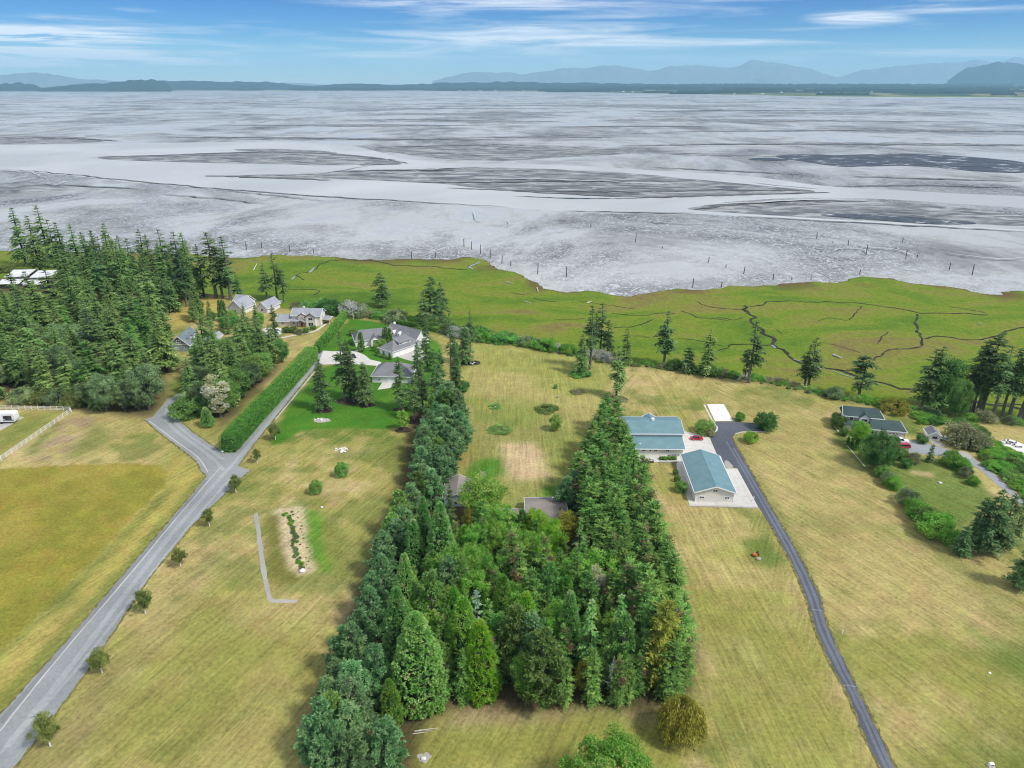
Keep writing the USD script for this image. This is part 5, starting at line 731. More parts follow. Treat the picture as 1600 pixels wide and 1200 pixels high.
# --- trees along the bluff
for k, px, b, t, f, lb in [('dark_fir_b', 597, 480, 426, 1.25, 'wide dark fir alone on the bluff behind the lawn'), ('dark_fir_b', 676, 516, 424, 1.0, 'tallest dark fir on the bluff behind the grey house'), ('dark_fir_b', 690, 514, 442, 0.9, 'right-hand fir of the pair on the bluff behind the grey house'), ('shore_fir_c', 664, 514, 455, 1.0, 'low leafy fir left of the tall pair on the bluff'), ('shore_fir_a', 434, 468, 396, 0.95, 'tall fir standing before the marsh left of the beige house'), ('shore_fir_c', 418, 470, 411, 0.9, 'shorter fir left of the tall one by the beige house'), ('shore_fir_d', 444, 472, 420, 0.8, 'slender fir right of the tall one by the beige house'), ('shore_fir_b', 338, 466, 363, 1.05, 'tall open fir at the end of the left woodland'), ('shore_fir_a', 360, 468, 370, 1.0, 'tall fir with side limbs at the end of the left woodland'), ('shore_fir_c', 348, 466, 395, 1.2, 'bushy fir between the tall pair at the woodland end'), ('shore_fir_c', 372, 466, 420, 1.0, 'short fir at the right end of the woodland by the marsh'),
    ('shore_fir_a', 921, 577, 478, 0.9, 'tall bare-stemmed fir in the bluff group of the central field'), ('shore_fir_b', 937, 560, 474, 0.85, 'tallest fir of the bluff group, dark narrow top'), ('shore_fir_c', 948, 564, 500, 0.9, 'fir with pale stems at the right of the bluff group'), ('shore_fir_a', 929, 558, 490, 0.8, 'fir hidden behind the bluff group of the central field'), ('fir_b', 909, 584, 522, 0.95, 'leafy fir rising from the round shrub on the central field'), ('fir_d', 963, 620, 540, 0.85, 'fir with see-through limbs in a bark bed above the teal barn'), ('shore_fir_c', 1037, 570, 486, 1.0, 'solitary fir with stepped limbs on the bluff above the teal barn'), ('fir_c', 1104, 586, 514, 1.0, 'brownish broad cedar on the bluff right of the solitary fir'), ('small_fir', 1074, 582, 541, 0.9, 'small dark fir among the bluff shrubs'), ('fir_a', 977, 570, 511, 0.75, 'narrow rust-green cedar on the bluff beside the fir group'), ('small_fir', 958, 566, 540, 1.2, 'short dark fir at the foot of the bluff group'),
    ('shore_fir_a', 1170, 598, 503, 0.95, 'fir on two bare stems left of the marsh creek'), ('shore_fir_d', 1163, 594, 545, 0.8, 'brown lower fir leaning on the two-stemmed one'), ('shore_fir_c', 1256, 606, 538, 1.0, 'left fir of the pair with pale stems before the creek'), ('shore_fir_a', 1263, 610, 528, 1.0, 'right taller fir of the pair before the creek'), ('shore_fir_d', 1341, 622, 556, 1.35, 'flat-topped spreading fir above the right-hand house'),
    ('shore_fir_c', 1441, 640, 545, 1.15, 'broad leafy fir at the left of the right-hand shore wood'), ('fir_b', 1452, 642, 541, 0.9, 'tall fir behind the broad one in the right-hand shore wood'), ('fir_d', 1462, 645, 575, 1.1, 'low fir in the right-hand shore wood'), ('shore_fir_c', 1512, 646, 534, 0.95, 'fir with a thin spire in the right-hand shore wood'), ('shore_fir_b', 1526, 648, 528, 1.0, 'bare-stemmed fir in the middle of the right-hand shore wood'), ('shore_fir_b', 1532, 648, 520, 1.1, 'tallest fir of the right-hand shore wood'), ('shore_fir_a', 1520, 645, 545, 1.0, 'fir tucked behind the thin spire in the shore wood'), ('shore_fir_b', 1548, 659, 540, 0.9, 'fir with a thick pale trunk nearest the right-hand field'), ('shore_fir_b', 1563, 657, 545, 0.8, 'thin fir left of the last group in the shore wood'), ('shore_fir_b', 1574, 657, 535, 0.9, 'slim fir in the last group at the right edge'), ('shore_fir_a', 1590, 657, 528, 1.0, 'dark fir in the last group at the right edge'), ('shore_fir_b', 1597, 656, 540, 0.9, 'outermost fir of the last group at the right edge'), ('shore_fir_a', 1622, 660, 530, 1.0, 'fir just beyond the right edge of the wood')]: by_foot(k, px, b, t, lb, None, f * 1.4)
by_foot('dark_alder', 1468, 642, 560, 'brown-green rounded tree among the firs of the right-hand wood', None, 0.9); by_foot('dark_alder', 1492, 656, 594, 'dark green broadleaf tree before the right-hand shore wood', None, 0.65); by_foot('maple_b', 1482, 650, 600, 'yellow-green tree beside the dark green broadleaf one in the shore wood', None, 0.55)
# --- the right-hand garden
by_foot('maple_b', 1340, 698, 660, 'yellow-green rounded tree before the cream house', None, 1.1); by_foot('round_dark_tree', 1372, 728, 674, 'dark spreading tree left of the parked cars', None, 0.95)
for px, b, t, lb in ((1324, 695, 682, 'left of three thin cypresses below the cream house'), (1330, 699, 685, 'middle of three thin cypresses below the cream house'), (1336, 703, 688, 'right of three thin cypresses below the cream house')): by_foot('thin_cypress', px, b, t, lb, None, 1.1)
by_foot('small_fir', 1452, 722, 694, 'small spire-shaped fir beside the gravel turning area', None, 0.8); by_foot('small_fir', 1500, 866, 822, 'low dark fir left of the big dark clump at right', None, 1.1)
for k, px, b, t, f, lb in [('dark_fir_b', 1538, 866, 766, 1.25, 'largest dark fir of the clump at the right edge'), ('dark_fir_a', 1560, 862, 770, 1.2, 'dark fir at the right of the clump'), ('dark_fir_c', 1522, 858, 778, 1.1, 'dark fir at the left of the clump'), ('dark_fir_c', 1592, 918, 848, 1.3, 'dark fir cut by the right edge below the clump'), ('dark_fir_a', 1580, 850, 780, 1.1, 'dark fir at the back of the clump')]: by_foot(k, px, b, t, lb, None, f)
for k, px, b, t, f, lb in [('bush_dark', 1378, 744, 728, 1.0, 'dark shrub at the top of the garden border'), ('bush_grey', 1387, 756, 738, 1.0, 'grey-green shrub below the dark one in the border'), ('bush_green', 1395, 763, 746, 1.0, 'green shrub in the border beside the mown field'), ('bush_grey', 1418, 788, 765, 1.15, 'round grey-green shrub half way down the border'), ('bush_green', 1432, 806, 782, 1.1, 'green shrub below the round grey one'), ('bush_dark', 1448, 820, 795, 1.1, 'dark shrub in the lower border'), ('bush_green', 1463, 836, 805, 1.3, 'large green shrub at the lower end of the border'), ('bush_dark', 1405, 716, 700, 1.1, 'dark shrub behind the red car'), ('bush_brown', 1425, 722, 708, 0.9, 'brown shrub on the garden bank'), ('bush_dark', 1392, 712, 702, 0.9, 'low dark shrub at the edge of the drive'), ('bush_dark', 1415, 730, 716, 0.9, 'dark shrub below the garden bank'), ('bush_green', 1485, 726, 705, 1.1, 'leafy shrub beside the gravel drive bend'), ('bush_green', 1500, 734, 716, 1.2, 'spreading shrub below the drive bend'), ('bush_grey', 1508, 745, 730, 1.0, 'grey shrub along the lower drive'), ('bush_green', 1520, 757, 744, 1.0, 'low green shrub along the lower drive'), ('bush_brown', 1503, 692, 666, 1.35, 'big brown heather-like bush beside the small shed'), ('bush_brown', 1516, 697, 672, 1.1, 'second brown bush at the right of the big one'),
        ('bush_dark', 1310, 668, 648, 0.9, 'dark shrub at the left corner of the cream house'), ('bush_dark', 1307, 660, 645, 0.9, 'dark shrub behind the left corner of the cream house'), ('bush_dark', 1318, 680, 668, 0.8, 'dark shrub on the bank left of the cream house'), ('bush_dark', 1440, 692, 680, 1.0, 'dark shrub right of the garage'), ('bush_green', 1436, 662, 654, 0.8, 'single green shrub on the lawn above the shed'),
        ('bush_dark', 1101, 676, 656, 1.1, 'round dark shrub beside the teal barn drive'), ('bush_brown', 1107, 680, 668, 1.0, 'reddish low shrub right of the round dark one'), ('bush_green', 1172, 690, 674, 1.0, 'green shrub at the drive corner by the teal barn'), ('bush_green', 1155, 657, 644, 0.8, 'small shrub behind the white concrete pad'), ('bush_dark', 1196, 670, 644, 0.9, 'tall dark shrub at the end of the drive spur'), ('bush_dark', 1064, 768, 752, 0.8, 'round clipped shrub beside the teal workshop'), ('bush_dark', 1058, 752, 742, 0.7, 'small dark shrub along the workshop walk'), ('bush_dark', 1055, 742, 733, 0.7, 'smallest dark shrub at the top of the workshop walk'),
        ('bush_dark', 868, 607, 600, 0.6, 'tiny dark shrub on the central field'), ('bush_dark', 722, 610, 596, 1.2, 'shrub at the edge of the central field below the firs'), ('bush_brown', 468, 492, 478, 1.0, 'rust-brown shrub behind the beige house')]: by_foot(k, px, b, t, lb, None, f * 0.85)
for k, px, py, h, w, lb in [('bush_dark', 907, 586, 2.2, 5.0, 'round shrub under the leafy fir on the central field'), ('bush_dark', 854, 640, 1.3, 5.0, 'dark oval shrub on the central field'), ('bush_brown', 902, 613, 0.9, 3.2, 'low heather clump on the central field'), ('bush_dark', 781, 672, 0.7, 4.6, 'low dark mat of shrubs on the central field'), ('bush_dark', 773, 636, 0.6, 2.9, 'small dark bed with a white stone on the central field'), ('bush_brown', 965, 625, 0.9, 4.0, 'rusty shrub bed under the see-through fir')]:
    p = at(px, py); plant(k, p[0], p[1], h, lb, None, w / (kinds[k][1] * h / kinds[k][0]))
by_foot('round_dark_tree', 868, 672, 646, 'small dark tree alone on the central field', None, 0.7)
# --- central grove, the trees one can pick out
for k, px, t, h, f, lb in [('sequoia_a', 648, 958, 23, 1.2, 'largest bright sequoia at the front left of the grove'), ('sequoia_b', 618, 918, 24, 1.05, 'pointed sequoia behind the largest one'), ('sequoia_c', 631, 866, 22, 0.9, 'slim bright sequoia half way up the left belt'), ('sequoia_b', 687, 785, 24, 1.15, 'tall twin-topped bright sequoia left of the garage'), ('sequoia_c', 660, 777, 22, 0.9, 'bright sequoia left of the twin-topped one'), ('sequoia_d', 645, 812, 18, 1.1, 'olive tinted sequoia below the bright pair'), ('lime_conifer', 750, 970, 20, 0.9, 'lime yellow larch at the front of the grove'), ('light_conifer', 722, 935, 19, 1.0, 'light green larch behind the lime yellow one'), ('spruce_blue', 744, 922, 20, 0.8, 'narrow blue spruce behind the lime yellow larch'), ('pine_d', 672, 892, 19, 0.9, 'dark columnar pine right of the slim sequoia'), ('lime_conifer', 823, 926, 20, 0.85, 'lime topped larch in the middle of the grove'), ('pine_c', 850, 985, 19, 1.0, 'dark pine at the front edge of the grove'), ('pine_d', 808, 948, 19, 1.1, 'broad dark pine left of the front edge pine'), ('pine_e', 832, 960, 18, 0.9, 'blue pine between the two dark front pines'), ('sequoia_d', 891, 924, 19, 0.95, 'bright pointed conifer right of the lime topped larch'), ('spruce_pale', 925, 938, 21, 1.0, 'pale drooping spruce right of the bright pointed conifer'), ('spruce_pale', 972, 928, 21, 0.9, 'second drooping spruce near the cedar belt'), ('pine_c', 976, 965, 18, 0.9, 'grey-green pine behind the bare white tree'), ('gold_tree', 918, 1030, 9.5, 1.0, 'yellowing broadleaf tree at the front edge of the grove'), ('gold_cedar', 1042, 940, 22, 0.95, 'golden green cedar at the near end of the cedar belt'), ('cedar_a', 1010, 985, 15, 0.9, 'dark cedar left of the golden one'), ('cedar_b', 985, 1040, 10, 1.0, 'low dark cedar at the front right of the grove'), ('cedar_a', 1075, 1010, 12, 1.0, 'dark cedar at the outer corner of the belt'),
        ('maple_a', 755, 748, 15, 1.35, 'round green maple right of the garage roof'), ('dark_fir_a', 702, 757, 18, 0.8, 'drooping dark fir in front of the garage wall'), ('gold_tree', 733, 795, 12, 0.8, 'golden narrow tree below the green maple'), ('maple_a', 770, 790, 13, 0.9, 'green maple below the round one'), ('round_dark_tree', 797, 800, 10, 0.7, 'dark small tree before the low wing of the shingled house'), ('maple_b', 838, 797, 12, 0.95, 'lime green maple before the shingled house'), ('orange_tree', 886, 796, 12, 0.9, 'orange tinted tree at the right end of the shingled house'), ('maple_b', 862, 815, 14, 0.9, 'bright lime tree below the shingled house'), ('maple_c', 740, 822, 14, 0.9, 'speckled light green maple in the grove'), ('maple_c', 772, 812, 15, 0.7, 'slim light green maple in the grove'), ('cedar_rusty', 800, 828, 19, 1.0, 'cedar with a rust-pink tip in the middle of the grove'), ('cedar_rusty', 812, 852, 18, 1.0, 'second cedar with rust-pink tips in the grove'), ('maple_c', 826, 832, 15, 0.8, 'upright light green tree beside the rusty cedars'), ('cedar_rusty', 850, 836, 18, 0.9, 'cedar with brown tips below the lime tree'), ('maple_c', 765, 868, 15, 0.75, 'yellowish upright maple in the upper grove'), ('cedar_a', 900, 860, 18, 0.9, 'cedar in the upper right of the grove'), ('pine_a', 900, 735, 14, 1.0, 'blue pine at the left edge of the cedar belt by the house'), ('pine_e', 888, 745, 13, 1.0, 'low blue pine before the cedar belt'), ('pale_tree', 935, 882, 13, 0.8, 'pale leaved tree at the inner edge of the cedar belt'), ('spruce_pale', 908, 808, 19, 0.8, 'spire-like spruce in front of the orange tree'), ('cedar_a', 832, 890, 18, 1.0, 'dense cedar in the middle of the grove'), ('pine_d', 860, 880, 18, 0.9, 'dark green pine in the middle of the grove'), ('light_conifer', 786, 900, 17, 0.9, 'light green larch in the middle of the grove'), ('pine_b', 700, 870, 16, 0.9, 'blue pine in the left of the grove'), ('cedar_b', 720, 868, 16, 0.9, 'dark cedar in the left of the grove'), ('pine_a', 585, 1005, 16, 0.8, 'blue pine with a pointed top at the left front belt'), ('pine_b', 548, 975, 16, 0.9, 'blue pine beside the pointed one in the left belt'), ('light_conifer', 607, 1062, 12, 0.9, 'yellow-green young conifer at the front left of the grove'), ('pine_a', 600, 1120, 13, 1.0, 'blue pine at the lower end of the left belt'), ('pine_c', 515, 1085, 14, 1.0, 'green pine at the outer side of the left belt'), ('pine_b', 520, 1130, 13, 1.0, 'pine at the bottom edge of the left belt')]: by_top(k, px, t, h, lb, None, f)
by_top('weeping_gold', 1070, 1090, 10.5, 'golden weeping willow at the near corner of the belt'); by_top('bright_crown', 960, 1178, 14, 'bright green broad crown at the bottom of the picture', None, 1.0)
# --- belts filled in
def choose_belt(g, x, y):
    k = g.choice(['pine_a', 'pine_b', 'pine_e', 'pine_c', 'pine_d'], p=[.3, .28, .2, .12, .1]); near = 'near end' if y < 150 else ('middle' if y < 215 else 'far end'); tone = 'blue-green' if k in ('pine_a', 'pine_b', 'pine_e') else 'dark green'
    return k, g.uniform(11.5, 15.5), f'{tone} pine crowding the {near} of the left belt', f'{tone} pines at the {near} of the left belt', g.uniform(0.95, 1.2)
print('pines', fill([(668, 668), (690, 645), (718, 655), (722, 700), (692, 765), (672, 800), (640, 850), (610, 920), (580, 1000), (560, 1090), (565, 1230), (492, 1230), (522, 1120), (556, 1000), (592, 910), (645, 800), (662, 720)], 4.6, choose_belt, 1, shrink=0.42))
def choose_cedar(g, x, y):
    k = g.choice(['cedar_a', 'cedar_b', 'cedar_rusty'], p=[.4, .34, .26]); near = 'near end' if y < 150 else ('middle' if y < 195 else 'far end'); tone = {'cedar_rusty': 'rusty tipped'}.get(k, 'deep green')
    return k, (g.uniform(14, 18.5) if y < 195 else g.uniform(11, 15)), f'{tone} cedar in the {near} of the right belt', f'{tone} cedars in the {near} of the right belt', g.uniform(1.2, 1.5) if y < 195 else g.uniform(1.45, 1.75)
print('cedars', fill([(948, 665), (962, 668), (985, 735), (1008, 800), (1040, 920), (1078, 1075), (1040, 1095), (1000, 1010), (955, 930), (925, 870), (905, 800), (902, 765), (925, 705)], 3.9, choose_cedar, 2, shrink=0.36))
def choose_grove(g, x, y):
    k = g.choice(['cedar_a', 'cedar_b', 'pine_d', 'maple_c', 'maple_a', 'light_conifer', 'maple_b', 'cedar_rusty']); h = g.uniform(10, 15); sp = {'cedar': 'cedar', 'pine': 'pine', 'maple': 'maple', 'fir': 'fir', 'light': 'larch'}[k.split('_')[0]]; half = 'left half' if x < 0 else 'right half'; front = 'front' if y < 135 else 'back'
    return k, h, f'mid-height {sp} filling the {front} of the grove, {half}', f'{sp}s filling the {front} {half} of the grove', 1.0
print('grove', fill([(690, 880), (720, 850), (890, 850), (910, 860), (960, 960), (1010, 1060), (1030, 1098), (900, 1100), (760, 1095), (700, 1100), (655, 1120), (625, 1060), (640, 960)], 4.8, choose_grove, 3, shrink=0.45))
# --- woodland at left
for k, px, b, t, f, lb in [('grey_alder', 168, 643, 584, 1.0, 'grey-green alder at the woodland edge left of the lane mouth'), ('fir_c', 150, 640, 572, 0.9, 'young fir at the woodland edge beside the grey alder'), ('grey_alder', 196, 642, 596, 0.9, 'low grey alder at the woodland edge'), ('grey_alder', 234, 640, 570, 1.0, 'tall grey alder beside the lane mouth'), ('grey_alder', 218, 642, 592, 0.9, 'grey alder between the tall one and the low one'), ('grey_alder', 100, 600, 540, 1.0, 'light grey-green alder inside the woodland'), ('bush_gold', 122, 632, 612, 1.2, 'yellowish shrub at the woodland edge'), ('bush_grey', 40, 628, 605, 1.3, 'olive shrub behind the white fence'), ('bush_grey', 90, 629, 608, 1.2, 'grey-green shrub behind the white fence'), ('bush_gold', 66, 629, 612, 1.1, 'yellow-green shrub behind the white fence'), ('pale_tree', 345, 652, 588, 1.25, 'cream leaved pale tree before the fir stand'), ('fir_c', 328, 648, 590, 1.1, 'green fir left of the pale tree'), ('young_cypress', 325, 666, 636, 0.95, 'young bright cypress on the grass by the hedge'), ('bush_dark', 300, 648, 620, 1.4, 'dark spreading shrub at the lane bend'), ('bush_gold', 8, 425, 414, 1.6, 'bright yellow-green shrub above the white roofed house'), ('shore_fir_d', 258, 625, 570, 0.45, 'thin dark-stemmed tree beside the grass lane'), ('fir_c', 305, 500, 452, 0.95, 'dense fir behind the blue house'), ('thin_cypress', 345, 492, 468, 0.9, 'left thin cypress by the hidden grey roof'), ('thin_cypress', 351, 496, 468, 0.9, 'right thin cypress by the hidden grey roof'), ('maple_a', 300, 556, 544, 0.9, 'small round tree at the corner of the blue house')]: by_foot(k, px, b, t, lb, None, f)
for k, px, t, h, lb in [('fir_b', 12, 308, 44, 'tall dark fir at the far left above the white roofs'), ('fir_a', 50, 304, 46, 'spired fir standing highest at far left'), ('fir_b', 36, 320, 42, 'fir just left of the highest spire'), ('shore_fir_c', 68, 326, 42, 'fir right of the highest spire'), ('fir_b', 80, 330, 40, 'broad fir behind the white roofs'), ('fir_a', 103, 333, 40, 'fir with an open spire right of the broad one'), ('fir_b', 124, 350, 36, 'small spire in the skyline of the left woodland'), ('fir_a', 137, 343, 38, 'sharp spire in the skyline of the left woodland'), ('fir_b', 157, 331, 40, 'double-topped tall fir against the grey flats'), ('fir_d', 180, 360, 34, 'ragged fir in the skyline right of the double-topped one'), ('fir_a', 214, 353, 38, 'pointed fir in the middle of the skyline'), ('fir_d', 226, 366, 34, 'flat-topped fir in the skyline'), ('shore_fir_c', 246, 358, 38, 'fir with a hooked top in the skyline'), ('shore_fir_c', 270, 362, 38, 'open-limbed fir left of the clear gap'), ('fir_a', 280, 358, 38, 'tall fir beside the clear gap to the marsh'), ('fir_d', 305, 382, 32, 'leaning fir at the clear gap to the marsh')]: by_top(k, px, t, h, lb, None, 1.15)
def choose_wood(g, x, y):
    if y > 395: k = g.choice(['fir_b', 'shore_fir_c', 'fir_a', 'fir_d']); return k, g.uniform(26, 36), 'dark bare-stemmed fir along the far side of the left woodland', 'firs along the far side of the left woodland', 1.2
    k = g.choice(['fir_a', 'fir_b', 'fir_d', 'fir_c', 'cedar_a', 'shore_fir_c', 'grey_alder'], p=[.24, .24, .14, .14, .07, .05, .12]); sp = {'fir': 'fir', 'cedar': 'cedar', 'shore': 'fir', 'grey': 'alder'}[k.split('_')[0]]; part = 'front' if y < 320 else 'middle'; side = 'left' if x < -190 else 'right'
    return k, (g.uniform(16, 29) if sp != 'alder' else g.uniform(11, 16)) * (0.88 if y < 285 else 1), f'drooping green {sp} in the {part} of the left woodland, {side} side', f'{sp}s in the {part} {side} of the left woodland', g.uniform(1.3, 1.85)
print('wood', fill([(-420, 640), (0, 625), (150, 634), (240, 636), (260, 612), (266, 566), (258, 520), (276, 490), (306, 470), (318, 458), (290, 448), (110, 440), (-350, 425)], 7.3, choose_wood, 4, 14000, 0.4, 290))
def choose_stand(g, x, y):
    k = g.choice(['fir_a', 'fir_c', 'dark_alder', 'fir_d', 'grey_alder'], p=[.3, .25, .2, .1, .15]); sp = 'fir' if 'fir' in k else 'alder'
    return k, g.uniform(19, 27) if sp == 'fir' else g.uniform(10, 14), f'{sp} in the stand between the lane mouth and the big hedge', f'{sp}s between the lane mouth and the big hedge', 1.3
print('stand', fill([(300, 641), (320, 648), (352, 652), (392, 610), (432, 566), (412, 548), (395, 551), (370, 554), (326, 572), (306, 606)], 5.6, choose_stand, 5, 3000, 0.45))
def choose_behind(g, x, y): k = g.choice(['fir_c', 'dark_alder', 'fir_b', 'fir_a', 'fir_c']); return k, g.uniform(9, 15) if 'fir' in k else g.uniform(5, 8), 'tree in the garden between the blue house and the hidden grey roofs', 'garden trees behind the blue house', 1.2
print('behind', fill([(296, 498), (300, 508), (330, 512), (345, 526), (400, 518), (420, 508), (408, 496), (350, 498), (310, 486)], 6.0, choose_behind, 6, 2000, 0.5))
for k, px, b, t, f, lb in [('dark_fir_a', 432, 536, 476, 1.1, 'fir standing before the beige house'), ('dark_alder', 425, 556, 528, 0.8, 'dark bush-like tree above the big hedge'), ('dark_alder', 440, 566, 530, 1.0, 'dark olive tree left of the hedge corner'), ('maple_a', 408, 510, 488, 0.8, 'green tree left of the beige house roof'), ('bush_dark', 447, 519, 510, 0.9, 'round shrub before the beige house'), ('bush_dark', 459, 519, 510, 0.9, 'clipped shrub before the beige porch'), ('bush_dark', 490, 515, 508, 0.9, 'dark shrub at the right corner of the beige house'), ('bush_dark', 478, 520, 512, 0.9, 'low shrub on the beige house terrace'), ('bush_brown', 468, 522, 514, 0.9, 'brown shrub on the beige house terrace'),
        ('thin_cypress', 565, 549, 518, 0.9, 'clipped thin tree by the porch of the grey house'), ('thin_cypress', 603, 540, 510, 1.0, 'left tall cypress in the forecourt of the grey house'), ('thin_cypress', 609, 538, 512, 1.0, 'right tall cypress in the forecourt of the grey house'), ('bush_dark', 595, 544, 530, 0.9, 'dark shrub in the forecourt of the grey house'), ('maple_a', 587, 549, 536, 0.8, 'round tree on the forecourt lawn'), ('thin_cypress', 592, 556, 546, 1.2, 'left of three cone shrubs at the garage end'), ('thin_cypress', 600, 558, 549, 1.2, 'middle of three cone shrubs at the garage end'), ('thin_cypress', 609.5, 562, 552, 1.2, 'right of three cone shrubs at the garage end'), ('bush_dark', 552, 524, 514, 0.9, 'shrub at the far corner of the grey house'), ('bush_dark', 546, 538, 532, 0.9, 'shrub at the left gable of the grey house'), ('bush_grey', 607, 501, 489, 0.9, 'round grey-green shrub behind the back hedge'), ('bush_silver', 632, 506, 498, 0.8, 'silvery shrub behind the back hedge')]: by_foot(k, px, b, t, lb, None, f)
# --- shrubs on the bluff
def along_edge(px0, px1, gap, seed, lo, hi, pick):
    g = np.random.default_rng(seed); a, b = at(*px0)[0], at(*px1)[0]; s = edge[(edge[:, 0] > a - 5) & (edge[:, 0] < b + 5)]; ln = resample(s, gap); t = np.gradient(ln, axis=0); t /= np.linalg.norm(t, axis=1, keepdims=True)
    for p, d in zip(ln, t):
        o = g.uniform(lo, hi); x, y = p + np.array([-d[1], d[0]]) * o + g.normal(0, 0.8, 2); k, h, lb, gr = pick(g, x); plant(k, x, y, h, lb, gr, g.uniform(1.0, 1.35))
def pick_shrub(g, x):
    k = g.choice(['bush_dark', 'bush_green', 'bush_grey', 'bush_silver', 'bush_brown'], p=[.42, .24, .14, .1, .1]); where = 'behind the lawn hedge' if x < -18 else ('above the central field' if x < 60 else ('above the barn field' if x < 125 else 'beyond the cream house')); tone = {'bush_dark': 'dark green', 'bush_green': 'green', 'bush_grey': 'grey-green', 'bush_silver': 'silvery', 'bush_brown': 'brownish'}[k]
    return k, g.uniform(2.6, 5.2) * (1.9 if x < -18 else 1.5 if x < 45 else 1.0), f'{tone} shrub on the bluff {where}', f'{tone} shrubs on the bluff {where}'
along_edge((445, 480), (1600, 668), 4.2, 1, 3, 9, pick_shrub); along_edge((445, 480), (930, 565), 3.8, 2, 8, 16, pick_shrub); along_edge((1010, 573), (1360, 634), 5.0, 3, 8, 13, pick_shrub)
def pick_rim(g, x): k = g.choice(['bush_brown', 'bush_dark', 'bush_green']); return k, g.uniform(0.8, 1.4), 'low trimmed growth along the lip of the bluff', 'low growth along the lip of the bluff'
along_edge((745, 537), (1420, 648), 3.2, 4, -0.5, 1.5, pick_rim)
def choose_bramble(g, x, y): k = g.choice(['bush_green', 'bush_dark'], p=[.75, .25]); return k, g.uniform(1.4, 2.6), 'sprawling green bramble on the bank beside the right-hand drive', 'brambles beside the right-hand drive', 1.9
print('bramble', fill([(1432, 656), (1500, 668), (1520, 690), (1560, 722), (1600, 770), (1650, 800), (1640, 760), (1590, 716), (1545, 690), (1528, 672), (1500, 660), (1440, 650)], 3.0, choose_bramble, 7, 3000, 0.25)); print('bramble', fill([(1536, 700), (1600, 757), (1640, 800), (1600, 775), (1530, 712)], 2.4, choose_bramble, 8, 2000, 0.2))
by_foot('bush_orange', 1396, 643, 624, 'orange shrub on the bluff right of the cream house', None, 1.3)
# --- hedges: a clipped core under a skin of leaves
def hedge(label, line, w, h, seed, dens=13):
    g = np.random.default_rng(seed); p = resample(np.asarray(line, float), 2.5); t = np.gradient(p, axis=0); t /= np.linalg.norm(t, axis=1, keepdims=True); s = np.column_stack([-t[:, 1], t[:, 0]]); n = len(p)
    x = thing('hedge', label, 'hedge', (p[0, 0], p[0, 1], 0)); o = np.array([p[0, 0], p[0, 1], 0])
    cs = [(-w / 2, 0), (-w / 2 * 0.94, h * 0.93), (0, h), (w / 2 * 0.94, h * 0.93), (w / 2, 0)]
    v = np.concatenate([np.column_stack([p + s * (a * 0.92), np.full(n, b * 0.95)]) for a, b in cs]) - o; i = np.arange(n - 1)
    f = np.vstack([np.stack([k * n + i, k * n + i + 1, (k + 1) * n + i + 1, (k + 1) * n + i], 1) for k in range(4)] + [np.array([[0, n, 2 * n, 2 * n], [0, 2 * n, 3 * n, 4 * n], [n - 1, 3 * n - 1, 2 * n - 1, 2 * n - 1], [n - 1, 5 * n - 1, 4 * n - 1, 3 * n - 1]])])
    obj('inner_wood', (v, f), 'inner_shade', x)  # solid dark core painted as the shade behind the leaves
    L = LineString(p).length; per = 2 * h + w; k = int(L * per * dens); u = g.uniform(0, L, k); q = g.uniform(0, per, k); ii = np.clip((u / L * (n - 1)).astype(int), 0, n - 2); fr = (u / L * (n - 1) - ii)[:, None]; c = p[ii] * (1 - fr) + p[ii + 1] * fr
    off = np.where(q < h, -w / 2, np.where(q < h + w, q - h - w / 2, w / 2)); zz = np.where(q < h, q, np.where(q < h + w, h, per - q)); nrm = np.column_stack([s[ii] * np.where(q < h, -1, np.where(q < h + w, 0, 1))[:, None], np.where((q >= h) & (q < h + w), 1.0, 0.12)])
    bump = (meshkit.noise(np.column_stack([c * 0.5, zz]), seed) - 0.5) * 0.35
    P = np.column_stack([c + s[ii] * off[:, None], zz]) + nrm * bump[:, None] - o; D = unit(nrm * 0.9 + g.normal(0, 0.6, (k, 3)) + [0, 0, 0.35])
    ek = int(w * h * dens * 2); e = np.where(g.uniform(0, 1, ek) < 0.5, 0, n - 1); eo = g.uniform(-w / 2, w / 2, ek); en = np.column_stack([t[e] * np.where(e == 0, -1, 1)[:, None], np.zeros(ek)]); P = np.vstack([P, np.column_stack([p[e] + s[e] * eo[:, None], g.uniform(0, h, ek)]) - o]); D = np.vstack([D, unit(en + g.normal(0, 0.6, (ek, 3)))]); k += ek
    lv = cards(P, D, g.normal(0, 1, (k, 3)), g.uniform(0.35, 0.6, k), g.uniform(0.2, 0.32, k)); toned(obj('foliage', lv, 'hedge_green', x), lv, seed)
hedge('long tall clipped hedge beside the grey lane', pts([(357, 707), (406, 652), (456, 598), (489, 560)]), 5.2, 6.0, 1)
hedge('darker narrower hedge between the beige house and the lawn', pts([(496, 552), (515, 530), (533, 506), (543, 492)]), 2.6, 4.4, 2)
hedge('low curved hedge along the back of the green lawn', pts([(546, 491), (575, 494), (600, 500), (625, 507), (655, 512), (685, 518)]), 1.8, 2.2, 3)
hedge('narrow dark hedge along the right side of the lawn', pts([(712, 545), (716, 570), (714, 600)]), 1.8, 3.0, 4)
hedge('row of low shrubs in the planter before the teal barn', pts([(1031, 718), (1056, 718)]), 1.2, 0.9, 5)
hedge('low golden clipped hedge at the garage end of the grey house', pts([(585, 555), (608, 562)]), 0.9, 0.8, 6)

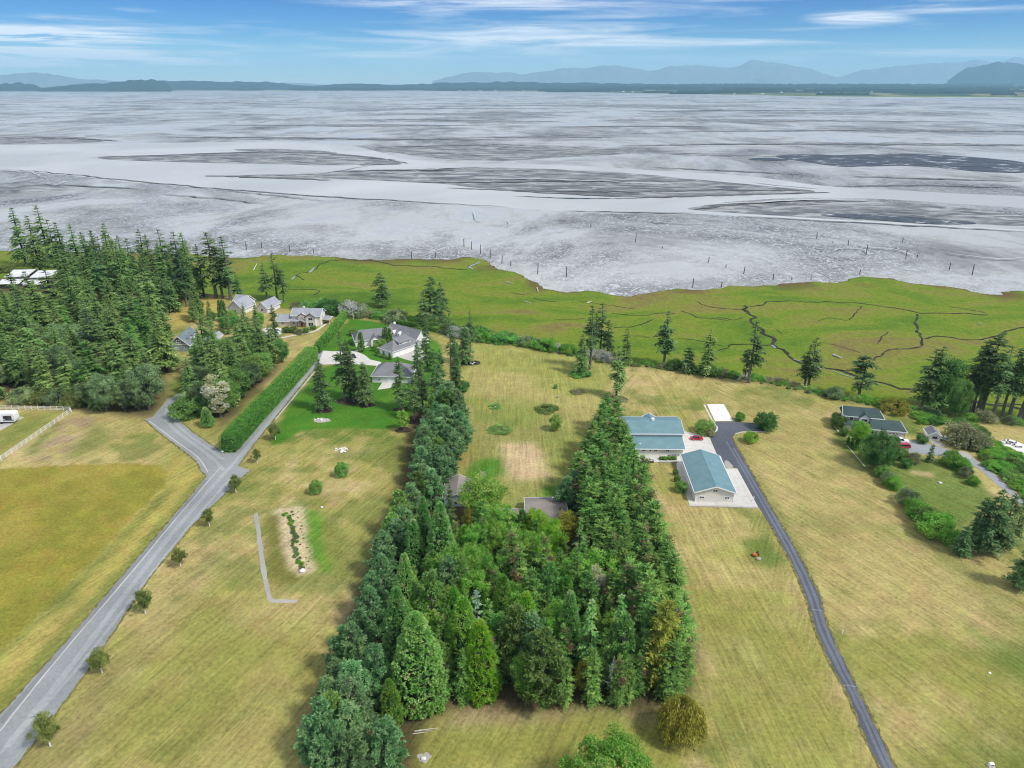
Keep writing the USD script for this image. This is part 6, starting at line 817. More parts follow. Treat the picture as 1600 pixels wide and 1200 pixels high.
# ------------------------------------------------------------------ buildings
def sheet_metal(name, col, rough=0.45):
    c = np.array(col); mat(name, {'g': ('geometry', {}), 'n': ('noise_texture', {'scale': 0.35, 'detail': 5.0, 'roughness': 0.6}), 'r': ('rgb_ramp', {'ramp': [(0.3, tuple(c * 0.86)), (0.55, tuple(c)), (0.75, tuple(c * 1.14))]}), 'p': ('principled_bsdf', {'roughness': rough, 'specular_ior_level': 0.5})}, [('g.position', 'n.vector'), ('n.fac', 'r.fac'), ('r.color', 'p.base_color')])
def shingle(name, col):
    c = np.array(col); mat(name, {'g': ('geometry', {}), 'n': ('noise_texture', {'scale': 2.2, 'detail': 5.0, 'roughness': 0.75}), 'n2': ('noise_texture', {'scale': 0.25, 'detail': 3.0}), 'w': ('wave_texture', {'bands_direction': 'z', 'scale': 2.2, 'distortion': 1.0, 'detail': 2.0}), 'a': ('math', {'math_type': 'multiply', 'value2': 0.5}), 'b': ('math', {'math_type': 'multiply_add', 'value2': 0.35}), 'c': ('math', {'math_type': 'multiply_add', 'value2': 0.15}), 'r': ('rgb_ramp', {'ramp': [(0.3, tuple(c * 0.7)), (0.5, tuple(c)), (0.7, tuple(c * 1.3))]}), 'p': ('principled_bsdf', {'roughness': 0.9, 'specular_ior_level': 0.2})},
        [('g.position', 'n.vector'), ('g.position', 'n2.vector'), ('g.position', 'w.vector'), ('n.fac', 'a.value1'), ('n2.fac', 'b.value1'), ('a.value', 'b.value3'), ('w.fac', 'c.value1'), ('b.value', 'c.value3'), ('c.value', 'r.fac'), ('r.color', 'p.base_color')])
def siding(name, col):
    c = np.array(col); mat(name, {'g': ('geometry', {}), 'w': ('wave_texture', {'bands_direction': 'z', 'profile': 'saw', 'scale': 1.6, 'distortion': 0.0}), 'n': ('noise_texture', {'scale': 0.8, 'detail': 5.0}), 'a': ('math', {'math_type': 'multiply', 'value2': 0.3}), 'b': ('math', {'math_type': 'multiply_add', 'value2': 0.7}), 'r': ('rgb_ramp', {'ramp': [(0.2, tuple(c * 0.85)), (0.5, tuple(c)), (0.8, tuple(np.minimum(c * 1.06, 0.9)))]}), 'p': ('principled_bsdf', {'roughness': 0.7})}, [('g.position', 'w.vector'), ('g.position', 'n.vector'), ('w.fac', 'a.value1'), ('n.fac', 'b.value1'), ('a.value', 'b.value3'), ('b.value', 'r.fac'), ('r.color', 'p.base_color')])
sheet_metal('teal_metal', (0.14, 0.255, 0.275)); sheet_metal('white_metal', (0.66, 0.68, 0.7), 0.35); shingle('grey_shingle', (0.2, 0.205, 0.215)); shingle('light_shingle', (0.3, 0.32, 0.345)); shingle('brown_shingle', (0.235, 0.21, 0.19)); shingle('green_shingle', (0.055, 0.085, 0.08)); shingle('blue_shingle', (0.16, 0.2, 0.215)); shingle('rust_shingle', (0.36, 0.19, 0.13))
siding('cream_siding', (0.74, 0.71, 0.62)); siding('white_siding', (0.78, 0.77, 0.73)); siding('beige_siding', (0.62, 0.55, 0.44)); siding('pale_blue_siding', (0.62, 0.7, 0.75)); siding('slate_siding', (0.25, 0.31, 0.33)); siding('dark_siding', (0.12, 0.11, 0.105)); siding('pink_siding', (0.6, 0.47, 0.41)); siding('grey_white_siding', (0.7, 0.7, 0.68))
plain('trim', (0.82, 0.82, 0.8), 0.5, 0.04); plain('brown_trim', (0.13, 0.085, 0.06), 0.6, 0.15); plain('door_brown', (0.16, 0.06, 0.035), 0.6, 0.15); plain('stone', (0.36, 0.35, 0.33), 0.9, 0.3, 2.0); plain('white_rock', (0.68, 0.66, 0.62), 0.9, 0.2, 2.0); plain('brown_rock', (0.25, 0.2, 0.16), 0.9, 0.3, 2.0)
plain('rubber', (0.02, 0.02, 0.02), 0.8, 0.2); plain('chrome', (0.6, 0.6, 0.6), 0.3, 0.05, metallic=0.8); plain('red_paint', (0.42, 0.015, 0.025), 0.25, 0.05); plain('crimson_paint', (0.45, 0.025, 0.05), 0.25, 0.05); plain('white_paint', (0.78, 0.78, 0.78), 0.3, 0.03); plain('black_paint', (0.02, 0.02, 0.022), 0.25, 0.05); plain('dark_frame', (0.05, 0.05, 0.05), 0.6, 0.2); plain('orange_paint', (0.55, 0.16, 0.03), 0.4, 0.1); plain('grey_paint', (0.3, 0.31, 0.32), 0.5, 0.1); plain('tarp_blue', (0.05, 0.075, 0.11), 0.5, 0.15); plain('wood', (0.26, 0.18, 0.11), 0.8, 0.25); plain('dark_wood', (0.045, 0.038, 0.032), 0.85, 0.3)
mat('glass', {'p': ('principled_bsdf', {'base_color': (0.02, 0.025, 0.03), 'roughness': 0.08, 'specular_ior_level': 0.7})}, [])
mat('red_lamp', {'p': ('principled_bsdf', {'base_color': (0.4, 0.01, 0.01), 'roughness': 0.2})}, []); mat('clear_lamp', {'p': ('principled_bsdf', {'base_color': (0.7, 0.72, 0.75), 'roughness': 0.15})}, [])
def quad_slab(a, b, c, d, th):
    """A flat board through four corners, th thick upward."""
    p = np.array([a, b, c, d], float); n = unit(np.cross(p[1] - p[0], p[3] - p[0])); n = n if n[2] >= 0 else -n
    return hull(np.vstack([p, p + n * th]))
def gable(t, x0, x1, y0, y1, ze, zr, axis, wall, roof, trim='trim', oh=0.45, z0=0.0, th=0.16, ridge=True, skew=0.0):
    """Walls with gable ends, two roof slopes, bargeboards and gutter boards, as parts of t."""
    sw = (lambda p: np.array([(y, x, z) for x, y, z in p], float)) if axis == 'y' else (lambda p: np.array(p, float))
    if axis == 'y': x0, x1, y0, y1 = y0, y1, x0, x1
    ym = (y0 + y1) / 2 + skew
    obj('wall', hull(sw([(x, y, z) for x in (x0, x1) for y, z in ((y0, z0), (y1, z0), (y0, ze), (y1, ze), (ym, zr))])), wall, t)
    for ya, yb in ((y0, ym), (y1, ym)):
        sgn = np.sign(ya - yb); dz = (zr - ze) / abs(yb - ya); yo = ya + sgn * oh; zo = ze - dz * oh
        obj('roof', quad_slab(*sw([(x0 - oh, yo, zo + 0.03), (x1 + oh, yo, zo + 0.03), (x1 + oh, yb, zr + 0.03), (x0 - oh, yb, zr + 0.03)]), th), roof, t)
        if trim:
            obj('gutter_board', hull(sw([(x, y, z) for x in (x0 - oh, x1 + oh) for y in (yo + sgn * 0.01, yo + sgn * 0.14) for z in (zo - 0.12, zo + 0.2)])), trim, t)
            for xe, sx in ((x0 - oh, -1), (x1 + oh, 1)): obj('bargeboard', hull(sw([(x, y, z + e) for x in (xe + sx * 0.01, xe + sx * 0.12) for y, z in ((yo, zo), (yb, zr)) for e in (-0.12, 0.24)])), trim, t)
    if ridge: obj('ridge_cap', hull(sw([(x, ym + o, zr + th + z) for x in (x0 - oh, x1 + oh) for o, z in ((-0.22, -0.02), (0, 0.08), (0.22, -0.02))])), roof, t)
def hip(t, x0, x1, y0, y1, ze, zr, roof, wall=None, oh=0.5, axis='x', z0=0.0, trim='trim', inset=None):
    if wall: obj('wall', box(x0, x1, y0, y1, z0, ze), wall, t)
    a0, a1, b0, b1 = x0 - oh, x1 + oh, y0 - oh, y1 + oh; ym, xm = (y0 + y1) / 2, (x0 + x1) / 2; k = inset if inset is not None else (b1 - b0) / 2 if axis == 'x' else (a1 - a0) / 2
    r = [(a0 + k, ym, zr), (a1 - k, ym, zr)] if axis == 'x' else [(xm, b0 + k, zr), (xm, b1 - k, zr)]
    obj('roof', hull([(x, y, z) for x in (a0, a1) for y in (b0, b1) for z in (ze, ze + 0.1)] + r), roof, t)
    if trim: obj('gutter_board', cat_(box(a0 - .1, a1 + .1, b0 - .12, b0 - .01, ze - .1, ze + .14), box(a0 - .1, a1 + .1, b1 + .01, b1 + .12, ze - .1, ze + .14), box(a0 - .12, a0 - .01, b0, b1, ze - .1, ze + .14), box(a1 + .01, a1 + .12, b0, b1, ze - .1, ze + .14)), trim, t)
def win(t, face, at_, u, z, w, h, sashes=2, frame='trim', name='window', fw=0.12, pane='glass'):
    """A framed window on the wall plane: face 'f' (toward -y at y=at_), 'b', 'l' (toward -x) or 'r'."""
    def put(u0, u1, z0, z1, d0, d1):
        s = -1 if face in 'fl' else 1; e = sorted((at_ + s * d0, at_ + s * d1))
        return box(u0, u1, e[0], e[1], z0, z1) if face in 'fb' else box(e[0], e[1], u0, u1, z0, z1)
    f = obj(name, cat_(put(u - w / 2 - fw, u + w / 2 + fw, z - fw, z, 0, 0.09), put(u - w / 2 - fw, u + w / 2 + fw, z + h, z + h + fw, 0, 0.09), put(u - w / 2 - fw, u - w / 2, z, z + h, 0, 0.09), put(u + w / 2, u + w / 2 + fw, z, z + h, 0, 0.09), *[put(u - w / 2 + w * k / sashes - fw / 3, u - w / 2 + w * k / sashes + fw / 3, z, z + h, 0, 0.08) for k in range(1, sashes)]), frame, t)
    for k in range(sashes): a, b = u - w / 2 + w * k / sashes, u - w / 2 + w * (k + 1) / sashes; obj('pane', put(a + (fw / 3 if k else 0), b - (fw / 3 if k < sashes - 1 else 0), z, z + h, 0, 0.045), pane, f)
    return f
def door(t, face, at_, u, z, w, h, m='trim', rows=4):
    s = -1 if face in 'fl' else 1
    def put(u0, u1, z0, z1, d): e = sorted((at_, at_ + s * d)); return box(u0, u1, e[0], e[1], z0, z1) if face in 'fb' else box(e[0], e[1], u0, u1, z0, z1)
    d = obj('garage_door' if w > 1.6 else 'door', put(u - w / 2, u + w / 2, z, z + h, 0.05), m, t)
    for k in range(rows): obj('panel', put(u - w / 2 + .06, u + w / 2 - .06, z + h * k / rows + .03, z + h * (k + 1) / rows - .03, 0.075), m, d)
P2 = lambda px, py, z=0.0: at(px, py, z)
# teal workshop
t = thing('workshop', 'teal roofed workshop with cream walls beside the dark drive', 'workshop', (57.1, 190.0, 0.07), -2.4)
gable(t, 0, 11.7, 0, 23.2, 3.7, 5.7, 'y', 'cream_siding', 'teal_metal', oh=0.6)
for u, z in ((2.0, 1.3), (9.7, 1.3), (5.85, 3.75)): win(t, 'f', 0, u, z, 1.3, 0.6, 2, fw=0.22)
for u in (4.5, 9.5): door(t, 'r', 11.7, u, 0.05, 4.0, 3.0, 'white_siding')
door(t, 'l', 0, 16.0, 0.05, 1.0, 2.1, 'trim', 3); win(t, 'l', 0, 7.0, 1.2, 1.4, 0.8, 2); obj('corner_board', cat_(box(-.06, .16, -.06, -.005, 0, 3.5), box(11.54, 11.76, -.06, -.005, 0, 3.5)), 'trim', t)
# teal barn-like house
t = thing('barn', 'long teal roofed barn with a lower lean-to roof in front', 'barn', (40.2, 219.9, 0.07), -0.6)
gable(t, 0, 20.4, 6.1, 19.3, 5.7, 7.5, 'x', 'cream_siding', 'teal_metal', oh=0.55)
obj('lean_to_wall', hull([(1.5, 0, 0), (19.6, 0, 0), (1.5, 0, 2.9), (19.6, 0, 2.9), (1.5, 6.0, 0), (19.6, 6.0, 0), (1.5, 6.0, 4.5), (19.6, 6.0, 4.5)]), 'cream_siding', t)
obj('lean_to_roof', quad_slab((1.0, -0.6, 2.78), (20.2, -0.6, 2.78), (20.2, 6.08, 4.56), (1.0, 6.08, 4.56), 0.16), 'teal_metal', t)
obj('lean_to_gutter', box(1.0, 20.2, -0.76, -0.62, 2.68, 2.98), 'trim', t); obj('lean_to_barge', cat_(hull([(x, y, z + e) for x in (20.21, 20.34) for y, z in ((-.6, 2.7), (6.05, 4.48)) for e in (-.1, .28)])), 'trim', t)
obj('clerestory_band', box(0.0, 20.4, 5.98, 6.08, 4.74, 5.5), 'white_siding', t)
obj('dormer', hull([(8.2, 15.5, 5.6), (13.0, 15.5, 5.6), (8.2, 20.2, 5.5), (13.0, 20.2, 5.5), (10.6, 15.5, 7.0), (10.6, 20.2, 7.0)]), 'teal_metal', t); obj('dormer_barge', cat_(hull([(x, y, z) for y in (20.22, 20.34) for x, z in ((8.0, 5.4), (8.0, 5.65), (10.6, 6.95), (10.6, 7.2))]), hull([(x, y, z) for y in (20.22, 20.34) for x, z in ((13.2, 5.4), (13.2, 5.65), (10.6, 6.95), (10.6, 7.2))])), 'trim', t)
cu = obj('cupola', box(10.3, 11.2, 12.2, 13.2, 7.3, 8.3), 'trim', t); obj('cupola_cap', hull([(10.15, 12.05, 8.3), (11.35, 12.05, 8.3), (10.15, 13.35, 8.3), (11.35, 13.35, 8.3), (10.75, 12.7, 8.8)]), 'trim', cu)
for u in (3.1, 5.9, 9.9, 14.2): win(t, 'f', 0, u, 1.75, 1.1, 0.55, 2, fw=0.2)
for (x, y, z, w, m) in ((4.8, 2.0, 3.45, 0.7, 'white_metal'), (9.0, 1.2, 3.25, 0.3, 'chrome'), (1.6, 12.0, 7.3, 0.35, 'white_metal')): obj('roof_vent', hull([(x + w / 2 * math.cos(a), y + w / 2 * math.sin(a), z + k) for a in np.linspace(0, 6.28, 9) for k in (0, 0.3)]), m, t)
obj('wall_lamp', box(8.0, 8.35, -0.35, -0.01, 1.9, 2.3), 'dark_frame', t); door(t, 'r', 20.4, 9.5, 0.05, 3.6, 3.0, 'white_siding'); door(t, 'r', 20.4, 14.5, 0.05, 3.6, 3.0, 'white_siding')
# shingled house in the grove
a, b = P2(821, 784, 5.2), P2(885, 783, 5.2); w_ = b[0] - a[0]
t = thing('shingled_house', 'grey-brown shingled house whose roof rises behind the grove', 'house', (a[0], a[1] - 6.0, 0), 1.0)
gable(t, 0.3, w_ - 0.3, 0, 12, 2.7, 5.1, 'x', 'beige_siding', 'brown_shingle', oh=0.4); c = P2(785, 801, 3.8); lx = c[0] - a[0]; ly = c[1] - a[1] + 6.0
gable(t, lx, -0.45, ly - 4, ly + 4, 2.3, 3.8, 'x', 'beige_siding', 'brown_shingle', oh=0.3)
fl = obj('flue', hull([(8.3 + .22 * math.cos(k), 6.4 + .22 * math.sin(k), z) for k in np.linspace(0, 6.28, 9) for z in (4.8, 6.2)]), 'chrome', t); obj('flue_cap', hull([(8.3 + .4 * math.cos(k), 6.4 + .4 * math.sin(k), z) for k in np.linspace(0, 6.28, 9) for z in (6.3, 6.45)]), 'chrome', fl)
for u in (2.5, 6.0, 9.5): win(t, 'b', 12, u, 1.0, 1.4, 1.1)
# garage beside it
t = thing('garage', 'grey-brown roofed garage with a pale blue wall behind the round maple', 'garage', (-21.0, 187.4, 0), 0)
gable(t, 0, 7.8, 0, 11, 2.8, 4.5, 'y', 'pale_blue_siding', 'brown_shingle', oh=0.4); win(t, 'f', 0, 3.4, 0.9, 1.3, 0.8, 2); win(t, 'f', 0, 6.0, 0.9, 0.9, 0.8, 2); door(t, 'l', 0, 4.0, 0.0, 1.0, 2.0, 'trim', 3)
# big grey house: three wings and the garage
t = thing('grey_house', 'large grey roofed house with white garage doors on the green lawn', 'house', (-56.7, 316.3, 0), 50)
hip(t, 0, 18.5, 0, 9.4, 3.1, 6.6, 'grey_shingle', 'white_siding')
for u in (2.2, 5.8, 9.4, 13.0): door(t, 'f', 0, u, 0.05, 2.9, 2.4, 'trim')
obj('dormer_wall', hull([(6.0, 1.6, 4.2), (13.2, 1.6, 4.2), (6.0, 1.6, 5.6), (13.2, 1.6, 5.6), (6.0, 5, 5.0), (13.2, 5, 5.0), (6, 5, 5.6), (13.2, 5, 5.6)]), 'white_siding', t); obj('dormer_roof', quad_slab((5.4, 1.1, 5.6), (13.8, 1.1, 5.6), (13.8, 6.0, 7.0), (5.4, 6.0, 7.0), 0.14), 'grey_shingle', t)
for u in (7.0, 11.6): win(t, 'f', 1.6, u, 4.75, 0.9, 0.6, 2)
for u in (2.5, 6.5): win(t, 'l', 0, u, 1.0, 1.1, 1.1, 2)
def sub(parent_loc, rz, loc2, rz2):
    """Where a wing stands in its house's own axes."""
    a_ = math.radians(-rz); d = np.array(loc2) - np.array(parent_loc); return np.array([d[0] * math.cos(a_) - d[1] * math.sin(a_), d[0] * math.sin(a_) + d[1] * math.cos(a_), d[2]]), rz2 - rz
def wing(t, base, rz, loc2, rz2, build):
    """Builds parts in a turned wing and bakes them into the house's axes."""
    o, r = sub(base, rz, loc2, rz2); global obj; keep_ = obj
    def turned(name, m, mt, parent='/World', smooth=False): return keep_(name, rotz(m, r, o), mt, parent, smooth)
    obj = turned
    try: build(t)
    finally: obj = keep_
def left_wing(t):
    hip(t, 0, 25, 0, 10, 3.1, 7.0, 'grey_shingle', 'white_siding', inset=3.0)
    for u in (2.0, 16.0, 19.5): win(t, 'f', 0, u, 0.9, 1.2, 1.4, 2)
    for u in (3.0, 7.0): win(t, 'l', 0, u, 1.0, 1.2, 1.3, 2)
    obj('porch', hull([(7.4, -2.2, 0), (11.6, -2.2, 0), (7.4, 1, 0), (11.6, 1, 0), (7.4, -2.2, 3.3), (11.6, -2.2, 3.3), (9.5, -2.2, 5.2), (7.4, 2, 3.3), (11.6, 2, 3.3), (9.5, 3, 5.2)]), 'white_siding', t); obj('porch_roof', cat_(quad_slab((7.0, -2.5, 3.1), (7.0, 3, 3.1), (9.5, 3.6, 5.35), (9.5, -2.5, 5.35), .14), quad_slab((12.0, -2.5, 3.1), (12.0, 3, 3.1), (9.5, 3.6, 5.35), (9.5, -2.5, 5.35), .14)), 'grey_shingle', t)
    win(t, 'f', -2.2, 9.5, 0.3, 2.0, 3.0, 2)
    for x, y, z in ((4.0, 2.5, 4.95), (9.0, 2.0, 4.6)): obj('skylight', box(x, x + 0.9, y, y + 0.7, z, z + 0.15), 'white_metal', t)
wing(t, (-56.7, 316.3, 0), 50, (-77.5, 332.0, 0), 18, left_wing)
def back_wing(t):
    gable(t, 0, 20, 0, 10, 3.4, 8.0, 'x', 'white_siding', 'grey_shingle')
    for u in (4.5, 8.5):
        obj('dormer_wall', hull([(u - .9, 0.6, 4.0), (u + .9, 0.6, 4.0), (u - .9, 0.6, 5.3), (u + .9, 0.6, 5.3), (u, 0.6, 6.2), (u - .9, 3, 5.3), (u + .9, 3, 5.3), (u, 3.4, 6.2)]), 'white_siding', t); win(t, 'f', 0.6, u, 4.3, 0.7, 0.8, 1)
    obj('chimney', box(1.2, 2.2, 4.6, 5.6, 6, 9.0), 'white_siding', t)
    for x, y, z in ((5.0, 2.6, 6.0), (13.0, 2.4, 5.8)): obj('skylight', box(x, x + 0.9, y, y + 0.7, z, z + 0.2), 'white_metal', t)
wing(t, (-56.7, 316.3, 0), 50, (-64.0, 341.0, 0), -36, back_wing)
# its detached garage
t = thing('grey_garage', 'detached grey hip-roofed garage below the grey house', 'garage', (-61.0, 286.3, 0), -4)
hip(t, 0, 17, 0, 13, 3.1, 7.2, 'grey_shingle', 'grey_white_siding', inset=5.5); door(t, 'f', 0, 8.2, 0.05, 3.0, 2.5, 'trim'); door(t, 'f', 0, 12.2, 0.05, 3.0, 2.5, 'trim'); win(t, 'f', 0, 3.2, 1.2, 0.8, 0.6, 2); obj('skylight', box(2.2, 3.1, 1.2, 2.0, 4.0, 4.2), 'white_metal', t)
# beige house
t = thing('beige_house', 'two-storey beige house with pale grey roof left of the tall hedge', 'house', (-118.5, 366.0, 0), -3)
gable(t, 0, 15.5, 0, 9, 5.8, 8.4, 'x', 'cream_siding', 'light_shingle', oh=0.5); gable(t, -8.0, -0.5, -1.0, 7.0, 3.0, 5.4, 'x', 'beige_siding', 'light_shingle', oh=0.5)
obj('bay_wall', hull([(x, y, z) for x in (8.2, 13.4) for y in (-2.0, 0) for z in (0, 5.6)] + [(10.8, -2.0, 7.2), (10.8, 1.0, 7.2)]), 'cream_siding', t)
obj('bay_roof', cat_(quad_slab((7.7, -2.4, 5.25), (7.7, 2.4, 5.25), (10.8, 3.0, 7.45), (10.8, -2.4, 7.45), .15), quad_slab((13.9, -2.4, 5.25), (13.9, 2.4, 5.25), (10.8, 3.0, 7.45), (10.8, -2.4, 7.45), .15)), 'light_shingle', t); obj('bay_bargeboard', cat_(hull([(x, y, z) for y in (-2.55, -2.42) for x, z in ((7.6, 5.1), (7.6, 5.5), (10.8, 7.4), (10.8, 7.75))]), hull([(x, y, z) for y in (-2.55, -2.42) for x, z in ((14.0, 5.1), (14.0, 5.5), (10.8, 7.4), (10.8, 7.75))])), 'brown_trim', t)
obj('gable_wall', hull([(x, y, z) for x in (3.8, 8.1) for y in (-1.0, 0) for z in (3.3, 5.6)] + [(5.9, -1.0, 7.0), (5.9, 1, 7.0)]), 'beige_siding', t); obj('gable_bargeboard', cat_(hull([(x, y, z) for y in (-1.2, -1.03) for x, z in ((3.2, 5.2), (3.2, 5.6), (5.9, 7.0), (5.9, 7.4))]), hull([(x, y, z) for y in (-1.2, -1.03) for x, z in ((8.7, 5.2), (8.7, 5.6), (5.9, 7.0), (5.9, 7.4))])), 'brown_trim', t)
obj('skirt_roof', quad_slab((-0.4, -2.2, 2.9), (8.1, -2.2, 2.9), (8.1, -0.02, 3.6), (-0.4, -0.02, 3.6), .15), 'light_shingle', t); obj('porch_wall', box(-0.2, 8.0, -1.2, -0.02, 0, 2.85), 'beige_siding', t)
obj('porch_gable', cat_(quad_slab((3.4, -3.2, 2.7), (3.4, -1.4, 2.7), (5.7, -1.4, 3.9), (5.7, -3.2, 3.9), .14), quad_slab((8.0, -3.2, 2.7), (8.0, -1.4, 2.7), (5.7, -1.4, 3.9), (5.7, -3.2, 3.9), .14)), 'light_shingle', t)
for x in (3.8, 7.6): obj('porch_post', box(x - .15, x + .15, -3.0, -2.7, 0, 2.9), 'brown_trim', t)
door(t, 'f', -1.2, 5.7, 0.05, 1.4, 2.2, 'door_brown', 3)
for u, z, w, h, n in ((10.8, 3.9, 2.0, 1.1, 2), (10.8, 0.6, 2.4, 1.9, 3)): win(t, 'f', -2.0, u, z, w, h, n)
win(t, 'f', -1.0, 5.9, 4.3, 1.2, 0.7, 2); win(t, 'f', -1.2, 1.2, 1.3, 1.0, 0.8, 1); win(t, 'f', -1.0, -5.0, 1.0, 1.2, 1.0, 2); win(t, 'r', 15.5, 3.5, 4.0, 0.8, 1.1, 1); win(t, 'r', 15.5, 5.8, 1.0, 1.4, 1.2, 2)
hip(t, 15.6, 19.6, 3.0, 8.0, 2.9, 4.2, 'light_shingle', None, oh=0.3)
for x, y in ((19.3, 3.2), (19.3, 7.8)): obj('porch_post', box(x - .12, x + .12, y - .12, y + .12, 0, 2.9), 'trim', t)
obj('chimney', box(5.0, 5.9, 5.0, 5.8, 7.0, 9.3), 'cream_siding', t)
# slate blue house
t = thing('blue_house', 'slate blue gabled house with white trim at the end of the grass lane', 'house', (-166.4, 325.5, 0), 0)
gable(t, 0, 9.4, 0, 14, 3.6, 7.8, 'y', 'slate_siding', 'blue_shingle', oh=0.7); obj('belt_board', box(-0.1, 9.5, -0.12, -0.01, 3.5, 3.85), 'trim', t)
win(t, 'f', 0, 4.6, 4.6, 1.4, 1.0, 2, fw=0.3); win(t, 'f', 0, 3.0, 1.0, 1.3, 0.9, 2, fw=0.25); win(t, 'f', 0, 7.6, 1.4, 0.8, 0.8, 1, fw=0.2); win(t, 'l', 0, 7.0, 1.2, 1.2, 1.1, 2)
obj('rust_patch', quad_slab((-0.3, 4.5, 3.98), (-0.3, 14.2, 3.98), (2.6, 14.2, 6.45), (2.6, 7.0, 6.45), .03), 'rust_shingle', t)
for v in (4.0, 8.5):
    obj('dormer_wall', hull([(9.0, v - 1, 4.4), (9.0, v + 1, 4.4), (9.0, v - 1, 6.0), (9.0, v + 1, 6.0), (9.0, v, 7.0), (5.8, v, 7.0), (6.5, v - 1, 6.0), (6.5, v + 1, 6.0)]), 'trim', t); win(t, 'r', 9.0, v, 4.8, 0.9, 1.0, 1); obj('dormer_roof', cat_(quad_slab((9.4, v - 1.3, 5.9), (6.0, v - 1.3, 5.9), (5.6, v, 7.15), (9.4, v, 7.15), .12), quad_slab((9.4, v + 1.3, 5.9), (6.0, v + 1.3, 5.9), (5.6, v, 7.15), (9.4, v, 7.15), .12)), 'blue_shingle', t)
obj('side_wing_wall', box(9.5, 15, 3.5, 11, 0, 3.0), 'trim', t); obj('side_wing_roof', quad_slab((9.45, 3.0, 3.9), (9.45, 11.5, 3.9), (15.5, 11.5, 3.0), (15.5, 3.0, 3.0), .15), 'blue_shingle', t); door(t, 'f', 3.5, 12.2, 0.05, 3.4, 2.3, 'white_siding')
p = P2(337, 533); t = thing('garden_shed', 'small white gabled shed half hidden right of the blue house', 'shed', (p[0] - 1.8, p[1], 0), -8); gable(t, 0, 3.6, 0, 4, 2.4, 3.9, 'y', 'trim', 'light_shingle', oh=0.4); win(t, 'f', 0, 1.8, 0.5, 1.2, 1.7, 1, pane='trim', name='door', frame='dark_frame')
# half hidden grey roofs
p = P2(352, 492); t = thing('grey_roofed_house', 'house of pale grey gables mostly hidden by trees near the marsh', 'house', (p[0], p[1], 0), -18)
gable(t, -1, 9, 4, 15, 3.2, 7.6, 'y', 'grey_white_siding', 'light_shingle'); gable(t, -4, 4, 12, 22, 3.2, 7.0, 'x', 'grey_white_siding', 'light_shingle'); gable(t, 14, 21, 10, 22, 3.0, 6.2, 'y', 'grey_white_siding', 'light_shingle'); win(t, 'f', 4, 4, 1.0, 1.4, 1.2); win(t, 'f', 10, 17.5, 1.0, 1.4, 1.2)
# modern houses with white mono-pitch roofs
for lb, px, py, w, d, rz in (('white flat-pitched modern house in two tiers at the left edge', 2, 451, 13, 11, 6), ('second white-roofed modern house, partly behind firs', 42, 452, 13, 11, 6)):
    p = P2(px, py); t = thing('modern_house', lb, 'house', (p[0], p[1], 0), rz)
    obj('wall', hull([(0, 0, 0), (w - 2, 0, 0), (0, 0, 3.2), (w - 2, 0, 3.2), (0, d * .55, 0), (w - 2, d * .55, 0), (0, d * .55, 4.4), (w - 2, d * .55, 4.4)]), 'dark_siding', t); obj('roof', quad_slab((-1.2, -1.4, 3.0), (w - 1, -1.4, 3.0), (w - 1, d * .54, 4.5), (-1.2, d * .54, 4.5), .3), 'white_metal', t)
    obj('upper_wall', hull([(2, d * .56, 0), (w, d * .56, 0), (2, d * .56, 6.2), (w, d * .56, 6.2), (2, d * 1.5, 0), (w, d * 1.5, 0), (2, d * 1.5, 7.4), (w, d * 1.5, 7.4)]), 'dark_siding', t); obj('upper_roof', quad_slab((0.6, d * .56 - 1.3, 6.1), (w + 1.3, d * .56 - 1.3, 6.1), (w + 1.3, d * 1.5 + 1, 7.7), (0.6, d * 1.5 + 1, 7.7), .3), 'white_metal', t)
    for u in (4.0, 7.0, 10.0): win(t, 'f', d * .56, u, 4.9, 1.6, 0.8, 2)
    for u in (2.0, 5.5, 9.0): win(t, 'f', 0, u, 0.9, 1.6, 1.4, 2)
    obj('deck_roof', quad_slab((w - .8, 1.0, 2.6), (w + 4, 1.0, 2.6), (w + 4, 5.5, 3.0), (w - .8, 5.5, 3.0), .25), 'white_metal', t); obj('deck_wall', box(w - 1.9, w + 3.4, 1.6, 5.0, 0, 2.55), 'dark_siding', t)
# cream house at right
t = thing('cream_house', 'cream two-storey house with dark green roof at the right', 'house', (124.8, 241.7, 0), -13)
obj('wall', box(0.4, 13.6, 0.5, 7.0, 0, 5.15), 'cream_siding', t); obj('roof', hull([(-.2, -.1, 5.1), (14.3, -.1, 5.1), (-.2, 7.6, 5.1), (14.3, 7.6, 5.1), (-.2, -.1, 5.2), (14.3, 7.6, 5.2), (-.2, 3.75, 7.7), (11.6, 3.75, 7.7)]), 'green_shingle', t); obj('gutter_board', cat_(box(-.3, 14.4, -.22, -.11, 4.95, 5.25), box(14.31, 14.42, -.1, 7.6, 4.95, 5.25), hull([(x, y, z) for x in (-.32, -.21) for y, z in ((-.15, 4.95), (-.15, 5.3), (3.75, 7.55), (3.75, 7.9))]), hull([(x, y, z) for x in (-.32, -.21) for y, z in ((7.65, 4.95), (7.65, 5.3), (3.75, 7.55), (3.75, 7.9))])), 'trim', t)
obj('upper_band', box(1.5, 13.2, 0.4, 0.49, 3.4, 5.0), 'pink_siding', t)
obj('bay', hull([(x, y, z) for x in (5.6, 9.0) for y in (-.6, .45) for z in (3.0, 5.2)] + [(7.3, -.6, 6.6), (7.3, 2.5, 6.6)]), 'trim', t); obj('bay_roof', cat_(quad_slab((5.2, -.9, 4.95), (5.2, 2, 4.95), (7.3, 3, 6.75), (7.3, -.9, 6.75), .12), quad_slab((9.4, -.9, 4.95), (9.4, 2, 4.95), (7.3, 3, 6.75), (7.3, -.9, 6.75), .12)), 'green_shingle', t)
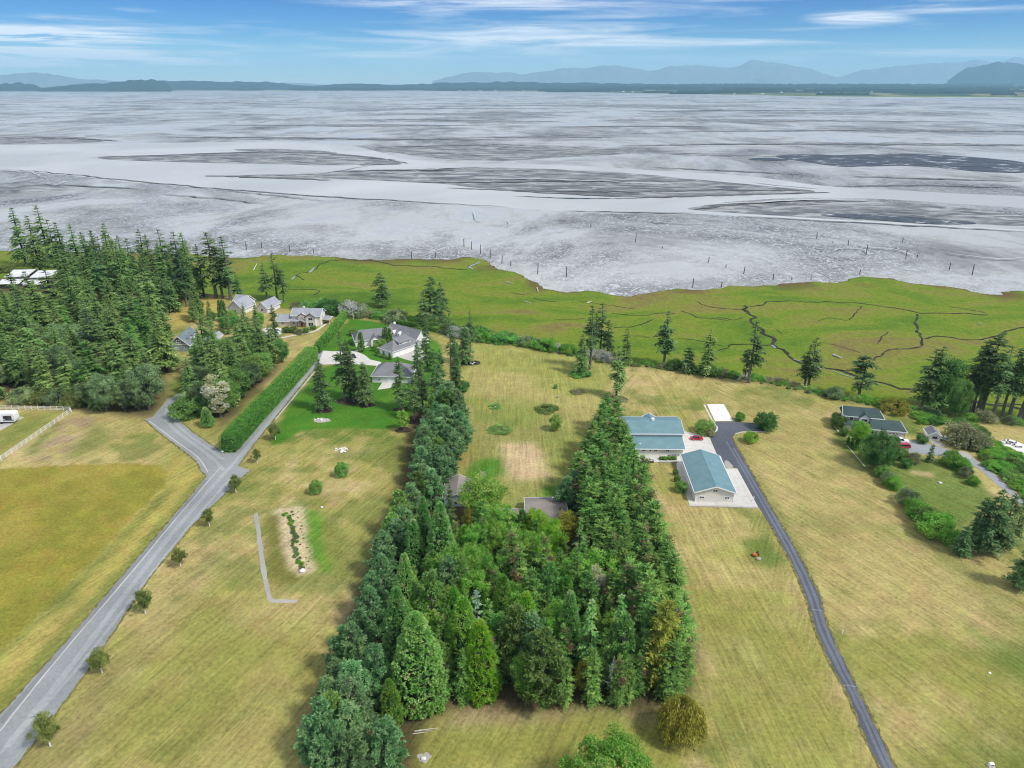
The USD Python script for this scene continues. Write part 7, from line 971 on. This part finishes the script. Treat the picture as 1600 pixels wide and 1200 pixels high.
win(t, 'f', -.6, 7.3, 3.75, 2.0, 1.0, 1, fw=0.25); win(t, 'f', .4, 3.0, 3.8, 1.0, 0.9, 1, fw=0.25); win(t, 'f', .4, 11.5, 3.7, 1.8, 0.9, 2, fw=0.25); win(t, 'l', .4, 3.5, 3.6, 1.0, 1.1, 2); win(t, 'l', .4, 3.5, 0.9, 1.4, 1.3, 2)
obj('lower_roof', quad_slab((-.2, -2.6, 2.75), (8.2, -2.6, 2.75), (8.2, 0.48, 3.65), (-.2, 0.48, 3.65), .15), 'green_shingle', t); obj('lower_wall', box(0.4, 8.0, -1.9, 0.38, 0, 2.7), 'cream_siding', t)
obj('garage_wall', box(8.4, 20.6, -4.6, 0.3, 0, 2.85), 'cream_siding', t); obj('garage_wall', box(13.7, 20.6, 0.32, 4.2, 0, 2.85), 'cream_siding', t); obj('garage_roof', hull([(7.8, -5.1, 2.85), (21.2, -5.1, 2.85), (7.8, 4.8, 2.85), (21.2, 4.8, 2.85), (7.8, -5.1, 2.95), (21.2, -5.1, 2.95), (21.2, 4.8, 2.95), (9.6, -.1, 5.0), (17.0, -.1, 5.0)]), 'green_shingle', t); obj('garage_gutter', cat_(box(7.7, 21.3, -5.22, -5.11, 2.7, 3.0), box(21.21, 21.32, -5.1, 4.8, 2.7, 3.0)), 'trim', t)
win(t, 'f', -4.6, 10.3, 0.9, 1.8, 1.2, 2, fw=0.25); door(t, 'f', -4.6, 16.2, 0.05, 5.0, 2.2, 'white_siding')
for u in (14.4, 15.6, 16.8, 18.0): win(t, 'f', -4.66, u, 1.65, 0.8, 0.35, 1, fw=0.06)
obj('porch_post', cat_(box(12.6, 12.75, -5.0, -4.85, 0, 2.8)), 'trim', t); obj('brick_pier', box(20.62, 20.75, -4.6, -4.2, 0, 2.6), 'rust_shingle', t)
p = P2(1449, 688); t = thing('shed', 'little cream shed with a grey roof beside the brambles', 'shed', (p[0], p[1], 0), -14); gable(t, 0, 4.0, 0, 5.0, 2.3, 3.6, 'y', 'cream_siding', 'grey_shingle', oh=0.35); win(t, 'f', 0, 2.2, 1.0, 1.4, 0.7, 2, frame='brown_trim')
# ------------------------------------------------------------------ vehicles
def vehicle(label, cat, paint, px, py, rz, L=4.5, W=1.8, kind_='sedan', name='car', z=0.05):
    p = P2(px, py); t = thing(name, label, cat, (p[0], p[1], z), rz)
    prof = {'sedan': [(0, .35), (.02, .72), (.2, .82), (.33, .95), (.78, .95), (.97, .86), (1, .6), (1, .3)], 'pickup': [(0, .45), (.01, 1.0), (.3, 1.05), (.98, 1.05), (1, .9), (1, .45)], 'wagon': [(0, .4), (.02, .85), (.22, .95), (1, 1.0), (1, .4)]}[kind_]
    top = {'sedan': [(.3, .95), (.44, 1.42), (.66, 1.42), (.84, .95)], 'pickup': [(.27, 1.04), (.36, 1.78), (.56, 1.78), (.6, 1.04)], 'wagon': [(.2, .95), (.33, 1.6), (.95, 1.58), (1.0, 1.0)]}[kind_]
    def loft(q, w0, w1, zmin, zmax): q = [(x * L - L / 2, z_) for x, z_ in q]; return hull([(x, s * (w0 + (w1 - w0) * (z_ - zmin) / (zmax - zmin)) / 2, z_) for x, z_ in q for s in (-1, 1)])
    lo = prof[:3]; obj('body', cat_(loft(prof[:4] + [(.45, .95 if kind_ == 'sedan' else 1.0), (.45, .3)] if kind_ == 'sedan' else prof, W, W * .95, .3, 1.0), *( [loft([(.4, .3), (.4, .95)] + prof[4:], W, W * .95, .3, 1.0)] if kind_ == 'sedan' else [])), paint, t)
    zt = max(z_ for _, z_ in top); obj('windows', loft(top, W * .9, W * .72, .95, zt), 'glass', t); (xa, _), (xb, _) = top[1], top[2]
    obj('roof', hull([(x * L - L / 2, s * W * .37, z_) for x in (xa + .01, xb - .01) for s in (-1, 1) for z_ in (zt - .02, zt + .04)]), paint, t)
    for x in (.19, .8):
        for s in (-1, 1): c = trimesh.creation.cylinder(radius=.34, height=.22, sections=18); w = obj('wheel', (c.vertices @ np.array([[1, 0, 0], [0, 0, 1], [0, -1, 0]]) + [x * L - L / 2, s * (W / 2 - .1), .34], c.faces), 'rubber', t); c2 = trimesh.creation.cylinder(radius=.2, height=.24, sections=12); obj('rim', (c2.vertices @ np.array([[1, 0, 0], [0, 0, 1], [0, -1, 0]]) + [x * L - L / 2, s * (W / 2 - .095), .34], c2.faces), 'chrome', w)
    for s in (-1, 1): obj('headlight', box(-L / 2 - .02, -L / 2 + .12, s * W * .36 - .16, s * W * .36 + .16, .6, .74), 'clear_lamp', t); obj('tail_light', box(L / 2 - .1, L / 2 + .02, s * W * .38 - .12, s * W * .38 + .12, .62, .78), 'red_lamp', t)
    return t
vehicle('red sports car parked on the concrete apron by the teal barn', 'car', 'red_paint', 1088.5, 687, 178, 4.5, 1.8, z=0.08); vehicle('red hatchback parked nearest on the gravel drive at right', 'car', 'crimson_paint', 1409, 699.5, -4, 5.3, 2.0, 'wagon'); vehicle('white pickup parked beyond the red hatchback', 'pickup truck', 'white_paint', 1405, 691, 168, 6.2, 2.1, 'pickup', 'pickup_truck'); vehicle('white car parked on the grey drive below the beige house', 'car', 'white_paint', 419, 534, 20, 4.6, 1.8, 'wagon'); vehicle('dark car half hidden by firs on the pale drive', 'car', 'black_paint', 552, 558, 120, 4.6, 1.8, 'sedan', z=0.1); vehicle('pale blue pickup parked behind the beige house by the marsh', 'pickup truck', 'grey_paint', 434, 473, 10, 5.2, 1.9, 'pickup', 'pickup_truck')
p = P2(4, 660); t = thing('camper', 'white camper trailer parked inside the fence at the left edge', 'camper', (p[0], p[1], 0.06), 4, scale=1.35)
obj('body', hull([(x, s * w, z) for x, w, z in ((-4.6, 1.15, .6), (4.2, 1.15, .6), (-4.6, 1.2, 2.9), (4.2, 1.2, 3.0), (-4.2, 1.1, 3.25), (3.9, 1.1, 3.3), (4.4, 1.1, 1.2), (4.35, 1.1, 2.6)) for s in (-1, 1)]), 'white_paint', t)
for u in (-3.0, -0.5, 2.0): win(t, 'f', -1.21, u, 1.6, 1.1, 0.8, 1, frame='dark_frame', fw=0.06)
obj('stripe', cat_(box(-4.4, 4.1, -1.25, -1.215, 1.05, 1.2), box(1.8, 3.6, -1.255, -1.22, 1.25, 2.5)), 'dark_frame', t); door(t, 'f', -1.21, 0.7, 0.65, 0.7, 1.9, 'white_paint', 1)
for x in (-0.6, 0.5):
    for s in (-1, 1): c = trimesh.creation.cylinder(radius=.38, height=.24, sections=16); obj('wheel', (c.vertices @ np.array([[1, 0, 0], [0, 0, 1], [0, -1, 0]]) + [x, s * 1.02, .38], c.faces), 'rubber', t)
obj('roof_unit', hull([(x, y, z) for x in (-.6, .6) for y in (-.4, .4) for z in (3.2, 3.4)] + [(-.4, 0, 3.55), (.4, 0, 3.55)]), 'white_metal', t)
# ------------------------------------------------------------------ fence, poles, posts
fl_ = [P2(-60, 764)[:2], P2(0, 722)[:2], P2(115, 642.5)[:2], P2(70, 641)[:2], P2(24, 640.5)[:2], P2(-60, 639)[:2]]; line = resample(np.array(fl_), 2.6)
t = thing('fence', 'white three-rail fence round the paddock with the camper', 'fence', (line[0, 0], line[0, 1], 0)); o = np.array([*line[0], 0])
for q in line: obj('post', box(q[0] - .08 - o[0], q[0] + .08 - o[0], q[1] - .08 - o[1], q[1] + .08 - o[1], 0, 2.0), 'trim', t)
for a, b in zip(line[:-1], line[1:]):
    d = (b - a) / np.linalg.norm(b - a); s = np.array([-d[1], d[0]]) * .1
    for z in (.5, 1.13, 1.76): obj('rail', hull([(*(q + s * k - o[:2]), zz) for q in (a, b) for k in (.85, 1.25) for zz in (z - .07, z + .07)]), 'trim', t)
def post_thing(name, label, cat, px, base, top, r, m, z=0.0, group=None, lean=0.0):
    p = at(px, base, z); h = max(0.6, height_of(px, base, top, z)); g = np.random.default_rng(int(px * 7)); k = g.normal(0, 0.03, 2) + lean
    pr = obj(name, tube([[p[0], p[1], z - .5], [p[0] + k[0] * h * .5, p[1] + k[1] * h * .5, z + h * .5], [p[0] + k[0] * h, p[1] + k[1] * h, z + h * 0.96], [p[0] + k[0] * h + r * .3, p[1] + k[1] * h, z + h]], [r * 1.1, r, r * .9, r * .35], 7), m); tag(pr, label, cat, group)
for px, b, tp in [(385, 390, 377), (409, 388, 376), (453, 394, 382), (490, 396, 388), (643, 404, 393), (680, 403, 393), (725, 386, 373), (737, 390, 377), (751, 397, 382), (766, 403, 389), (784, 412, 399), (798, 415, 408), (840, 428, 411), (885, 433, 416), (923, 356, 348), (993, 378, 364), (1082, 449, 435), (1127, 449, 440), (1107, 410, 401), (1134, 418, 413), (1162, 428, 416), (1208, 437, 428), (1237, 437, 433), (1267, 437, 432), (1276, 373, 363), (1301, 379, 377), (1325, 384, 375), (1353, 398, 382), (1343, 429, 421), (1415, 405, 391), (1433, 402, 398), (1483, 422, 410), (1519, 430, 413), (1035, 388, 385), (1410, 378, 372)]:
    side = 'before the beige house shore' if px < 560 else ('off the middle of the marsh edge' if px < 900 else ('off the creek marsh' if px < 1250 else 'off the right-hand marsh')); post_thing('piling', f'old dark piling standing in the grey mud {side}', 'piling', px, b, tp, 0.3, 'dark_wood', FLAT_Z, f'pilings {side}', 0.02)
post_thing('flagpole', 'tall white flagpole on the lawn by the back hedge', 'flagpole', 552, 499, 481, 0.1, 'trim'); post_thing('marker_post', 'short white marker post right of the dark drive', 'post', 1316, 990, 984, 0.12, 'trim'); post_thing('bollard', 'white bollard at the outer corner of the workshop slab', 'bollard', 1177, 783, 776, 0.14, 'trim'); post_thing('bollard', 'grey post beside the beige house gate in the hedge', 'post', 493, 543, 537, 0.14, 'stone'); post_thing('utility_pole', 'short weathered pole by the hidden grey roofs', 'pole', 362, 470, 456, 0.22, 'bark_grey')
p = P2(348, 708); t = thing('mailbox_post', 'small white sign post at the near foot of the big hedge', 'sign', (p[0], p[1], 0)); obj('post', box(-.07, .07, -.07, .07, 0, 1.0), 'trim', t); obj('board', box(-.55, .55, -.1, -.075, .62, .95), 'trim', t)
# dead tree, logs, driftwood
def limb_tree(label, base, H, seed, m='dead_wood', name='dead_tree'):
    g = np.random.default_rng(seed); t = thing(name, label, 'dead tree', (*base[:2], 0)); pts_ = np.array([[0, 0, 0], [.2, .1, H * .3], [-.1, 0, H * .6], [.35, .1, H]]); obj('trunk', tube(smooth_line(pts_, 2), np.linspace(.2, .05, 12)[:len(smooth_line(pts_, 2))] if len(smooth_line(pts_, 2)) <= 12 else np.linspace(.2, .05, len(smooth_line(pts_, 2))), 6), m, t)
    for k in range(15):
        z = H * g.uniform(.3, .95); a = g.uniform(0, 6.28); L = g.uniform(.9, 2.8) * (1.2 - z / H * .6); d = np.array([math.cos(a), math.sin(a), 0]); q = np.array([0, 0, z]); b1, b2 = q + d * L * .5 + [0, 0, .25 * L], q + d * L + [0, 0, .75 * L] + g.normal(0, .25, 3)
        obj('limb', cat_(tube([q, b1, b2], [.09, .06, .02], 4), tube([b1, b1 + g.normal(0, .4, 3) + [0, 0, .5]], [.045, .015], 4)), m, t)
limb_tree('bare white dead tree leaning at the front of the grove', P2(953, 1098), 11.5, 3)
p = at(940, 880, 9); limb_tree('bare brown crown of a dying tree in the cedar belt', p, 13, 9, 'heath_brown', 'dying_tree')
p = at(778, 742, 3); limb_tree('thin bare grey sapling on the green patch behind the garage', P2(755, 762), 6.0, 12, 'dead_wood', 'bare_sapling')
def log(label, p0, p1, r, z, m='dead_wood', name='driftwood_log', cat='log', group=None): a, b = at(*p0, z), at(*p1, z); a[2] += r * .8; b[2] += r * .8; mid = (a + b) / 2 + [0, 0, r * .2]; tag(obj(name, tube([a, mid, b], [r, r * .9, r * .5], 7), m), label, cat, group)
log('fallen white log along the grass edge at the grove foot', (648, 1143), (684, 1138), .11, 0, name='fallen_log'); log('second pale fallen log lying before the first', (645, 1147), (668, 1144), .09, 0, name='fallen_log'); log('third thin pale branch across the fallen logs', (655, 1140), (680, 1143), .05, 0, name='fallen_log')
log('white driftwood log lying on the marsh beyond the creek', (1301, 555), (1315, 561), .5, MARSH_Z); log('long pale log on the marsh near the shore', (792, 441), (801, 444), .35, MARSH_Z); log('pale upright-looking log near the marsh shore', (839, 450), (841, 457), .4, MARSH_Z); log('pale log lying in the middle of the marsh', (820, 471), (829, 475), .3, MARSH_Z); log('white log at the marsh rim left of the creek head', (917, 474), (925, 472), .4, MARSH_Z); log('small white log on the marsh at right', (1529, 506), (1534, 507), .4, MARSH_Z); log('pale log on the left marsh', (792 / 2, 423 / 1.0), (402, 412), .4, MARSH_Z)
# stones and small things on the grass
def rock(label, x, y, r, seed, m='white_rock', group=None, name='rock', z=0.0, cat='rock'):
    s = trimesh.creation.icosphere(1, 1.0); v = s.vertices * (0.75 + 0.5 * meshkit.fbm(s.vertices * 1.3 + seed, 2, seed))[:, None] * [r, r * .85, r * .6]; tag(obj(name, (v + [x, y, z + r * .3], s.faces), m), label, cat, group)
g = np.random.default_rng(77)
c = P2(534, 703)
for k in range(34): a = g.uniform(0, 6.28); q = g.uniform(0.0, 1.0) ** .5; rock('white stone in the round heap below the lawn', c[0] + 2.6 * q * math.cos(a), c[1] + 2.2 * q * math.sin(a), g.uniform(.25, .42), k, group='white stones of the round heap')
for k, (px, py, r) in enumerate([(492, 656, .5), (497, 654.5, .45), (502, 656, .6), (507, 657, .45), (512, 655.5, .4), (503, 658, .4)]): c = P2(px, py); rock('pale boulder in the bark strip at the lawn foot', c[0], c[1], r, 50 + k, group='pale boulders at the lawn foot')
sheet('bark_strip', [(488, 658), (500, 652), (516, 655), (518, 658), (500, 661)], 'gravel', .05, .3, 1)
for k, (px, py, r) in enumerate([(735, 568, .55), (738, 569, .6), (741, 567, .5)]): c = P2(px, py); rock('white stone in the dark ring at the top of the central field', c[0], c[1], r, 60 + k, group='white stones in the dark ring')
c = P2(737, 567); tag(obj('dark_ring', slab(Polygon([(c[0] + 4.2 * math.cos(a), c[1] + 3.4 * math.sin(a)) for a in np.linspace(0, 6.28, 25)[:-1]]), -.02, .03), 'creek_mud'), kind='structure')
for lb, px, py, r, m in (('white stone in the small dark bed on the central field', 774, 637, .5, 'white_rock'), ('white stone under the heather clump on the central field', 901, 614, .45, 'white_rock'), ('brown stone on the central field left of the small tree', 871, 646, .3, 'brown_rock'), ('flat brown stone on the upper central field', 871, 621, .6, 'brown_rock'), ('pale stump ringed with chips at the bottom of the picture', 662, 1186, .55, 'white_rock'), ('pale boulder at the far corner of the garden plot', 503, 793, .5, 'white_rock'), ('pale boulder at the lane corner of the worn verge', 333, 738, .25, 'brown_rock'), ('tan heap of stones at the near end of the garden row', 473, 893, .9, 'white_rock'), ('white stone on the right garden lawn', 1469, 755, .6, 'white_rock'), ('dark stone on the straw field beside the belt', 569, 859, .3, 'brown_rock'), ('pale stone at the right field edge', 1546, 1052, .35, 'white_rock'), ('pale stone at the foot of the drive bend', 1168, 680, .6, 'stone')): c = P2(px, py); rock(lb, c[0], c[1], r, int(px), m)
tag(obj('wood_chips', slab(Polygon([(P2(663, 1184)[0] + (1.3 + .35 * math.sin(a * 3)) * math.cos(a), P2(663, 1184)[1] + (1.1 + .3 * math.cos(a * 5)) * math.sin(a)) for a in np.linspace(0, 6.28, 18)[:-1]]), -.02, .04), 'gravel'), kind='structure')
# row of young plants in the garden plot
row = resample(pts([(450, 800), (456, 825), (462, 850), (468, 880), (474, 890)]), .9)
for k, q in enumerate(row): kk = g.choice(['bush_green', 'bush_grey']); plant(kk, q[0] + g.normal(0, .5), q[1] + g.normal(0, .2), g.uniform(.5, .95), 'young leafy plant in the single row of the garden plot', 'young plants in the garden row', 1.1, name='garden_plant', cat='plant')
row = resample(pts([(462, 800), (470, 825), (478, 860), (484, 888)]), 1.6)
for k, q in enumerate(row): plant(g.choice(['bush_silver', 'bush_brown']), q[0] + g.normal(0, .8), q[1], g.uniform(.22, .36), 'dry withered plant beside the garden row', 'withered plants beside the garden row', 1.2, name='garden_plant', cat='plant')
# machines and odds
p = P2(1180, 868); t = thing('ride_on_mower', 'orange mower standing on the green patch left of the dark drive', 'mower', (p[0], p[1], 0), 25); obj('hood', hull([(x, y, z) for x in (-.9, .1) for y in (-.35, .35) for z in (.35, .85)] + [(-.6, 0, 1.0)]), 'orange_paint', t); obj('seat', hull([(x, y, z) for x in (.35, .8) for y in (-.28, .28) for z in (.6, .75)] + [(.85, -.25, 1.15), (.85, .25, 1.15), (.75, 0, .7)]), 'dark_frame', t); obj('deck', box(-.3, .6, -.6, .6, .15, .34), 'orange_paint', t)
for x, r in ((-.75, .2), (.65, .3)):
    for s in (-1, 1): c = trimesh.creation.cylinder(radius=r, height=.2, sections=14); obj('wheel', (c.vertices @ np.array([[1, 0, 0], [0, 0, 1], [0, -1, 0]]) + [x, s * .5, r], c.faces), 'rubber', t)
c = P2(1185, 874); rock('grey boulder in front of the orange mower', c[0], c[1], .75, 5, 'stone')
p = P2(1548, 1197); t = thing('utility_box', 'small white box with dark openings near the bottom right corner', 'utility box', (p[0], p[1], 0), 10); obj('cabinet', hull([(x, y, z) for x in (-.4, .4) for y in (-.3, .3) for z in (0, .75)] + [(-.35, 0, .9), (.35, 0, .9)]), 'white_paint', t); obj('vent', cat_(box(-.3, .3, -.33, -.305, .45, .65), box(-.3, .3, -.33, -.305, .12, .2)), 'dark_frame', t); obj('plinth', box(-.6, .6, -.5, .5, -.02, .1), 'old_concrete', t)
p = P2(495, 553); t = thing('garden_cart', 'dark low cart left on the grey lane by the lawn', 'cart', (p[0], p[1], .05), 15); obj('tray', hull([(x, y, z) for x in (-1.3, 1.2) for y in (-.6, .6) for z in (.4, .7)]), 'dark_frame', t); obj('load', hull([(-1, -.4, .7), (.9, -.4, .7), (-1, .4, .7), (.9, .4, .7), (-.4, 0, 1.1), (.4, 0, 1.05)]), 'wood', t); obj('shaft', tube([[1.2, 0, .5], [2.2, 0, .35]], .05, 5), 'dark_frame', t)
for s in (-1, 1): c = trimesh.creation.cylinder(radius=.35, height=.12, sections=14); obj('wheel', (c.vertices @ np.array([[1, 0, 0], [0, 0, 1], [0, -1, 0]]) + [-.2, s * .68, .35], c.faces), 'rubber', t)
p = P2(1052, 713); t = thing('utility_trailer', 'dark-framed flat trailer parked before the teal barn', 'trailer', (p[0], p[1], .08), 6); obj('bed', box(-1.5, 1.5, -.8, .8, .5, .6), 'grey_paint', t)
for y in (-.85, .85): obj('side_rail', cat_(box(-1.6, 1.6, y - .05, y + .05, .95, 1.05), *[box(x - .05, x + .05, y - .05, y + .05, .5, .95) for x in (-1.55, -.5, .5, 1.55)]), 'dark_frame', t); c = trimesh.creation.cylinder(radius=.33, height=.2, sections=14); obj('wheel', (c.vertices @ np.array([[1, 0, 0], [0, 0, 1], [0, -1, 0]]) + [0, y * 1.12, .33], c.faces), 'rubber', t)
obj('drawbar', cat_(tube([[1.6, .5, .5], [2.6, 0, .45]], .06, 5), tube([[1.6, -.5, .5], [2.6, 0, .45]], .06, 5)), 'dark_frame', t)
p = P2(1011, 722); t = thing('raised_planter', 'long low timber planter box before the teal barn', 'planter', (p[0], p[1], .05)); obj('side', cat_(box(-2.2, 2.2, -.6, -.5, 0, .6), box(-2.2, 2.2, .5, .6, 0, .6)), 'dark_wood', t); obj('end', cat_(box(-2.2, -2.1, -.49, .49, 0, .6), box(2.1, 2.2, -.49, .49, 0, .6)), 'dark_wood', t); obj('soil', box(-2.09, 2.09, -.49, .49, 0, .5), 'gravel', t)
p = P2(1043, 721); t = thing('planter_trough', 'pale concrete trough under the row of shrubs by the teal barn', 'planter', (p[0], p[1], .05)); obj('trough', box(-3.2, 3.2, -1.1, -.95, 0, .55), 'old_concrete', t)
p = P2(1474, 688); t = thing('boat', 'white and dark blue boat on the bank beside the cream shed', 'boat', (p[0], p[1], 0), -38); obj('hull', hull([(-2.4, 0, .9), (-1.6, -.6, .9), (-1.6, .6, .9), (2, -.85, .8), (2, .85, .8), (-1.8, 0, .35), (2, -.4, .3), (2, .4, .3)]), 'white_paint', t); obj('cover', hull([(-2.0, 0, .92), (1.9, -.8, .84), (1.9, .8, .84), (0, 0, 1.35), (1.2, 0, 1.3)]), 'tarp_blue', t); obj('cradle', cat_(box(-1, -.8, -.7, .7, 0, .45), box(1.2, 1.4, -.7, .7, 0, .4)), 'wood', t)
p = P2(1484, 686); log('white kayak lying on the bank by the boat', (1476, 683), (1486, 690), .35, 0, 'white_paint', 'kayak', 'kayak')
# patio set at right
p = P2(1579, 694); t = thing('patio_table', 'round dark table on the white patio at the right edge', 'table', (p[0], p[1], .12)); c = trimesh.creation.cylinder(radius=.75, height=.06, sections=20); obj('tabletop', (c.vertices + [0, 0, .72], c.faces), 'dark_frame', t)
for a in (.8, 2.4, 3.9, 5.5): obj('leg', tube([[.5 * math.cos(a), .5 * math.sin(a), 0], [.4 * math.cos(a), .4 * math.sin(a), .7]], .04, 5), 'dark_frame', t)
for k, lb in enumerate(('dark patio chair left of the round table', 'dark patio chair behind the round table', 'dark patio chair right of the round table', 'dark patio chair in front of the round table')):
    a = math.pi - k * math.pi / 2; t = thing('patio_chair', lb, 'chair', (p[0] + 1.5 * math.cos(a), p[1] + 1.5 * math.sin(a), .12), math.degrees(a)); obj('seat', box(-.28, .28, -.28, .28, .4, .46), 'dark_frame', t); obj('backrest', hull([(.26, -.28, .46), (.32, -.28, 1.0), (.26, .28, .46), (.32, .28, 1.0), (.3, -.28, .46), (.37, .28, 1.0)]), 'dark_frame', t)
    for x in (-.24, .24):
        for y in (-.24, .24): obj('leg', box(x - .025, x + .025, y - .025, y + .025, 0, .395), 'dark_frame', t)
p = P2(1591, 699.5); t = thing('patio_bench', 'flat dark bench on the white patio at the right edge', 'bench', (p[0], p[1], .12), -12); obj('seat', box(-1.2, 1.2, -.25, .25, .38, .45), 'dark_frame', t); obj('support', cat_(box(-1, -.9, -.2, .2, 0, .375), box(.9, 1, -.2, .2, 0, .375)), 'dark_frame', t)
p = P2(1569, 689.5); c = trimesh.creation.cylinder(radius=.35, height=.7, sections=14); tag(obj('patio_pot', (c.vertices * [1, 1, 1] + [p[0], p[1], .48], c.faces), 'grey_paint'), 'round grey pot at the rounded end of the white patio', 'pot')
def gatepost(lb, px, py, h, m): p = P2(px, py); t = thing('gate_pillar', lb, 'pillar', (p[0], p[1], 0)); obj('shaft', box(-.3, .3, -.3, .3, 0, h), m, t); obj('cap', hull([(x, y, h + .02) for x in (-.4, .4) for y in (-.4, .4)] + [(x, y, h + .1) for x in (-.4, .4) for y in (-.4, .4)] + [(0, 0, h + .3)]), m, t)
gatepost('pale pillar at the gap between the two hedges', 497, 541, 1.7, 'stone')
# wire fence posts along the right-hand field
